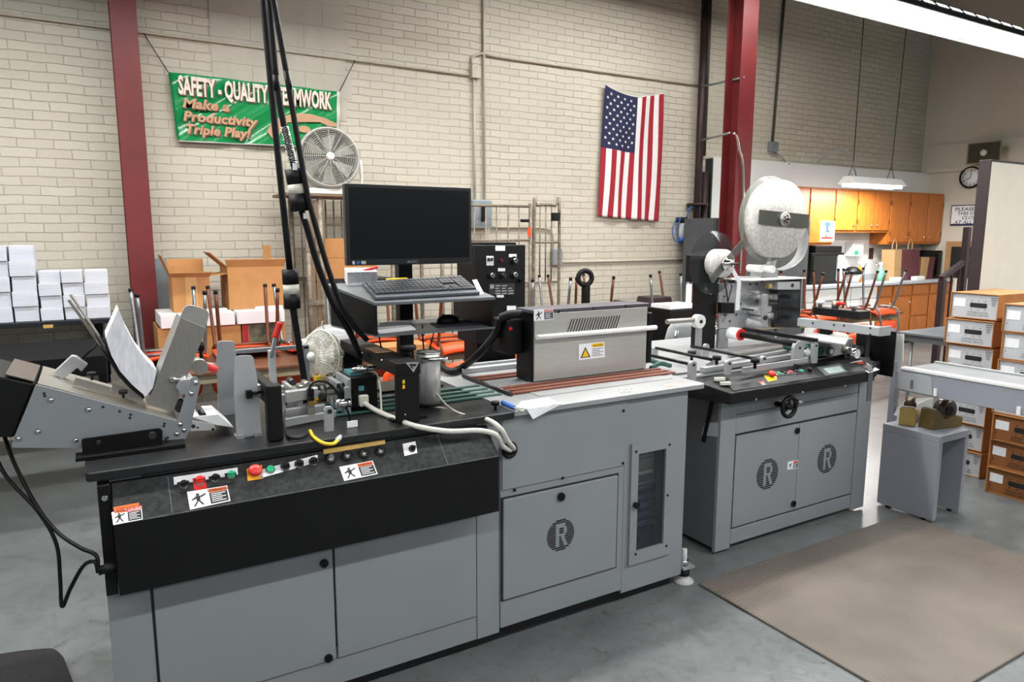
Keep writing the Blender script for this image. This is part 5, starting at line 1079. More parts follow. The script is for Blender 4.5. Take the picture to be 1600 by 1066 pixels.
# ================================================================ cartons along the wall at the left
lt0, lt1 = aY(246, 520, 5.6).x-.1, aY(452, 520, 5.6).x+.1
zb = .70
table(lt0, lt1, 5.58, 6.25, zb, 'low brown table under the cartons by the wall', WOODT)
def carton(name, px0, px1, pyt, Y, dep, z0, lb, flaps=(), m=CARD, cat='box', tape=True):
    x0, x1 = aY(px0, pyt, Y).x, aY(px1, pyt, Y).x; z1 = aY((px0+px1)/2, pyt, Y).z
    t = thing(name, lb, cat, ((x0+x1)/2, Y+dep/2, z0)); w_ = .006
    b = MB().box(x0, x1, Y, Y+w_, z0, z1).box(x0, x1, Y+dep-w_, Y+dep, z0, z1).box(x0, x0+w_, Y+w_, Y+dep-w_, z0, z1).box(x1-w_, x1, Y+w_, Y+dep-w_, z0, z1).box(x0+w_, x1-w_, Y+w_, Y+dep-w_, z0, z0+w_)
    obj('box_body', b, m, t)
    for side, ang, ln in flaps:
        c, s_ = math.cos(ang)*ln, math.sin(ang)*ln
        if side == 'front': q = [(x0, Y, z1), (x1, Y, z1), (x1+.02, Y-c, z1+s_), (x0-.02, Y-c, z1+s_)]; n_ = (0, .001, .006)
        if side == 'back': q = [(x0, Y+dep, z1), (x1, Y+dep, z1), (x1, Y+dep+c, z1+s_), (x0, Y+dep+c, z1+s_)]; n_ = (0, .001, .006)
        if side == 'left': q = [(x0, Y, z1), (x0, Y+dep, z1), (x0-c, Y+dep, z1+s_), (x0-c, Y, z1+s_)]; n_ = (.004, 0, .005)
        if side == 'right': q = [(x1, Y, z1), (x1, Y+dep, z1), (x1+c, Y+dep, z1+s_), (x1+c, Y, z1+s_)]; n_ = (.004, 0, .005)
        obj('flap', MB().prism(q, n_), CARD, t)
    if tape: xm = (x0+x1)/2; obj('tape', MB().box(xm-.04, xm+.04, Y-.0008, Y, z0+.02, z1), TAPE, t)
    return t, x0, x1, z1
# lower row: brown cartons, then white lidded boxes, then the open cartons
_, _, _, zL = carton('carton', 300, 376, 509, 5.66, .45, zb+.001, 'closed brown carton under the white lidded box, left', tape=False)
t, x0, x1, zR = carton('printed_carton', 378, 446, 506, 5.66, .45, zb+.001, 'brown carton with a dark colour picture printed on its front', tape=False)
pa, pb = aY(379, 508, 5.655), aY(389, 540, 5.655); obj('red_panel', MB().box(pa.x, pb.x, 5.656, 5.6595, pb.z, pa.z), mat('crimson_print', '#a8182e', .6), t)
pa, pb = aY(389, 508, 5.655), aY(437, 540, 5.655); obj('picture_panel', MB().box(pa.x, pb.x, 5.656, 5.6595, pb.z, pa.z), mat('dark_picture_print', '#1a1e1c', .5, col2='#6f6a55', vs=14), t)
carton('carton', 246, 298, 512, 5.66, .45, zb+.001, 'closed brown carton under the leftmost white lidded box', tape=False)
zW = aY(400, 486, 5.64).z
for px0, px1, lb in ((250, 297, 'leftmost white lidded box under the small open carton'), (299, 368, 'white lidded box in the middle below the open cartons'), (370, 446, 'white lidded box on top of the printed carton')):
    a, c = aY(px0, 500, 5.64).x, aY(px1, 500, 5.64).x; t = thing('white_box', lb, 'box', ((a+c)/2, 5.9, max(zL, zR)+.002), 'white lidded boxes')
    obj('lid', MB().box(a+.004, c-.004, 5.64, 6.15, max(zL, zR)+.002, zW), mat('white_card', '#e4e6e8', .7, var=.02), t, .003)
x0_, x1_ = aY(243, 440, 5.78).x, aY(327, 440, 5.78).x
t, a, c, z1 = carton('open_carton', 268, 327, 433, 5.78, .30, zW+.002, 'small open brown carton beside the red column', (('front', .5, .07), ('right', .12, .13), ('left', 1.2, .17), ('back', 1.45, .12)))
t, a, c, z1 = carton('open_carton', 355, 443, 417, 5.80, .38, zW+.002, 'large open brown carton with its flaps up', (('front', 1.2, .06), ('left', .75, .16), ('right', 1.35, .05)), tape=False)
obj('raised_flap', MB().box(c-.08, c-.02, 6.15, 6.156, z1, z1+.16), CARD, t)
for k, (px0, px1) in enumerate(((305, 352), (396, 440))):
    a, c2 = aY(px0, 478, 5.7), aY(px1, 478, 5.7); single('paper_sheaf', MB().prism([(a.x, 5.65, zW+.002), (c2.x, 5.66, zW+.002), (c2.x+.02, 5.765, zW+.002), (a.x+.03, 5.765, zW+.002)], (0, 0, .02)), PAPER, ('white papers in front of the small open carton', 'white papers in front of the large open carton')[k], 'paper')
# grey metal sheet behind the small carton
a, c = aY(262, 405, 6.5), aY(272, 470, 6.5); single('metal_sheet', MB().box(a.x-.25, c.x, 6.50, 6.52, zb+.005 if False else 0, aY(262, 404, 6.5).z), GALV, 'grey metal sheet leaning behind the small open carton', 'sheet')
# ================================================================ black shelf with bundles of paper at the far left
ys = 5.80; zs_ = aY(60, 503, ys).z
t = thing('shelf_table', 'long black work shelf along the brick wall holding bundles of white paper', 'shelf', (-.9, 6.2, 0))
xe = aY(176, 500, ys).x
obj('shelf_top', MB().box(-2.9, xe, ys, 6.56, zs_-.035, zs_), mat('dark_blue_black', '#16181e', .4), t, .004)
for xx in (-2.8, xe-.12): obj('leg', MB().box(xx, xx+.06, 6.42, 6.5, 0, zs_-.035), BLACK, t); 
a, c = aY(67, 508, ys-.003), aY(83, 511, ys-.003); obj('tag', MB().box(a.x, c.x, ys-.004, ys, c.z-.006, a.z), YELLAB, t)
single('work_bench', MB().box(-2.9, aY(172, 560, 4.6).x, 4.6, 5.4, .80, aY(80, 562, 4.6).z).box(-1.2, -1.1, 5.2, 5.3, 0, .80).box(-2.8, -2.7, 5.2, 5.3, 0, .80).box(-1.2, -1.1, 4.75, 4.85, 0, .80).box(-2.8, -2.7, 4.75, 4.85, 0, .8), mat('bench_black', '#0c0d10', .8, spec=.15), 'dark work bench behind the feeder at the left', 'bench')
W4 = ('lowest', 'second from the bottom', 'third from the bottom', 'fourth from the bottom', 'topmost')
def bundle(x0, x1, y0, y1, z0, z1, lb):
    r = random.uniform; b = MB().hexa([(x0, y0, z0), (x1, y0, z0), (x1, y1, z0), (x0, y1, z0)], [(x0+r(-.003, .003), y0+r(-.004, .004), z1), (x1+r(-.003, .003), y0, z1), (x1, y1, z1), (x0, y1, z1)])
    single('paper_bundle', b, PAPERG, lb, 'paper bundle', 'bundles of white paper on the black shelf', bev=.003)
yb_ = ys+.03
zt2 = aY(120, 423, yb_).z; hh = (zt2-zs_-.001)/4
for ci, (a, c) in enumerate(((61, 97), (98, 132), (133, 171))):
    xx0, xx1 = aY(a, 460, yb_).x, aY(c, 460, yb_).x
    for r in range(4):
        off = (.006 if (r+ci) % 2 else 0); bundle(xx0+off, xx1-.003+off*.4, yb_+(.012 if (r+ci) % 2 else 0), yb_+.28, zs_+.001+r*hh, zs_+(r+1)*hh, 'white paper bundle, %s in the shorter pile\'s %s column' % (('lowest', 'second from the bottom', 'third from the bottom', 'topmost')[r], ('left', 'middle', 'right')[ci]))
zt3 = aY(30, 384, yb_).z; h5 = (zt3-zs_-.001)/5
for ci, (a, c) in enumerate(((-26, 15), (16, 57))):
    xx0, xx1 = aY(a, 440, yb_).x, aY(c, 440, yb_).x
    for r in range(5):
        off = (.006 if (r+ci) % 2 else 0); bundle(xx0+off, xx1-.003, yb_+(.012 if (r+ci) % 2 else 0), yb_+.28, zs_+.001+r*h5, zs_+(r+1)*h5, 'white paper bundle, %s in the taller pile\'s %s column' % (W4[r], ('left', 'right')[ci]))
# ================================================================ wooden-sided cart with the round fan, and the roll cage
YF_ = 5.95
def gx(px, Y=YF_, py=330): return aY(px, py, Y).x
t = thing('storage_cart', 'tall cart with worn wooden slat sides standing against the wall left of the monitor', 'cart', (gx(530), 6.2, 0))
zt_ = aY(500, 307, YF_).z; xl, xr = gx(476), gx(610)
for xx in (xl, gx(497), xr): obj('post', MB().cyl((xx+.02, YF_+.02, 0), (xx+.02, YF_+.02, zt_), .022, n=10), CAGE, t)
for xx in (xl, xr): obj('post', MB().cyl((xx+.02, 6.5, 0), (xx+.02, 6.5, zt_), .022, n=10), CAGE, t)
b = MB()
for k in range(3): b.box(xl+.035+k*.045, xl+.07+k*.045, YF_+.01, YF_+.025, .25, zt_-.03)
obj('wooden_slats', b, WOODB, t)
for z_ in (zt_-.45, zt_-.9, .3): obj('cross_bar', MB().box(xl, gx(500), YF_-.005, YF_+.008, z_, z_+.04), CAGE, t)
b = MB()
for k in range(9): b.box(xl+.1+(xr-xl-.15)*k/8, xl+.112+(xr-xl-.15)*k/8, 6.49, 6.5, .25, zt_)
obj('rear_bars', b, CAGE, t)
obj('top_board', MB().box(gx(448), gx(612), YF_-.02, 6.45, zt_, zt_+.025), WOODB, t, .003)
zsh = aY(520, 437, YF_).z
obj('shelf', MB().box(xl+.03, xr, YF_+.03, 6.47, zsh-.03, zsh), DKMET, t); obj('deck', MB().box(xl, xr+.04, YF_, 6.5, .16, .2), WOODB, t)
for xx in (xl+.06, xr-.04):
    for yy in (YF_+.06, 6.42): obj('caster', MB().cyl((xx-.02, yy, .06), (xx+.02, yy, .06), .06, n=16).box(xx-.03, xx+.03, yy-.03, yy+.03, .1, .16), RUBBER, t)
for k, (py, lb) in enumerate(((404, 'brown carton on the cart shelf, lower of two'), (373, 'brown carton on the cart shelf, upper of two'))):
    z1 = aY(520, py, YF_+.06).z; z0 = zsh+.001 if k == 0 else aY(520, 404, YF_+.06).z+.001
    single('carton', MB().box(gx(508), gx(590), YF_+.06, 6.40, z0, z1), CARD, lb, 'box', bev=.003)
# round fan
fc = aY(513, 248, 6.15)
q = thing('round_fan', 'large round grey-white fan standing on the wooden cart in front of the banner', 'fan', (fc.x, 6.15, zt_+.025)); R = .245; ax = V((-.10, -1, .12)).normalized()
obj('housing_ring', MB().lathe(fc-ax*.075, ax, [(R*1.02, 0), (R*1.06, .03), (R*1.06, .12), (R, .15), (R*.97, .15), (R*.98, .12), (R*.98, .0)], 48), mat('fan_grey', '#b9b8b4', .4), q)
u, w, d = frame(ax); b = MB()
for i in range(1, 15): b.torus(fc+d*(.075-.02*(i/15)**2+.02), d, R*i/15, .0022, 44, 4)
for i in range(12):
    a = 2*PI*i/12; e = u*math.cos(a)+w*math.sin(a); b.tube([fc+d*.098+e*R*.12, fc+d*.092+e*R*.5, fc+d*.072+e*R], .003, 4, k=2)
obj('grille', b, mat('fan_grille', '#b4b2aa', .4), q)
b = MB()
for k in range(6):
    a = k*PI/3+.2; e1 = u*math.cos(a)+w*math.sin(a); e2 = u*math.cos(a+.62)+w*math.sin(a+.62)
    b.add([fc+e1*.04+d*.03, fc+e1*R*.93+d*.03, fc+e2*R*.9-d*.03, fc+e2*.04-d*.01], [[0, 1, 2, 3]])
obj('blades', b, mat('fan_blade', '#a3a29b', .4), q); obj('hub_cap', MB().lathe(fc+d*.09, d, [(.036, 0), (.034, .014), (.02, .022), (.001, .024)], 20), WHITE, q)
obj('base', MB().prism([(fc.x-.19, 6.08, zt_+.0255), (fc.x+.22, 6.08, zt_+.0255), (fc.x+.22, 6.30, zt_+.0255), (fc.x-.19, 6.30, zt_+.0255)], (0, 0, .05)), WHITE, q, .01)
for sx in (-1, 1): obj('side_arm', MB().tube([(fc.x+sx*.18, 6.2, zt_+.06), (fc.x+sx*(R+.045), 6.18, zt_+.12), (fc.x+sx*(R+.04), 6.16, fc.z)], .014, 8), WHITE, q)
# roll cage
Yc = 6.0
q = thing('roll_cage', 'worn grey steel roll cage cart standing behind the control box', 'cart', (gx(800, Yc), 6.2, 0))
zt_ = aY(790, 322, Yc).z; zm_ = aY(790, 376, Yc).z; zd = aY(850, 441, Yc).z
xa_, xb_ = gx(690, Yc), gx(829, Yc); xg0, xg1 = gx(834, Yc, 340), gx(873, Yc, 340)
def rail(p0, p1, r=.011, nm='rail'): obj(nm, MB().cyl(p0, p1, r, n=8), CAGE, q)
rail((xa_, Yc, zt_), (xb_, Yc, zt_), .013); rail((xa_, Yc, zm_), (xb_, Yc, zm_)); rail((xa_, Yc, zd), (xb_, Yc, zd))
for px in (705, 723, 741, 759, 776, 794, 811): xx = gx(px, Yc, 340); rail((xx, Yc, .25), (xx, Yc, zt_), .0075, 'bar')
for xx in (xb_, ): rail((xx, Yc, .1), (xx, Yc, zt_+.03), .02, 'post')
rail((xa_, Yc, .1), (xa_, Yc, zt_), .02, 'post'); rail((xa_, 6.48, .1), (xa_, 6.48, zt_), .02, 'post'); rail((xg1, 6.48, .1), (xg1, 6.48, zt_), .02, 'post')
obj('gate_frame', MB().tube([(xg0, Yc-.01, .25), (xg0, Yc-.01, zt_-.04), (xg0+.03, Yc-.01, zt_+.015), (xg1-.05, Yc-.01, zt_+.015), (xg1, Yc-.01, zt_-.04), (xg1, Yc-.01, .1)], .016, 8, k=4), CAGE, q)
for px in (843, 852, 861): xx = gx(px, Yc, 340); rail((xx, Yc-.01, zd), (xx, Yc-.01, zt_+.01), .0075, 'bar')
rail((xg0, Yc-.01, zm_-.02), (xg1, Yc-.01, zm_-.02)); rail((xg0, Yc-.01, zd), (xg1, Yc-.01, zd))
obj('deck', MB().box(xa_, xg1, Yc, 6.5, .18, .22), GALV, q); obj('shelf', MB().box(xb_-.2, xg1-.02, Yc+.02, 6.48, zd-.05, zd-.02), mat('pale_shelf', '#b5b0a2', .6), q)
for xx in (xa_+.05, xg1-.05):
    for yy in (Yc+.06, 6.42): obj('caster', MB().cyl((xx-.02, yy, .07), (xx+.02, yy, .07), .07, n=16).box(xx-.03, xx+.03, yy-.03, yy+.03, .12, .18), RUBBER, q)
c = aY(827, 362, Yc-.03); obj('orange_tag', MB().box(c.x-.02, c.x+.015, Yc-.04, Yc-.03, c.z-.05, c.z+.04), ORANGE, q); c = aY(868, 339, Yc-.04); obj('latch', MB().cbox(c, .07, .06, .08), BLACKM, q); c = aY(822, 345, Yc-.04); obj('hinge_pin', MB().cyl(c+V((-.06, 0, 0)), c+V((.03, 0, 0)), .015, n=8), BLACKM, q)
# ================================================================ odds and ends on the tables behind the lamp box
def ontab(px, py, z=ZT): return aZ(px, py, z+.001)
single('plastic_bin', MB().prism(round_poly([(4.13, 5.1, ZT+.001), (4.41, 5.1, ZT+.001), (4.40, 5.1, ZT+.20), (4.30, 5.1, ZT+.25), (4.13, 5.1, ZT+.17)], .04), (0, .25, 0)), BLACKM, 'black plastic bin lying on the table below the flag', 'bin', bev=.01)
single('angled_bin', MB().prism([(4.54, 5.2, ZT+.001), (4.98, 5.2, ZT+.001), (4.88, 5.2, ZT+.26), (4.62, 5.2, ZT+.26)], (0, .2, 0)), mat('dark_maroon_plastic', '#2c2226', .4), 'dark maroon sloped bin on the table right of the lamp box top', 'bin', bev=.008)
cb0, cb1 = aY(1117, 360, 5.92).x, aY(1266, 360, 5.92).x; zc0_ = aY(1200, 342, 5.92).z
t = thing('storage_cabinet', 'tall dark grey two-door storage cabinet standing behind the right red column', 'cabinet', ((cb0+cb1)/2, 6.15, 0))
obj('cabinet_body', MB().box(cb0, cb1, 5.94, 6.42, .05, zc0_), mat('cabinet_grey', '#54575b', .45), t, .004); obj('base', MB().box(cb0+.02, cb1-.02, 5.97, 6.4, 0, .05), BLACK, t); xm_ = (cb0+cb1)/2
for xa, xb in ((cb0+.006, xm_-.003), (xm_+.003, cb1-.006)): obj('door', MB().box(xa, xb, 5.92, 5.939, .07, zc0_-.02), mat('cabinet_grey', ''), t, .003)
obj('handle', MB().box(xm_+.03, xm_+.045, 5.89, 5.92, .95, 1.1), CHROME, t)
x_ = aY(1078, 488, 4.3); q = thing('black_crate', 'black open crate holding white papers behind the gap between the machines', 'crate', (x_.x, 4.6, .0)); zc_ = aY(1078, 482, 4.25).z
obj('crate_body', MB().box(x_.x-.27, x_.x+.2, 4.25, 4.52, 0, zc_), BLACKM, q, .01); obj('paper', MB().box(x_.x-.25, x_.x+.06, 4.27, 4.5, zc_, zc_+.03), PAPER, q); obj('paper_card', MB().box(x_.x+.0, x_.x+.06, 4.35, 4.355, zc_+.03, zc_+.19), PAPER, q)
x_ = aY(1082, 470, 5.3); q = single('blue_basin', MB().lathe((5.50, 4.93, ZT+.001), ZD, [(.001, 0), (.13, 0), (.17, .14), (.18, .17), (.165, .17), (.12, .01), (.001, .01)], 28), BLUE, 'blue round basin on the table left of the black reel cabinet', 'basin')
x_ = aY(914, 440, 4.84); q = single('strap_ring', MB().torus((x_.x, 4.84, ZT+.50), V((.3, 1, 0)), .06, .022, 24, 10).bar((x_.x+.01, 4.84, ZT+.001), (x_.x+.01, 4.84, ZT+.45), .07, .04), BLACKM, 'black stand with a ring top among the chair legs below the flag', 'stand')
x_ = aZ(842, 520, ZT); single('white_bowl', MB().lathe((3.12, 4.88, ZT+.001), ZD, [(.001, 0), (.09, 0), (.11, .09), (.1, .09), (.08, .01), (.001, .01)], 20), WHITE, 'white bowl on the table just above the lamp box top', 'bowl')
c = aZ(640, 545, ZT); 
single('cardboard_tray', MB().box(1.66, 2.10, 4.78, 5.0, ZT+.001, ZT+.06), CARD, 'flat cardboard tray on the table behind the black post stand', 'box', bev=.004)
c = aZ(600, 500, ZT)
single('plastic_bag', MB().sph((1.40, 4.88, ZT+.12), 1, 10, (.16, .12, .119)), mat('clear_plastic_bag', '#b9bdc0', .2, alpha=.7, bump=.8, bs=14), 'crumpled clear plastic bag on the table under the keyboard tray', 'bag')
c = aY(500, 510, 4.85); single('white_paper_pack', MB().prism([(c.x-.12, 4.77, ZT+.001), (c.x+.1, 4.79, ZT+.001), (c.x+.12, 5.0, ZT+.001), (c.x-.1, 5.0, ZT+.001)], (0, 0, .13)), PAPER, 'white paper pack on the table behind the clip fan', 'paper', bev=.004)
# ================================================================ kitchen along the far end of the wall
YU = 6.20; YB = 5.98
zt_ = 2.22
def ux(px): return aY(px, 330, YU).x
up_units = [(1243, 1264, 380), (1265, 1304, 380), (1305, 1339, 363), (1340, 1366, 363), (1367, 1391, 363), (1392, 1421, 382), (1422, 1449, 382), (1450, 1474, 382)]
nm = ('leftmost wall cabinet, half hidden by the label reel', 'tall wall cabinet with a white notice taped on', 'short wall cabinet under the left half of the shop light', 'short wall cabinet under the right half of the shop light', 'short wall cabinet right of the shop light', 'tall wall cabinet above the paper shopping bag', 'tall wall cabinet second from the right wall', 'tall wall cabinet next to the right wall')
for i, (a, c, yb2) in enumerate(up_units):
    x0, x1 = ux(a), ux(c+1); x1 = min(x1, XR-.01); z0 = 1.46 if yb2 > 370 else 1.63
    t = thing('wall_cabinet', 'orange oak '+nm[i], 'cabinet', ((x0+x1)/2, 6.35, z0), 'orange wall cabinets')
    obj('cabinet_body', MB().box(x0, x1-.002, YU+.02, 6.497, z0, zt_), OAK, t); d = obj('door', MB().box(x0+.012, x1-.014, YU, YU+.019, z0+.03, zt_-.02), OAK, t, .003)
    xk = x0+.06 if i in (4, 7) else x1-.07
    obj('knob', MB().cyl((xk, YU, z0+.1), (xk, YU-.022, z0+.1), .012, n=10), CHROME, d); xh = x1-.02 if xk < (x0+x1)/2 else x0+.016
    obj('hinge', MB().box(xh-.006, xh+.006, YU-.004, YU+.002, z0+.12, z0+.18).box(xh-.006, xh+.006, YU-.004, YU+.002, zt_-.2, zt_-.14), DKMET, d)
a, c = aY(1283, 345, YU-.004), aY(1303, 377, YU-.004); q = thing('notice', 'white paper notice with a small blue drawing taped on a cabinet door', 'notice', ((a.x+c.x)/2, YU, c.z))
obj('sheet', MB().box(a.x, c.x, YU-.004, YU-.001, c.z, a.z), PAPER, q); obj('drawing', MB().box(a.x+.08, a.x+.2, YU-.005, YU-.004, c.z+.2, c.z+.26).box(a.x+.11, a.x+.17, YU-.005, YU-.004, c.z+.12, c.z+.2).torus((a.x+.14, YU-.0045, c.z+.11), YD, .04, .008, 16, 4), NAVY, q); obj('red_line', MB().box(a.x+.03, c.x-.03, YU-.005, YU-.004, c.z+.03, c.z+.06), RED, q)
zc_ = .93; xk0 = max(aY(1248, 445, YB).x, cb1+.02)
t = thing('kitchen_counter', 'long grey-blue kitchen worktop under the orange cabinets', 'worktop', ((xk0+XR)/2, 6.25, zc_-.04)); obj('worktop', MB().box(xk0, XR-.005, YB-.03, 6.495, zc_-.04, zc_), COUNTER, t, .005); obj('splashback', MB().box(xk0, XR-.005, 6.475, 6.495, zc_, zc_+.09), COUNTER, t)
xd1 = aY(1371, 460, YB).x; xs = [xd1, aY(1395, 460, YB).x, aY(1425, 460, YB).x, aY(1452, 460, YB).x, aY(1472, 460, YB).x, XR-.01]
nb = ('base cabinet beside the white dishwasher', 'base cabinet second from the dishwasher', 'base cabinet with three drawers', 'base cabinet behind the black stair rail post', 'base cabinet next to the right wall')
for i in range(5):
    x0, x1 = xs[i], xs[i+1]-.003; t = thing('base_cabinet', 'orange oak kitchen '+nb[i], 'cabinet', ((x0+x1)/2, 6.25, 0), 'orange kitchen base cabinets')
    obj('cabinet_body', MB().box(x0, x1, YB+.02, 6.49, .1, zc_-.042), OAK, t); obj('toe_kick', MB().box(x0, x1, YB+.08, 6.49, 0, .1), BLACK, t)
    obj('drawer', MB().box(x0+.02, x1-.02, YB, YB+.019, zc_-.2, zc_-.065), OAK, t, .003)
    if i == 2:
        for z0, z1 in ((.42, zc_-.225), (.13, .395)): obj('drawer', MB().box(x0+.02, x1-.02, YB, YB+.019, z0, z1), OAK, t, .003)
    else: d = obj('door', MB().box(x0+.02, x1-.02, YB, YB+.019, .13, zc_-.225), OAK, t, .003); obj('knob', MB().cyl((x1-.06, YB, .62), (x1-.06, YB-.02, .62), .012, n=10), CHROME, d)
xw0_ = aY(1330, 460, YB).x
for (x0, x1, lb, nm_) in ((xw0_, xd1-.004, 'white dishwasher under the worktop beside the orange cabinets', 'dishwasher'), (xk0, xw0_-.004, 'white cupboard front under the worktop left of the dishwasher', 'white_cupboard')):
    t = thing(nm_, lb, nm_.replace('_', ' '), ((x0+x1)/2, 6.25, 0)); obj('body', MB().box(x0, x1, YB+.02, 6.49, 0, zc_-.042), WHITE, t)
    obj('front_door', MB().box(x0+.01, x1-.01, YB, YB+.019, .12, zc_-.22), WHITE, t, .004); obj('control_strip', MB().box(x0+.01, x1-.01, YB, YB+.019, zc_-.21, zc_-.05), WHITE, t, .004)
    obj('handle', MB().box(x0+.2, x1-.2, YB-.02, YB, zc_-.2, zc_-.18), GREYL, t)
# on the worktop
def wx(px, Y=6.2, py=425): return aY(px, py, Y).x
def mw(px0, px1, pyt, lb, nm='microwave_oven', ch=True):
    x0, x1 = wx(px0), min(wx(px1), XR-.03); z1 = aY(px0, pyt, 6.15).z; t = thing(nm, lb, 'microwave', ((x0+x1)/2, 6.3, zc_)); obj('case', MB().box(x0, x1, 6.15, 6.46, zc_+.001, z1), BLACKM, t, .006)
    obj('door_glass', MB().box(x0+.03, x1-.16, 6.143, 6.15, zc_+.04, z1-.04), mat('dark_oven_glass', '#15181a', .12), t); obj('control_panel', MB().box(x1-.13, x1-.02, 6.145, 6.15, zc_+.03, z1-.03), GREYL if ch else DKMET, t); obj('handle', MB().box(x1-.16, x1-.145, 6.12, 6.15, zc_+.05, z1-.05), GREYL if ch else BLACK, t); return z1
zz = mw(1262, 1312, 396, 'black microwave oven with a grey handle at the left of the worktop')
mw(1452, 1486, 392, 'black microwave oven next to the right wall', ch=False)
a, c = wx(1286), wx(1328); q = thing('dark_tray', 'long black box lying on top of the left microwave oven', 'box', ((a+c)/2, 6.3, zz)); obj('box_body', MB().box(wx(1270), wx(1311), 6.18, 6.42, zz+.001, zz+.09), BLACKM, q, .005)
# paper towel / notice boxes on the wall
a, c = aY(1329, 378, 6.42), aY(1345, 398, 6.42); q = thing('towel_dispenser', 'white paper towel dispenser on the wall under the short cabinets', 'dispenser', ((a.x+c.x)/2, 6.45, c.z)); obj('case', MB().box(a.x, c.x, 6.38, 6.499, c.z-.02, a.z), WHITE, q, .01); obj('label', MB().box(a.x+.05, a.x+.14, 6.378, 6.38, c.z, c.z+.06), GREEN, q)
a = aY(1361, 396, 6.495); single('wall_outlet', MB().box(a.x-.05, a.x+.05, 6.488, 6.499, a.z-.08, a.z+.08), mat('brown_outlet', '#4a3428', .4), 'brown electrical outlet above the worktop', 'outlet')
def bottle(px, pyt, col, lb, r=.04, nm='spray_bottle', cap=WHITE, fill=None):
    x = wx(px); z1 = aY(px, pyt, 6.2).z; h = z1-zc_; t = thing(nm, lb, 'bottle', (x, 6.2, zc_)); obj('body', MB().lathe((x, 6.2, zc_+.001), ZD, [(.001, 0), (r, 0), (r, h*.5), (r*.45, h*.72), (r*.4, h*.76), (.001, h*.76)], 16), col, t); obj('cap', MB().cyl((x, 6.2, zc_+h*.76), (x, 6.2, z1), r*.42, n=12).box(x-.045, x+.02, 6.19, 6.21, z1-.03, z1), cap, t)
bottle(1343, 408, mat('orange_liquid', '#e8831e', .2), 'orange soap bottle on the worktop beside the sink', .045, 'soap_bottle')
bottle(1376, 410, mat('green_liquid', '#7fc9a8', .15), 'clear spray bottle with green liquid beside the shopping bag', .05)
bottle(1474, 402, mat('clear_bottle', '#c9ced0', .15), 'clear spray bottle beside the right microwave oven', .05)
x = wx(1362); t = thing('sink_tap', 'curved chrome tap at the kitchen sink', 'tap', (x, 6.3, zc_)); obj('spout', MB().tube([(x, 6.32, zc_+.001), (x, 6.32, zc_+.2), (x+.04, 6.28, zc_+.27), (x+.1, 6.2, zc_+.25), (x+.1, 6.19, zc_+.2)], .012, 8), CHROME, t); obj('lever', MB().cyl((x-.1, 6.32, zc_+.001), (x-.1, 6.32, zc_+.1), .014, n=10), CHROME, t)
x = wx(1328); t = thing('mixing_bowl', 'white bowl with a black lid beside the left microwave oven', 'bowl', (x, 6.15, zc_)); obj('bowl', MB().lathe((x, 6.15, zc_+.001), ZD, [(.001, 0), (.07, 0), (.12, .13), (.11, .13), (.001, .02)], 18), WHITE, t); obj('lid', MB().lathe((x-.02, 6.15, zc_+.13), ZD, [(.13, 0), (.13, .03), (.06, .09), (.001, .1)], 18), BLACKM, t)
def bag(px0, px1, pyt, lb, m, tilt=0):
    x0, x1 = wx(px0), wx(px1); z1 = aY(px0, pyt, 6.2).z; t = thing('paper_bag', lb, 'bag', ((x0+x1)/2, 6.2, zc_)); dx = tilt
    obj('bag_front', MB().prism([(x0+.17, 6.1, zc_+.001), (x1, 6.1, zc_+.001), (x1+dx, 6.12, z1), (x0+.17+dx, 6.12, z1)], (0, .004, 0)), m, t); obj('bag_body', MB().prism([(x0, 6.108, zc_+.001), (x1, 6.108, zc_+.001), (x1+dx, 6.125, z1-.003), (x0+dx, 6.125, z1-.003)], (0, .2, 0)), BAG, t)
    return t, x0, x1, z1
t, x0, x1, z1 = bag(1388, 1426, 390, 'kraft paper shopping bag with a maroon front standing on the worktop', MAROON)
for xx in (x0+.1, x1-.12): obj('handle', MB().tube([(xx-.05, 6.2, z1-.01), (xx-.05, 6.2, z1+.08), (xx, 6.2, z1+.14), (xx+.05, 6.2, z1+.08), (xx+.05, 6.2, z1-.01)], .008, 6), BAG, t)
bag(1428, 1447, 402, 'small leaning maroon and kraft paper bag beside the right microwave', MAROON, .08)
for px, w_, lb in ((1404, .2, 'white folded cloth in front of the shopping bag'), (1438, .22, 'white cloth on the worktop by the small bag')): x = aY(px, 432, 6.0).x; single('white_cloth', MB().box(x-w_/2, x+w_/2, 5.99, 6.08, zc_+.001, zc_+.06), WHITE, lb, 'cloth', bev=.012)
# ---------------------------------------------------------------- right wall: clock, speaker, sign
c = aX(1516, 277, XR-.05); q = thing('wall_clock', 'round black-rimmed wall clock reading eight o\'clock on the right wall', 'clock', (XR, c.y, c.z-.17)); R = .16
obj('rim', MB().lathe((XR, c.y, c.z), (-1, 0, 0), [(R, 0), (R, .05), (R*.86, .05), (R*.86, .03), (.001, .03)], 36), BLACKM, q); obj('face', MB().disc((XR-.03, c.y, c.z), (-1, 0, 0), R*.86, .003), PAPER, q)
b = MB()
for h in range(12):
    a = h*PI/6; b.text(str(h or 12), (XR-.034, c.y-math.sin(a)*R*.68, c.z+math.cos(a)*R*.68-.014), (0, -1, 0), ZD, .042, 0, 'CENTER')
obj('numerals', b, INKT, q, flat=True)
def hand(nm, a, L, w_): obj(nm, MB().bar((XR-.037, c.y, c.z), (XR-.037, c.y-math.sin(a)*L, c.z+math.cos(a)*L), w_, .002, (1, 0, 0)), INKT, q)
hand('hour_hand', 8*PI/6, .075, .009); hand('minute_hand', 0.02, .115, .007)
c = aX(1545, 236, XR-.15); q = thing('wall_speaker', 'beige horn loudspeaker on the right wall above the clock', 'loudspeaker', (XR, c.y, c.z-.15))
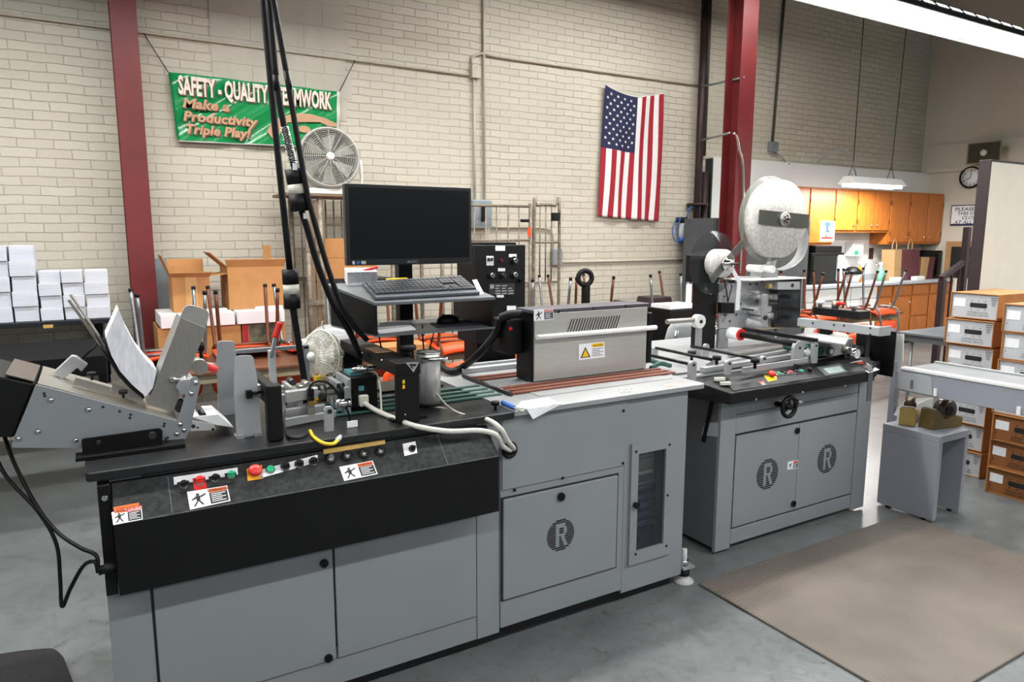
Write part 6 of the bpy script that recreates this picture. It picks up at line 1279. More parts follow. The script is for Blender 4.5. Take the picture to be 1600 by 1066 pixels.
obj('horn', MB().hexa([(XR-.02, c.y-.1, c.z-.06), (XR-.02, c.y+.1, c.z-.06), (XR-.02, c.y+.1, c.z+.06), (XR-.02, c.y-.1, c.z+.06)], [(XR-.28, c.y-.23, c.z-.18), (XR-.28, c.y+.23, c.z-.18), (XR-.28, c.y+.23, c.z+.12), (XR-.28, c.y-.23, c.z+.12)]), mat('khaki_metal', '#8d8460', .5), q)
obj('mouth', MB().hexa([(XR-.27, c.y-.2, c.z-.155), (XR-.27, c.y+.2, c.z-.155), (XR-.27, c.y+.2, c.z+.095), (XR-.27, c.y-.2, c.z+.095)], [(XR-.282, c.y-.21, c.z-.165), (XR-.282, c.y+.21, c.z-.165), (XR-.282, c.y+.21, c.z+.105), (XR-.282, c.y-.21, c.z+.105)]), mat('dark_khaki', '#3c3826', .6), q); obj('driver', MB().lathe((XR-.283, c.y, c.z-.03), (-1, 0, 0), [(.05, 0), (.04, .02), (.001, .024)], 16), OFFW, q)
a, e = aX(1487, 321, XR-.01), aX(1487, 353, XR-.01); zt_, zb_ = a.z, e.z; y0 = a.y; W_ = .62
q = thing('door_sign', 'white PLEASE KEEP THIS DOOR CLOSED sign with a blue border on the right wall', 'sign', (XR, y0-W_/2, zb_))
obj('border', MB().box(XR-.012, XR-.002, y0-W_, y0, zb_, zt_), NAVYP, q); obj('panel', MB().box(XR-.015, XR-.012, y0-W_+.012, y0-.012, zb_+.03, zt_-.014), PAPER, q)
for i, (s, w_, sh) in enumerate((('PLEASE KEEP', .50, 0), ('THIS DOOR', .42, 0), ('CLOSED', .30, .25), ('AT ALL TIMES', .50, .25))):
    x = MB().text(s, (0, 0, 0), XD, ZD, .07, 0, shear=sh); k = w_/max(v.x for v in x.v); hz = zt_-.085-i*(zt_-zb_-.05)/4
    x.v = [V((XR-.0165, y0-W_/2+w_/2-v.x*k, hz+v.z)) for v in x.v]; obj('lettering', x, NAVYP, q, flat=True)
a = aX(1592, 240, XR-.01); single('wall_notice', MB().box(XR-.02, XR-.002, a.y-.35, a.y, a.z-.18, a.z+.16), PAPER, 'white notice on the right wall above the partition', 'notice')
# stair rail
q = thing('stair_rail', 'dark brown steel stair handrail beside the partition', 'handrail', (6.0, 4.1, 0)); Yr = 4.2
top = [aY(1472, 435, Yr), aY(1515, 403, Yr)]; obj('handrail', MB().bar(top[0]+V((-.02, 0, 0)), top[1], .05, .05), BROWND, q)
for px, py in ((1473, 437), (1512, 355)): c = aY(px, py, Yr); obj('post', MB().box(c.x-.03, c.x+.03, Yr-.03, Yr+.03, 0, c.z), BROWND, q)
for px, py in ((1488, 424), (1500, 415)): c = aY(px, py, Yr); obj('baluster', MB().box(c.x-.01, c.x+.01, Yr-.01, Yr+.01, .2, c.z), BROWND, q)
# partition
Yp = 2.68; xp0 = aY(1541, 330, Yp).x; zp = aY(1560, 250, Yp).z
q = thing('partition_panel', 'tall cream partition panel with a dark brown edge behind the postal trays', 'partition', (xp0+1.0, Yp+.06, 0))
obj('panel', MB().box(xp0+.014, xp0+2.2, Yp+.004, Yp+.076, .1, zp-.015), CREAMD, q); obj('edge_frame', MB().box(xp0, xp0+.014, Yp, Yp+.08, 0, zp), BROWND, q, .003); obj('top_frame', MB().box(xp0+.014, xp0+2.2, Yp, Yp+.08, zp-.015, zp), BROWND, q); obj('foot', MB().box(xp0+.014, xp0+2.2, Yp, Yp+.08, 0, .1), BROWND, q)
# ================================================================ label reels, head and rails on the labelling machine
ZM = .9235
# black reel cabinet and label head
YH = 2.98
def bx(name, q, Y, dep, m, par, bev=0, label=None): return obj(name, MB().prism(PY(q, Y), (0, dep, 0)), m, par, bev, None, label)
lh = thing('labelling_unit', 'labelling head with two reels, silver faceplate and smoked acrylic cover', 'label applicator', (aY(1180, 500, YH).x, YH, ZM))
x0, x1 = aY(1092, 430, YH).x, aY(1124, 430, YH).x; z1 = aY(1098, 399, YH).z; z0 = aY(1098, 442, YH).z
obj('motor_cabinet', MB().box(x0, x1, YH, YH+.11, z0, z1), BLACKM, lh, .004)
x0b = aY(1101, 470, YH).x; obj('rear_column', MB().box(x0b, x1, YH+.01, YH+.10, ZM+.001, z0), BLACKM, lh, .003)
xs0, xs1 = aY(1124, 470, YH).x, aY(1166, 470, YH).x; zs1 = aY(1140, 440, YH).z; zs0 = aY(1140, 513, YH).z
obj('faceplate', MB().prism(PY([(1124, 443), (1150, 443), (1156, 432), (1195, 432), (1202, 437), (1202, 513), (1124, 513)], YH), (0, .02, 0)), ALU, lh, .002)
obj('faceplate_leg', MB().box(xs0+.02, xs0+.09, YH, YH+.03, ZM+.001, zs0), ALUT, lh)
# open housing with rollers at the right
xh0, xh1 = aY(1166, 470, YH-.1).x, aY(1251, 470, YH-.1).x; zh1, zh0 = aY(1200, 438, YH-.1).z, aY(1200, 514, YH-.1).z
obj('housing_back', MB().box(xh0, xh1, YH+.06, YH+.075, zh0, zh1), mat('mid_grey_plate', '#87898a', .4), lh); obj('housing_top', MB().box(xh0+.0, xh1+.01, YH-.12, YH+.08, zh1, zh1+.008), WHITE, lh, .001); obj('housing_side', MB().box(xh1, xh1+.008, YH-.1, YH+.075, zh0, zh1), ALUT, lh)
obj('drive_box', MB().prism(PY([(1215, 440), (1250, 440), (1250, 453), (1215, 453)], YH-.09), (0, .1, 0)), GREYL, lh, .003); c = aY(1238, 446, YH-.09); obj('drive_screw', MB().cyl((c.x, YH-.09, c.z), (c.x, YH-.094, c.z), .012, n=16), DKMET, lh)
c = aY(1201, 446, YH-.06); obj('sponge_block', MB().cbox(c, .028, .03, .035), mat('tan_sponge', '#b09a6a', .8), lh)
obj('smoked_cover', MB().prism(round_poly(PY([(1216, 455), (1251, 454), (1250, 512), (1205, 512), (1206, 500), (1216, 496)], YH-.10), .006), (0, .004, 0)), SMOKE, lh)
c = aY(1233, 483, YH-.02); obj('inner_motor', MB().cbox(c, .09, .06, .1), BLACKM, lh, .006); c = aY(1237, 470, YH-.05); obj('inner_plate', MB().cbox(c, .05, .02, .04), GREYD, lh)
for i, (px, py, r) in enumerate(((1180, 463, .016), (1196, 463, .013), (1188, 470, .013), (1178, 484, .03), (1192, 482, .02), (1181, 497, .019), (1196, 492, .018), (1210, 464, .02), (1175, 456, .010))):
    c = aY(px, py, YH-.03); obj('guide_roller', MB().cyl((c.x, YH-.08, c.z), (c.x, YH+.06, c.z), r, n=18), random.choice([STEEL, GREYL, ALU]), lh)
obj('roller_bracket', MB().prism(PY([(1190, 460), (1200, 460), (1200, 510), (1190, 510)], YH-.085), (0, .02, 0)), ALU, lh, .002); c = aY(1196, 497, YH-.09); obj('bracket_bearing', MB().cyl((c.x, YH-.088, c.z), (c.x, YH-.095, c.z), .014, n=16), DKMET, lh)
obj('link_bar', MB().bar(aY(1160, 483, YH-.05), aY(1190, 486, YH-.05), .01, .01), DKMET, lh); obj('link_bar', MB().bar(aY(1164, 461, YH-.05), aY(1186, 463, YH-.05), .008, .008), STEEL, lh)
obj('label_arm', MB().tube([aY(1168, 503, YH-.06), aY(1180, 506, YH-.06), aY(1196, 508, YH-.06)], .022, 12), GREYL, lh)
b = MB()
for p in ((1132, 463), (1132, 492), (1150, 492), (1156, 455), (1140, 502), (1157, 475), (1172, 444), (1182, 444), (1190, 440)): c = aY(*p, YH); b.cyl((c.x, YH, c.z), (c.x, YH-.004, c.z), .006, n=8)
obj('plate_screws', b, INKT, lh)
obj('sensor_box', MB().prism(PY([(1127, 473), (1148, 473), (1148, 490), (1127, 490)], YH-.03), (0, .03, 0)), BLACK, lh, .003); obj('sensor_lever', MB().bar(aY(1137, 490, YH-.03), aY(1129, 503, YH-.03), .01, .006, YD), STEEL, lh)
obj('black_lead', MB().tube([aY(1132, 437, YH-.02), aY(1135, 455, YH-.02), aY(1138, 475, YH-.02)], .004, 6).tube([aY(1136, 437, YH-.02), aY(1143, 446, YH-.02), aY(1141, 458, YH-.02), aY(1138, 470, YH-.02)], .003, 6), CABB, lh)
obj('top_block', MB().prism(PY([(1188, 418), (1209, 414), (1216, 420), (1216, 436), (1188, 436)], YH), (0, .08, 0)), ALUT, lh, .006); obj('top_roller', MB().cyl(aY(1190, 420, YH-.06), aY(1190, 420, YH-.06)+V((0, .1, 0)), .022, n=16).cyl(aY(1208, 421, YH-.06), aY(1208, 421, YH-.06)+V((0, .1, 0)), .022, n=16), WHITE, lh)
obj('reel_post', MB().bar(aY(1203, 420, YH+.09), aY(1222, 345, YH+.09), .05, .03, YD), GREYL, lh)
# big reel
C1 = aY(1222.5, 342.6, 2.93); R1 = abs(aY(1222.5, 281, 2.93).z-C1.z)
rl = thing('label_reel', 'large white reel of labels held by a smoked bar on the labelling head', 'label reel', (C1.x, 2.96, C1.z-R1))
pm = mat('reel_paper_face', '#cfcdc9', .85, col2='#b2afaa', vs=50)
obj('label_roll', MB().lathe((C1.x, 2.935, C1.z), YD, [(.03, 0), (R1, 0), (R1, .085), (.03, .085)], 64), [pm], rl)
obj('rear_disc', MB().disc((C1.x, 3.03, C1.z), YD, R1*1.13, .005, 64), mat('clear_disc', '#8e938a', .2, alpha=.5, var=0, spec=.2), rl)
bd = V((1, 0, -.05)).normalized(); ba = V((C1.x, 2.925, C1.z)); obj('retaining_bar', MB().bar(ba-bd*R1*.92, ba+bd*R1*1.02, .006, .085, ZD), SMOKEL, rl)
obj('hub', MB().lathe((C1.x, 2.925, C1.z), (0, -1, 0), [(.042, 0), (.042, .02), (.036, .026), (.001, .026)], 28), STEEL, rl)
b = MB()
for k in range(5): a = k*2*PI/5; b.cyl((C1.x+.021*math.cos(a), 2.9, C1.z+.021*math.sin(a)), (C1.x+.021*math.cos(a), 2.8975, C1.z+.021*math.sin(a)), .007, n=8)
obj('hub_holes', b, INKT, rl); obj('hub_pin', MB().cyl((C1.x, 2.9, C1.z), (C1.x+.0, 2.865, C1.z), .007, n=8), DKMET, rl)
obj('label_web', MB().tube([(0, 0, 0), (0, 0, .001)], .001) if False else MB().add(sum([[p+V((0, -.035, 0)), p+V((0, .035, 0))] for p in smoothpath([V((C1.x+R1*.98, 2.975, C1.z-R1*.2)), aY(1256, 372, 2.975), aY(1250, 398, 2.975), aY(1236, 414, 2.975), aY(1217, 422, 2.975)], 6)], []), [[2*i, 2*i+1, 2*i+3, 2*i+2] for i in range(24)]), PAPER, rl, flat=True).modifiers.new('web', 'SOLIDIFY').thickness = .001
# small take-up reel
C2 = aY(1133, 412, 2.86); R2 = abs(aY(1133, 361, 2.86).z-C2.z)
rl = thing('take_up_reel', 'small white roll between clear acrylic discs in front of the black cabinet', 'label reel', (C2.x, 2.9, C2.z-R2))
obj('label_roll', MB().lathe((C2.x, 2.865, C2.z), YD, [(.02, 0), (R2*.44, 0), (R2*.44, .075), (.02, .075)], 40), pm, rl)
obj('acrylic_disc', MB().disc((C2.x, 2.95, C2.z), YD, R2, .004, 56), mat('clear_disc_dark', '#2a2e30', .12, alpha=.36, var=0, spec=.2), rl)
bd = V((.72, 0, .60)).normalized(); ba = V((C2.x, 2.858, C2.z)); obj('retaining_bar', MB().bar(ba-bd*R2*.78, ba+bd*R2*1.0, .005, .045, bd.cross(YD)), mat('smoked_bar_clear', '#6a6c66', .15, alpha=.6, var=.02), rl)
obj('hub', MB().lathe((C2.x, 2.855, C2.z), (0, -1, 0), [(.034, 0), (.034, .01), (.022, .014), (.022, .035), (.001, .037)], 24), CHROME, rl); obj('hub_pin', MB().cyl((C2.x, 2.82, C2.z), (C2.x+.03, 2.79, C2.z), .008, n=8), DKMET, rl)
tp = [(C2.x+R2*.43, C2.z-.02), (aY(1152, 440, 2.9).x, aY(1152, 440, 2.9).z), (aY(1149, 484, 2.9).x, aY(1149, 484, 2.9).z)]
obj('label_web', MB().prism([(tp[0][0], 2.87, tp[0][1]), (tp[1][0], 2.87, tp[1][1]), (tp[2][0], 2.87, tp[2][1]), (tp[2][0]-.032, 2.87, tp[2][1]), (tp[1][0]-.034, 2.87, tp[1][1]), (tp[0][0]-.034, 2.87, tp[0][1])], (0, .002, 0)), PAPER, rl)
obj('axle', MB().cyl((C2.x, 2.94, C2.z), (C2.x, YH-.001, C2.z), .012, n=10), STEEL, rl)
single('label_axle', MB().cyl((C1.x, 3.034, C1.z), (C1.x, YH+.125, C1.z), .014, n=10), STEEL, 'steel axle behind the large white label reel', 'axle')
# rods, rails and blocks on the table between the two machines
def ontop(px, py, z): return aZ(px, py, z)
def rod(p, q, r, m, lb, z=None):
    a = aZ(*p, z); c = aZ(*q, z); single('guide_rod', MB().cyl(V((a.x, a.y, z)), V((c.x, c.y, z)), r, n=10), m, lb, 'rod')
zr = .985
for p, q, r, lb in (((1025, 544), (1112, 562), .008, 'thin black rod crossing between the two machines, nearest the lamp box'), ((1019, 556), (1077, 569), .008, 'short thin black rod beside the aluminium corner post'), ((1080, 541), (1181, 561), .008, 'thin black rod crossing in the middle of the labelling table')): rod(p, q, r, BLACK, lb, zr)
zr2 = 1.03; a = aZ(1158, 523, zr2); c = aZ(1246, 538, zr2)
q = thing('pinch_roller', 'thick black roller with a white and red end in front of the label head', 'roller', ((a.x+c.x)/2, (a.y+c.y)/2, zr2-.02)); obj('shaft', MB().cyl(a, c, .017, n=16), BLACKM, q); d = (a-c).normalized(); obj('end_cap', MB().cyl(a+d*.005, a+d*.085, .035, n=22), WHITE, q); obj('red_ring', MB().cyl(a-d*.004, a+d*.006, .034, n=22), RED, q)
a = aZ(1162, 514, 1.05); c = aZ(1276, 532, 1.05); single('black_bar', MB().bar(V((a.x, a.y, 1.05)), V((c.x, c.y, 1.05)), .025, .02), BLACKM, 'flat black bar running forward under the label head', 'bar', bev=.002)
def ublock(px0, px1, pyt, pyb, lb, m=ALUT, dep=.02, hole=True, ypl=None):
    foot = aZ((px0+px1)/2, pyb, ZM); Y = foot.y; x0, x1 = aY(px0, pyb, Y).x, aY(px1, pyb, Y).x; z1 = aY(px0, pyt, Y).z; w_ = x1-x0
    q = thing('bearing_block', lb, 'bracket', (foot.x, Y, ZM)); obj('plate', MB().prism([V((x0, Y, ZM+.0005)), V((x1, Y, ZM+.0005)), V((x1, Y, z1-w_*.4))]+[V(((x0+x1)/2+w_/2*math.cos(t*PI/6), Y, z1-w_*.4+w_*.4*math.sin(t*PI/6))) for t in range(1, 6)]+[V((x0, Y, z1-w_*.4))], (0, dep, 0)), m, q, .001)
    if hole: c = V(((x0+x1)/2, Y, z1-w_*.45)); obj('bolt', MB().cyl(c, c-V((0, .004, 0)), .006, n=10), BLACK, q)
    return q, foot, z1
ublock(1078, 1088, 565, 596, 'aluminium corner post at the right front corner of the long machine')
ublock(1135, 1143, 564, 586, 'aluminium bearing block behind the left end of the control panel')
ublock(1190, 1197, 557, 578, 'aluminium bearing block left of the tall slotted plate')
ublock(1240, 1256, 534, 569, 'wide aluminium plate holding the thick black roller')
ublock(1270, 1277, 536, 568, 'narrow aluminium upright holding the flat black bar')
ublock(1101, 1108, 538, 560, 'small pale block on the middle black rod', hole=False); ublock(1021, 1028, 542, 560, 'small pale block at the far end of the nearest black rod', hole=False)
# tall pulley arm
Yp_ = 2.86; c = aY(1091, 502, Yp_); ft = aY(1094, 550, Yp_)
q = thing('pulley_arm', 'tall aluminium arm with a white pulley on top left of the label head', 'arm', (ft.x, Yp_, ZM)); obj('arm', MB().box(c.x+.0, c.x+.035, Yp_, Yp_+.02, ZM+.0005, c.z), ALUT, q, .002); obj('pulley', MB().cyl((c.x, Yp_-.02, c.z), (c.x, Yp_+.02, c.z), .038, n=24), WHITE, q); obj('pulley_bolt', MB().cyl((c.x, Yp_-.02, c.z), (c.x, Yp_-.026, c.z), .01, n=12), DKMET, q)
d0, d1 = aY(1022, 504, Yp_+.1), aY(1080, 500, Yp_); obj('cross_rod', MB().cyl(V((d0.x, Yp_, d1.z)), V((c.x, Yp_, d1.z)), .014, n=12), STEEL, q)
# knobs on the rods
for (px, py, lb) in ((1081, 553, 'black adjusting knob beside the aluminium corner post'), (1120, 561, 'black adjusting knob on the slanted white lever'), (1180, 565, 'round black collar on the middle rod')):
    c = aZ(px, py, .985); single('adjusting_knob', MB().lathe(c-ZD*.035, ZD, [(.001, 0), (.008, 0), (.008, .03), (.022, .03), (.022, .05), (.001, .052)], 8), BLACKM, lb, 'knob')
c = aZ(1113, 567, .96); single('slanted_lever', MB().bar(aZ(1104, 571, .94), aZ(1120, 560, .975), .02, .02), ALUT, 'short slanted white lever under a black knob on the labelling table', 'lever', bev=.003)
# long silver rails along the table
def rail2(p, q, z, w_, h, m, lb): a, c = aZ(*p, z), aZ(*q, z); single('table_rail', MB().bar(V((a.x, a.y, z)), V((c.x, c.y, z)), w_, h), m, lb, 'rail', bev=.002)
rail2((1097, 578), (1238, 556), .945, .03, .025, ALU, 'long silver rail with a greenish edge along the labelling table')
rail2((1097, 582), (1238, 560), .93, .014, .006, TEAL, 'green strip under the long silver rail')
rail2((1160, 579), (1262, 563), .94, .012, .03, ALUT, 'front white side rail behind the control panel')
rail2((1110, 569), (1230, 548), .935, .03, .016, ALUT, 'second silver rail along the labelling table'); rail2((1140, 556), (1230, 541), .935, .03, .014, STEEL, 'third silver rail below the thick black roller')
rail2((1244, 571), (1262, 568), .95, .03, .012, BLACKM, 'short black bar lying at the front of the labelling table')
# dark green belts at the gap between the machines
for i in range(4):
    y0 = 2.62+i*.09; single('conveyor_belt', MB().tube([(2.34, y0, .945), (2.40, y0, .962), (2.47, y0, .945)], .012, 8), TEAL, ('nearest green belt loop in the gap between the machines', 'second green belt loop in the gap between the machines', 'third green belt loop in the gap between the machines', 'furthest green belt loop in the gap between the machines')[i], 'belt', 'dark green conveyor belts')
# clutter of feed mechanism under the head
q = thing('feed_mechanism', 'silver and black feed mechanism at the right end of the labelling table', 'mechanism', (3.55, 2.75, ZM))
c0 = aZ(1311, 556, .93); zt_ = .93+.075
a, e = aZ(1296, 558, .934), aZ(1332, 552, .934); obj('roller_housing', MB().prism([a, e, e+V((.02, .28, 0)), a+V((.02, .28, 0))], (0, 0, .085)), ALUT, q, .004)
c = aY(1296, 549, a.y-.001); obj('roller_end', MB().cyl(c, c-V((0, .01, 0)), .026, n=20), DKMET, q); obj('roller_core', MB().cyl(c-V((0, .01, 0)), c-V((0, .014, 0)), .014, n=16), ALU, q)
a2 = aZ(1281, 560, .926); obj('teal_roller', MB().cyl(V((a2.x, a2.y, .965)), V((a2.x+.02, a2.y+.24, .965)), .028, n=18), TEAL, q)
obj('guard_plate', MB().prism([aZ(1256, 531, 1.03), aZ(1320, 541, 1.03), aZ(1326, 532, 1.03), aZ(1262, 522, 1.03)], (0, 0, .012)), ALU, q, .002)
for i, (px, py) in enumerate(((1331, 548), (1338, 545), (1346, 548), (1340, 553))): c = aZ(px, py, .965); obj('gear', MB().cyl(c, c+V((.0, .05, 0)), .026 if i else .02, n=18), [STEEL, DKMET, BLACKM, CHROME][i], q)
c = aZ(1305, 527, 1.0); obj('white_cloth', MB().sph(c, 1, 8, (.10, .06, .03)), OFFW, q)
c = aZ(1262, 551, .97); obj('chrome_collar', MB().cyl(c, c+V((0, .08, 0)), .024, n=18), CHROME, q)
# grey cross beam with black motor block above it
XB = 3.66
B0, B1 = aX(1246, 497, XB), aX(1374, 512, XB); Bb = aX(1374, 526, XB)
q = thing('cross_beam', 'grey beam with a black block and white knobs at the right of the label head', 'beam', (XB, (B0.y+B1.y)/2, ZM)); hB = B1.z-Bb.z
obj('beam', MB().prism([V((XB, B0.y, B0.z)), V((XB, B1.y, B1.z)), V((XB, B1.y, B1.z-hB)), V((XB, B0.y, B0.z-hB))], (.05, 0, 0)), mat('pale_grey_guide', ''), q, .003)
obj('end_plate', MB().box(XB-.004, XB+.10, B1.y-.006, B1.y, B1.z-hB-.0, B1.z+.004), ALUT, q, .002)
for f in (.35, .8): yy = B0.y+(B1.y-B0.y)*f; obj('beam_foot', MB().box(XB+.005, XB+.045, yy-.03, yy+.03, ZM+.0005, B0.z-hB), BLACK, q)
k0, k1, kb = aX(1271, 479, XB-.01), aX(1343, 488, XB-.01), aX(1343, 500, XB-.01); obj('black_block', MB().box(XB-.01, XB+.09, k1.y, k0.y, max(kb.z, B0.z), (k0.z+k1.z)/2), BLACKM, q, .003)
zt_ = (k0.z+k1.z)/2
for px in (1281, 1334): c = aX(px, 484, XB+.04); n_ = obj('adjuster', MB().cyl((XB+.04, c.y, zt_), (XB+.04, c.y, zt_+.02), .012, n=12), STEEL, q); obj('white_knob', MB().cyl((XB+.04, c.y, zt_+.018), (XB+.04, c.y, zt_+.036), .025, n=18), WHITE, n_)
c = aX(1312, 482, XB+.04); obj('red_lever', MB().tube([(XB+.04, c.y+.03, zt_+.02), (XB+.03, c.y-.005, zt_+.03), (XB+.02, c.y-.035, zt_+.033)], .011, 10), RED, q); obj('lever_base', MB().cyl((XB+.04, c.y+.03, zt_), (XB+.04, c.y+.03, zt_+.04), .02, n=14), STEEL, q)
b = MB()
for p in ((1270, 505), (1303, 508), (1319, 509), (1360, 513), (1360, 523)): c = aX(*p, XB); b.cyl((XB, c.y, c.z), (XB-.003, c.y, c.z), .006, n=8)
obj('beam_bolts', b, INKT, q)
# white upright plate on the machine's right end
pp = [aX(1389, 522, 4.02), aX(1412, 522, 4.02), aX(1410, 566, 4.02), aX(1389, 562, 4.02)]
single('white_plate', MB().prism(round_poly(pp, .008), (.006, 0, 0)), WHITE, 'white upright plate at the start of the exit conveyor', 'plate')
# ================================================================ exit conveyor
XC = 3.90; zc1 = aX(1420, 576, XC).z
cv = thing('exit_conveyor', 'long grey exit conveyor with white rails reaching in front of the postal trays', 'conveyor', (XC+.17, 1.5, 0))
y0c, y1c = .55, 2.28
obj('side_panel', MB().box(XC, XC+.014, y0c, y1c, zc1-.135, zc1-.01), GREYT, cv, .003); obj('side_panel', MB().box(XC+.33, XC+.344, y0c, y1c, zc1-.135, zc1-.01), GREYT, cv, .003)
obj('bed', MB().box(XC+.014, XC+.33, y0c, y1c, zc1-.02, zc1-.006), mat('conveyor_bed', '#85888b', .4, .2), cv)
for xx in (XC-.006, XC+.022): obj('white_rail', MB().box(xx, xx+.018, y0c, y1c, zc1-.012, zc1+.003), WHITE, cv, .002)
obj('far_rail', MB().box(XC+.33, XC+.35, y0c, y1c, zc1-.012, zc1+.006), ALUT, cv, .002)
cpq = [aX(1400, 580, XC-.004), aX(1455, 589, XC-.004), aX(1457, 619, XC-.004), aX(1400, 607, XC-.004)]
obj('cover_plate', MB().prism(round_poly(cpq, [0, .02, 0, 0]), (.003, 0, 0)), mat('pale_grey_guide', ''), cv, .001)
c = aX(1425, 599, XC-.006); obj('hook', MB().bar(c+V((0, 0, .018)), c-V((0, 0, .03)), .012, .008), STEEL, cv)
lg = aX(1396, 625, XC+.30).y
for yy in (lg, .75):
    if yy < 2: obj('leg', MB().box(XC+.02, XC+.06, yy-.02, yy+.02, 0, zc1-.02), GREYT, cv, .002)
    obj('leg', MB().box(XC+.28, XC+.32, yy-.02, yy+.02, 0, zc1-.02), GREYT, cv, .002)
for px, py in ((1461, 616), (1591, 645)): c = aX(px, py, XC-.006); obj('bracket_clip', MB().box(XC-.01, XC, c.y-.008, c.y+.008, c.z-.01, c.z+.03), WHITE, cv)
# ================================================================ small grey table with two tape dispensers
gx0, gx1, gy0, gy1, gz = 3.945, 4.245, 2.055, 2.385, .5
gt = thing('small_table', 'small grey laminate table standing under the end of the exit conveyor', 'table', ((gx0+gx1)/2, (gy0+gy1)/2, 0))
obj('top', MB().box(gx0, gx1, gy0, gy1, gz-.04, gz), GREYT, gt, .003); obj('side_panel', MB().box(gx0, gx0+.035, gy0, gy1, .012, gz-.04), GREYT, gt, .003); obj('side_panel', MB().box(gx1-.035, gx1, gy0, gy1, .012, gz-.04), GREYT, gt, .003)
b = MB()
for xx in (gx0+.017, gx1-.017):
    for yy in (gy0+.06, gy1-.06): b.cyl((xx, yy, 0), (xx, yy, .013), .014, n=10)
obj('feet', b, BLACK, gt)
def dispenser(px, py, rz, m, lb, s=1.0):
    c = aZ(px, py, gz); q = thing('tape_dispenser', lb, 'tape dispenser', (c.x, c.y, gz)); ux_, uy_ = V((math.cos(rz), math.sin(rz), 0)), V((-math.sin(rz), math.cos(rz), 0))
    def L(a, h): return c+ux_*a*s+ZD*(h*s+.0005)
    side = [L(-.08, 0), L(.10, 0), L(.10, .045), L(.06, .055), L(.0, .04), L(-.045, .085), L(-.07, .085)]
    obj('body', MB().prism([p-uy_*.036*s for p in side], uy_*.072*s), m, q, .006)
    o = L(.03, .075); obj('tape_roll', MB().lathe(o-uy_*.02*s, uy_, [(.022*s, 0), (.048*s, 0), (.048*s, .04*s), (.022*s, .04*s), (.022*s, 0)], 28), mat('brown_tape_roll', '#4a3c2a', .3), q); obj('roll_core', MB().cyl(o-uy_*.026*s, o+uy_*.026*s, .021*s, n=18), BLACK, q)
    obj('cutter', MB().cbox(L(-.06, .088), .012*s, .06*s, .006*s, ux=ux_, uy=uy_), STEEL, q); return q
dispenser(1419, 660, .45, GOLD, 'beige tape dispenser at the left on the small grey table', 1.2)
q = dispenser(1466, 667, -.2, OLIVE, 'brown tape dispenser at the right on the small grey table', 1.3)
c = aZ(1445, 640, gz+.05)
single('paper_sheet', MB().prism([V((4.18, aX(1397, 640, 4.18).y, gz+.001)), aX(1397, 638, 4.20), aX(1416, 624, 4.215), aX(1458, 621, 4.215), V((4.18, aX(1456, 640, 4.18).y, gz+.001))], (.003, 0, 0)), PAPER, 'white sheet of paper propped behind the tape dispensers', 'paper')
# ================================================================ postal trays
def make_tray(white):
    t = thing('postal_tray', '', 'tray', (0, 0, 0)); W, Hh, L = .30, .168, .55     # end face at x=0, centred on y, base z=0
    sl = CARDT; th = .006
    obj('sleeve', MB().box(-.012, L, -W/2, -W/2+th, 0, Hh).box(-.012, L, W/2-th, W/2, 0, Hh).box(-.008, L, -W/2+th, W/2-th, Hh-th, Hh).box(0, L, -W/2+th, W/2-th, 0, th), sl, t, .0015)
    fc = MB().box(.004, .01, -W/2+th, W/2-th, th, Hh-th); obj('end_panel', fc, CORR if white else mat('brown_card_end', '#8a5528', .75, var=.08), t)
    obj('handle_slot', MB().prism(round_poly([(.0035, -.075, .075), (.0035, .03, .075), (.0035, .03, .105), (.0035, -.075, .105)], .008), (-.0008, 0, 0)), INKT, t)
    obj('label', MB().prism([(.0035, .06, .075), (.0035, .135, .075), (.0035, .135, .13), (.0035, .06, .13)], (-.0012, 0, 0)), PAPER, t)
    b = MB()
    for y in (.02, -.022, -.064):
        for z in (.063, .117): b.cyl((.0036, y, z), (.0026, y, z), .004, n=8)
    for y, z in ((.128, .05), (.128, .15)): b.cyl((.0036, y, z), (.0026, y, z), .004, n=8)
    obj('rivet_holes', b, INKG if white else INKT, t)
    ink = INKG if white else mat('dark_brown_print', '#3a2415', .8)
    x = MB().text('UNITED STATES', (.003, .045, .036), (0, -1, 0), ZD, .018, 0, shear=.15).text('POSTAL SERVICE', (.003, .045, .018), (0, -1, 0), ZD, .018, 0, shear=.15)
    obj('lettering', x, ink, t, flat=True)
    if white:
        b = MB()
        for k in range(5): b.box(.0028, .0034, -.135+.003*k, -.095-.002*k, .14-.012*k, .146-.012*k)
        obj('fine_print', b, INKG, t)
    return t
tw = make_tray(True); tb = make_tray(False); first = {id(tw): True, id(tb): True}
def tray(src, x, y, z, rz, lb, grp):
    if first.get(id(src)): first[id(src)] = False; src.location = (x, y, z); src.rotation_euler = (0, 0, rz); src['label'] = lb; src['group'] = grp; return
    clone(src, (x, y, z), (0, 0, rz), lb, grp)
ORD = ('bottom', 'second from the bottom', 'third from the bottom', 'fourth from the bottom', 'fifth from the bottom', 'second from the top', 'top')
GA = 'postal trays stacked at the right'
for k in range(7): tray(tw, 4.955+(.0, .01, -.006, .004, .012, -.008, .006)[k], 2.455+(.0, .008, -.004, .006, -.004, .004, -.006)[k], .0005+k*.1755, (.0, .03, -.02, .02, -.03, .02, -.02)[k], 'white-ended postal tray, %s of the left stack' % ORD[k], GA)
for k in range(7): tray(tb if k < 3 else tw, 4.745+(.0, .008, -.004, .006, .0, .008, -.004)[k], 2.02+(.0, .004, -.004, .01, .004, -.004, .0)[k], .0005+k*.170, (.0, -.02, .02, .015, -.02, .03, -.01)[k], ('brown-ended' if k < 3 else 'white-ended')+' postal tray, %s of the right stack' % ORD[k], GA)
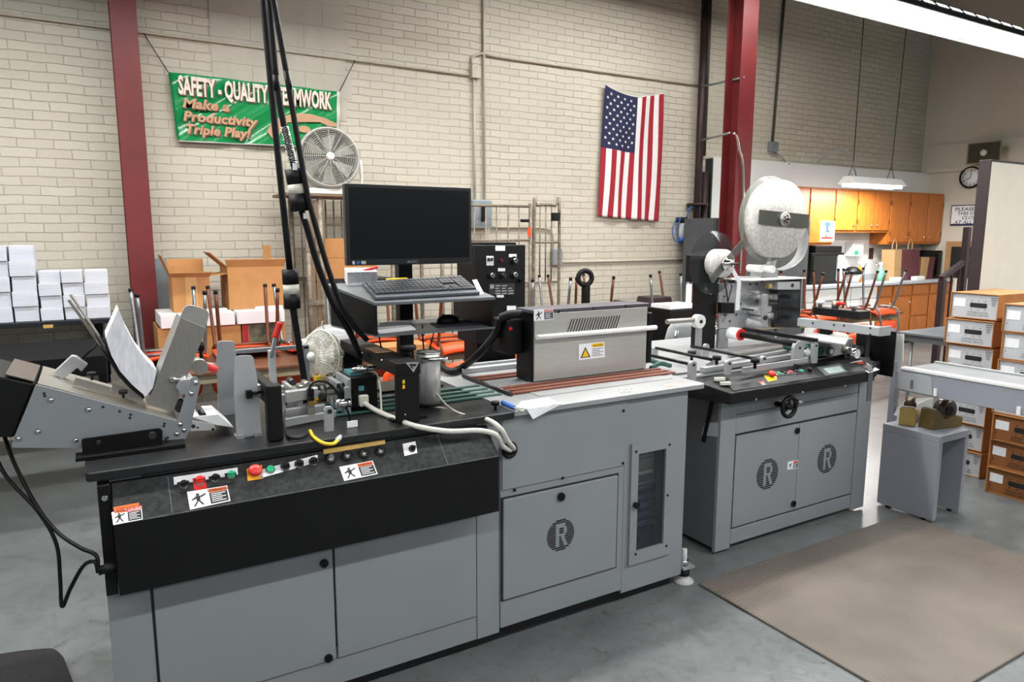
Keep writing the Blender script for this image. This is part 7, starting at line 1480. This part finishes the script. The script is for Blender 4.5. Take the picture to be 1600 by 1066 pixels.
# grey steel table behind the left stack
g0 = aZ(1401, 518, .72)
table(g0.x, g0.x+1.1, g0.y-.75, g0.y, .72, 'dark grey table behind the postal trays', mat('slate_tabletop', '#5d6268', .4), GREYD)
# ================================================================ floor mats
m0 = aZ(1565, 1043, 0); mx0, mx1, my0, my1 = 2.295, 3.914, m0.y, 2.2
def mat_ribbed():
    m = bpy.data.materials.new('ribbed_vinyl'); m.use_nodes = True; n = m.node_tree; N = n.nodes; L = n.links; b = N['Principled BSDF']; b.inputs['Roughness'].default_value = .7
    tc = N.new('ShaderNodeTexCoord'); nz = N.new('ShaderNodeTexNoise'); nz.inputs['Scale'].default_value = 2.2; nz.inputs['Detail'].default_value = 6; L.new(tc.outputs['Object'], nz.inputs['Vector'])
    r = N.new('ShaderNodeValToRGB'); r.color_ramp.elements[0].position = .3; r.color_ramp.elements[0].color = lin('#5c564f'); r.color_ramp.elements[1].position = .7; r.color_ramp.elements[1].color = lin('#746c64'); L.new(nz.outputs['Fac'], r.inputs[0])
    wv = N.new('ShaderNodeTexWave'); wv.wave_type = 'BANDS'; wv.bands_direction = 'Y'; wv.inputs['Scale'].default_value = 22; L.new(tc.outputs['Object'], wv.inputs['Vector'])
    # worn flat in the middle
    sp = N.new('ShaderNodeVectorMath'); sp.operation = 'LENGTH'; mp = N.new('ShaderNodeMapping'); mp.inputs['Scale'].default_value = (1.25, 2.0, 0); L.new(tc.outputs['Object'], mp.inputs[0]); ad = N.new('ShaderNodeVectorMath'); ad.operation = 'MULTIPLY_ADD'; ad.inputs[1].default_value = (.5, .5, 0); L.new(nz.outputs['Color'], ad.inputs[0]); L.new(mp.outputs[0], ad.inputs[2]); L.new(ad.outputs[0], sp.inputs[0])
    mr = N.new('ShaderNodeMapRange'); mr.inputs['From Min'].default_value = .75; mr.inputs['From Max'].default_value = 1.0; L.new(sp.outputs['Value'], mr.inputs[0])
    mu = N.new('ShaderNodeMath'); mu.operation = 'MULTIPLY'; L.new(mr.outputs[0], mu.inputs[0]); L.new(wv.outputs['Fac'], mu.inputs[1])
    dk = N.new('ShaderNodeMix'); dk.data_type = 'RGBA'; dk.blend_type = 'MULTIPLY'; dk.inputs['B'].default_value = (.72, .70, .68, 1); L.new(mu.outputs[0], dk.inputs['Factor']); L.new(r.outputs[0], dk.inputs['A']); L.new(dk.outputs['Result'], b.inputs['Base Color'])
    bp = N.new('ShaderNodeBump'); bp.inputs['Strength'].default_value = .5; bp.inputs['Distance'].default_value = .004; L.new(mu.outputs[0], bp.inputs['Height']); L.new(bp.outputs[0], b.inputs['Normal']); return m
single('floor_mat', MB().box(mx0, mx1, my0, my1, .0005, .012), mat_ribbed(), 'worn taupe ribbed floor mat in front of the labelling machine', 'mat', bev=.006)
fm = aZ(92, 1014, .06)
p = [aZ(x, y, .035) for x, y in ((-60, 1030), (30, 1016), (84, 1011), (99, 1024), (120, 1080), (140, 1180), (-60, 1200))]
single('carpet_pad', MB().prism([V((q.x, q.y, .0005)) for q in round_poly(p, .03)], (0, 0, .034)), mat('black_carpet', '#1d1c1d', .95, var=.2, vs=60, bump=.8, bs=200), 'black carpet pad on the floor at the lower left corner', 'mat', bev=.01)
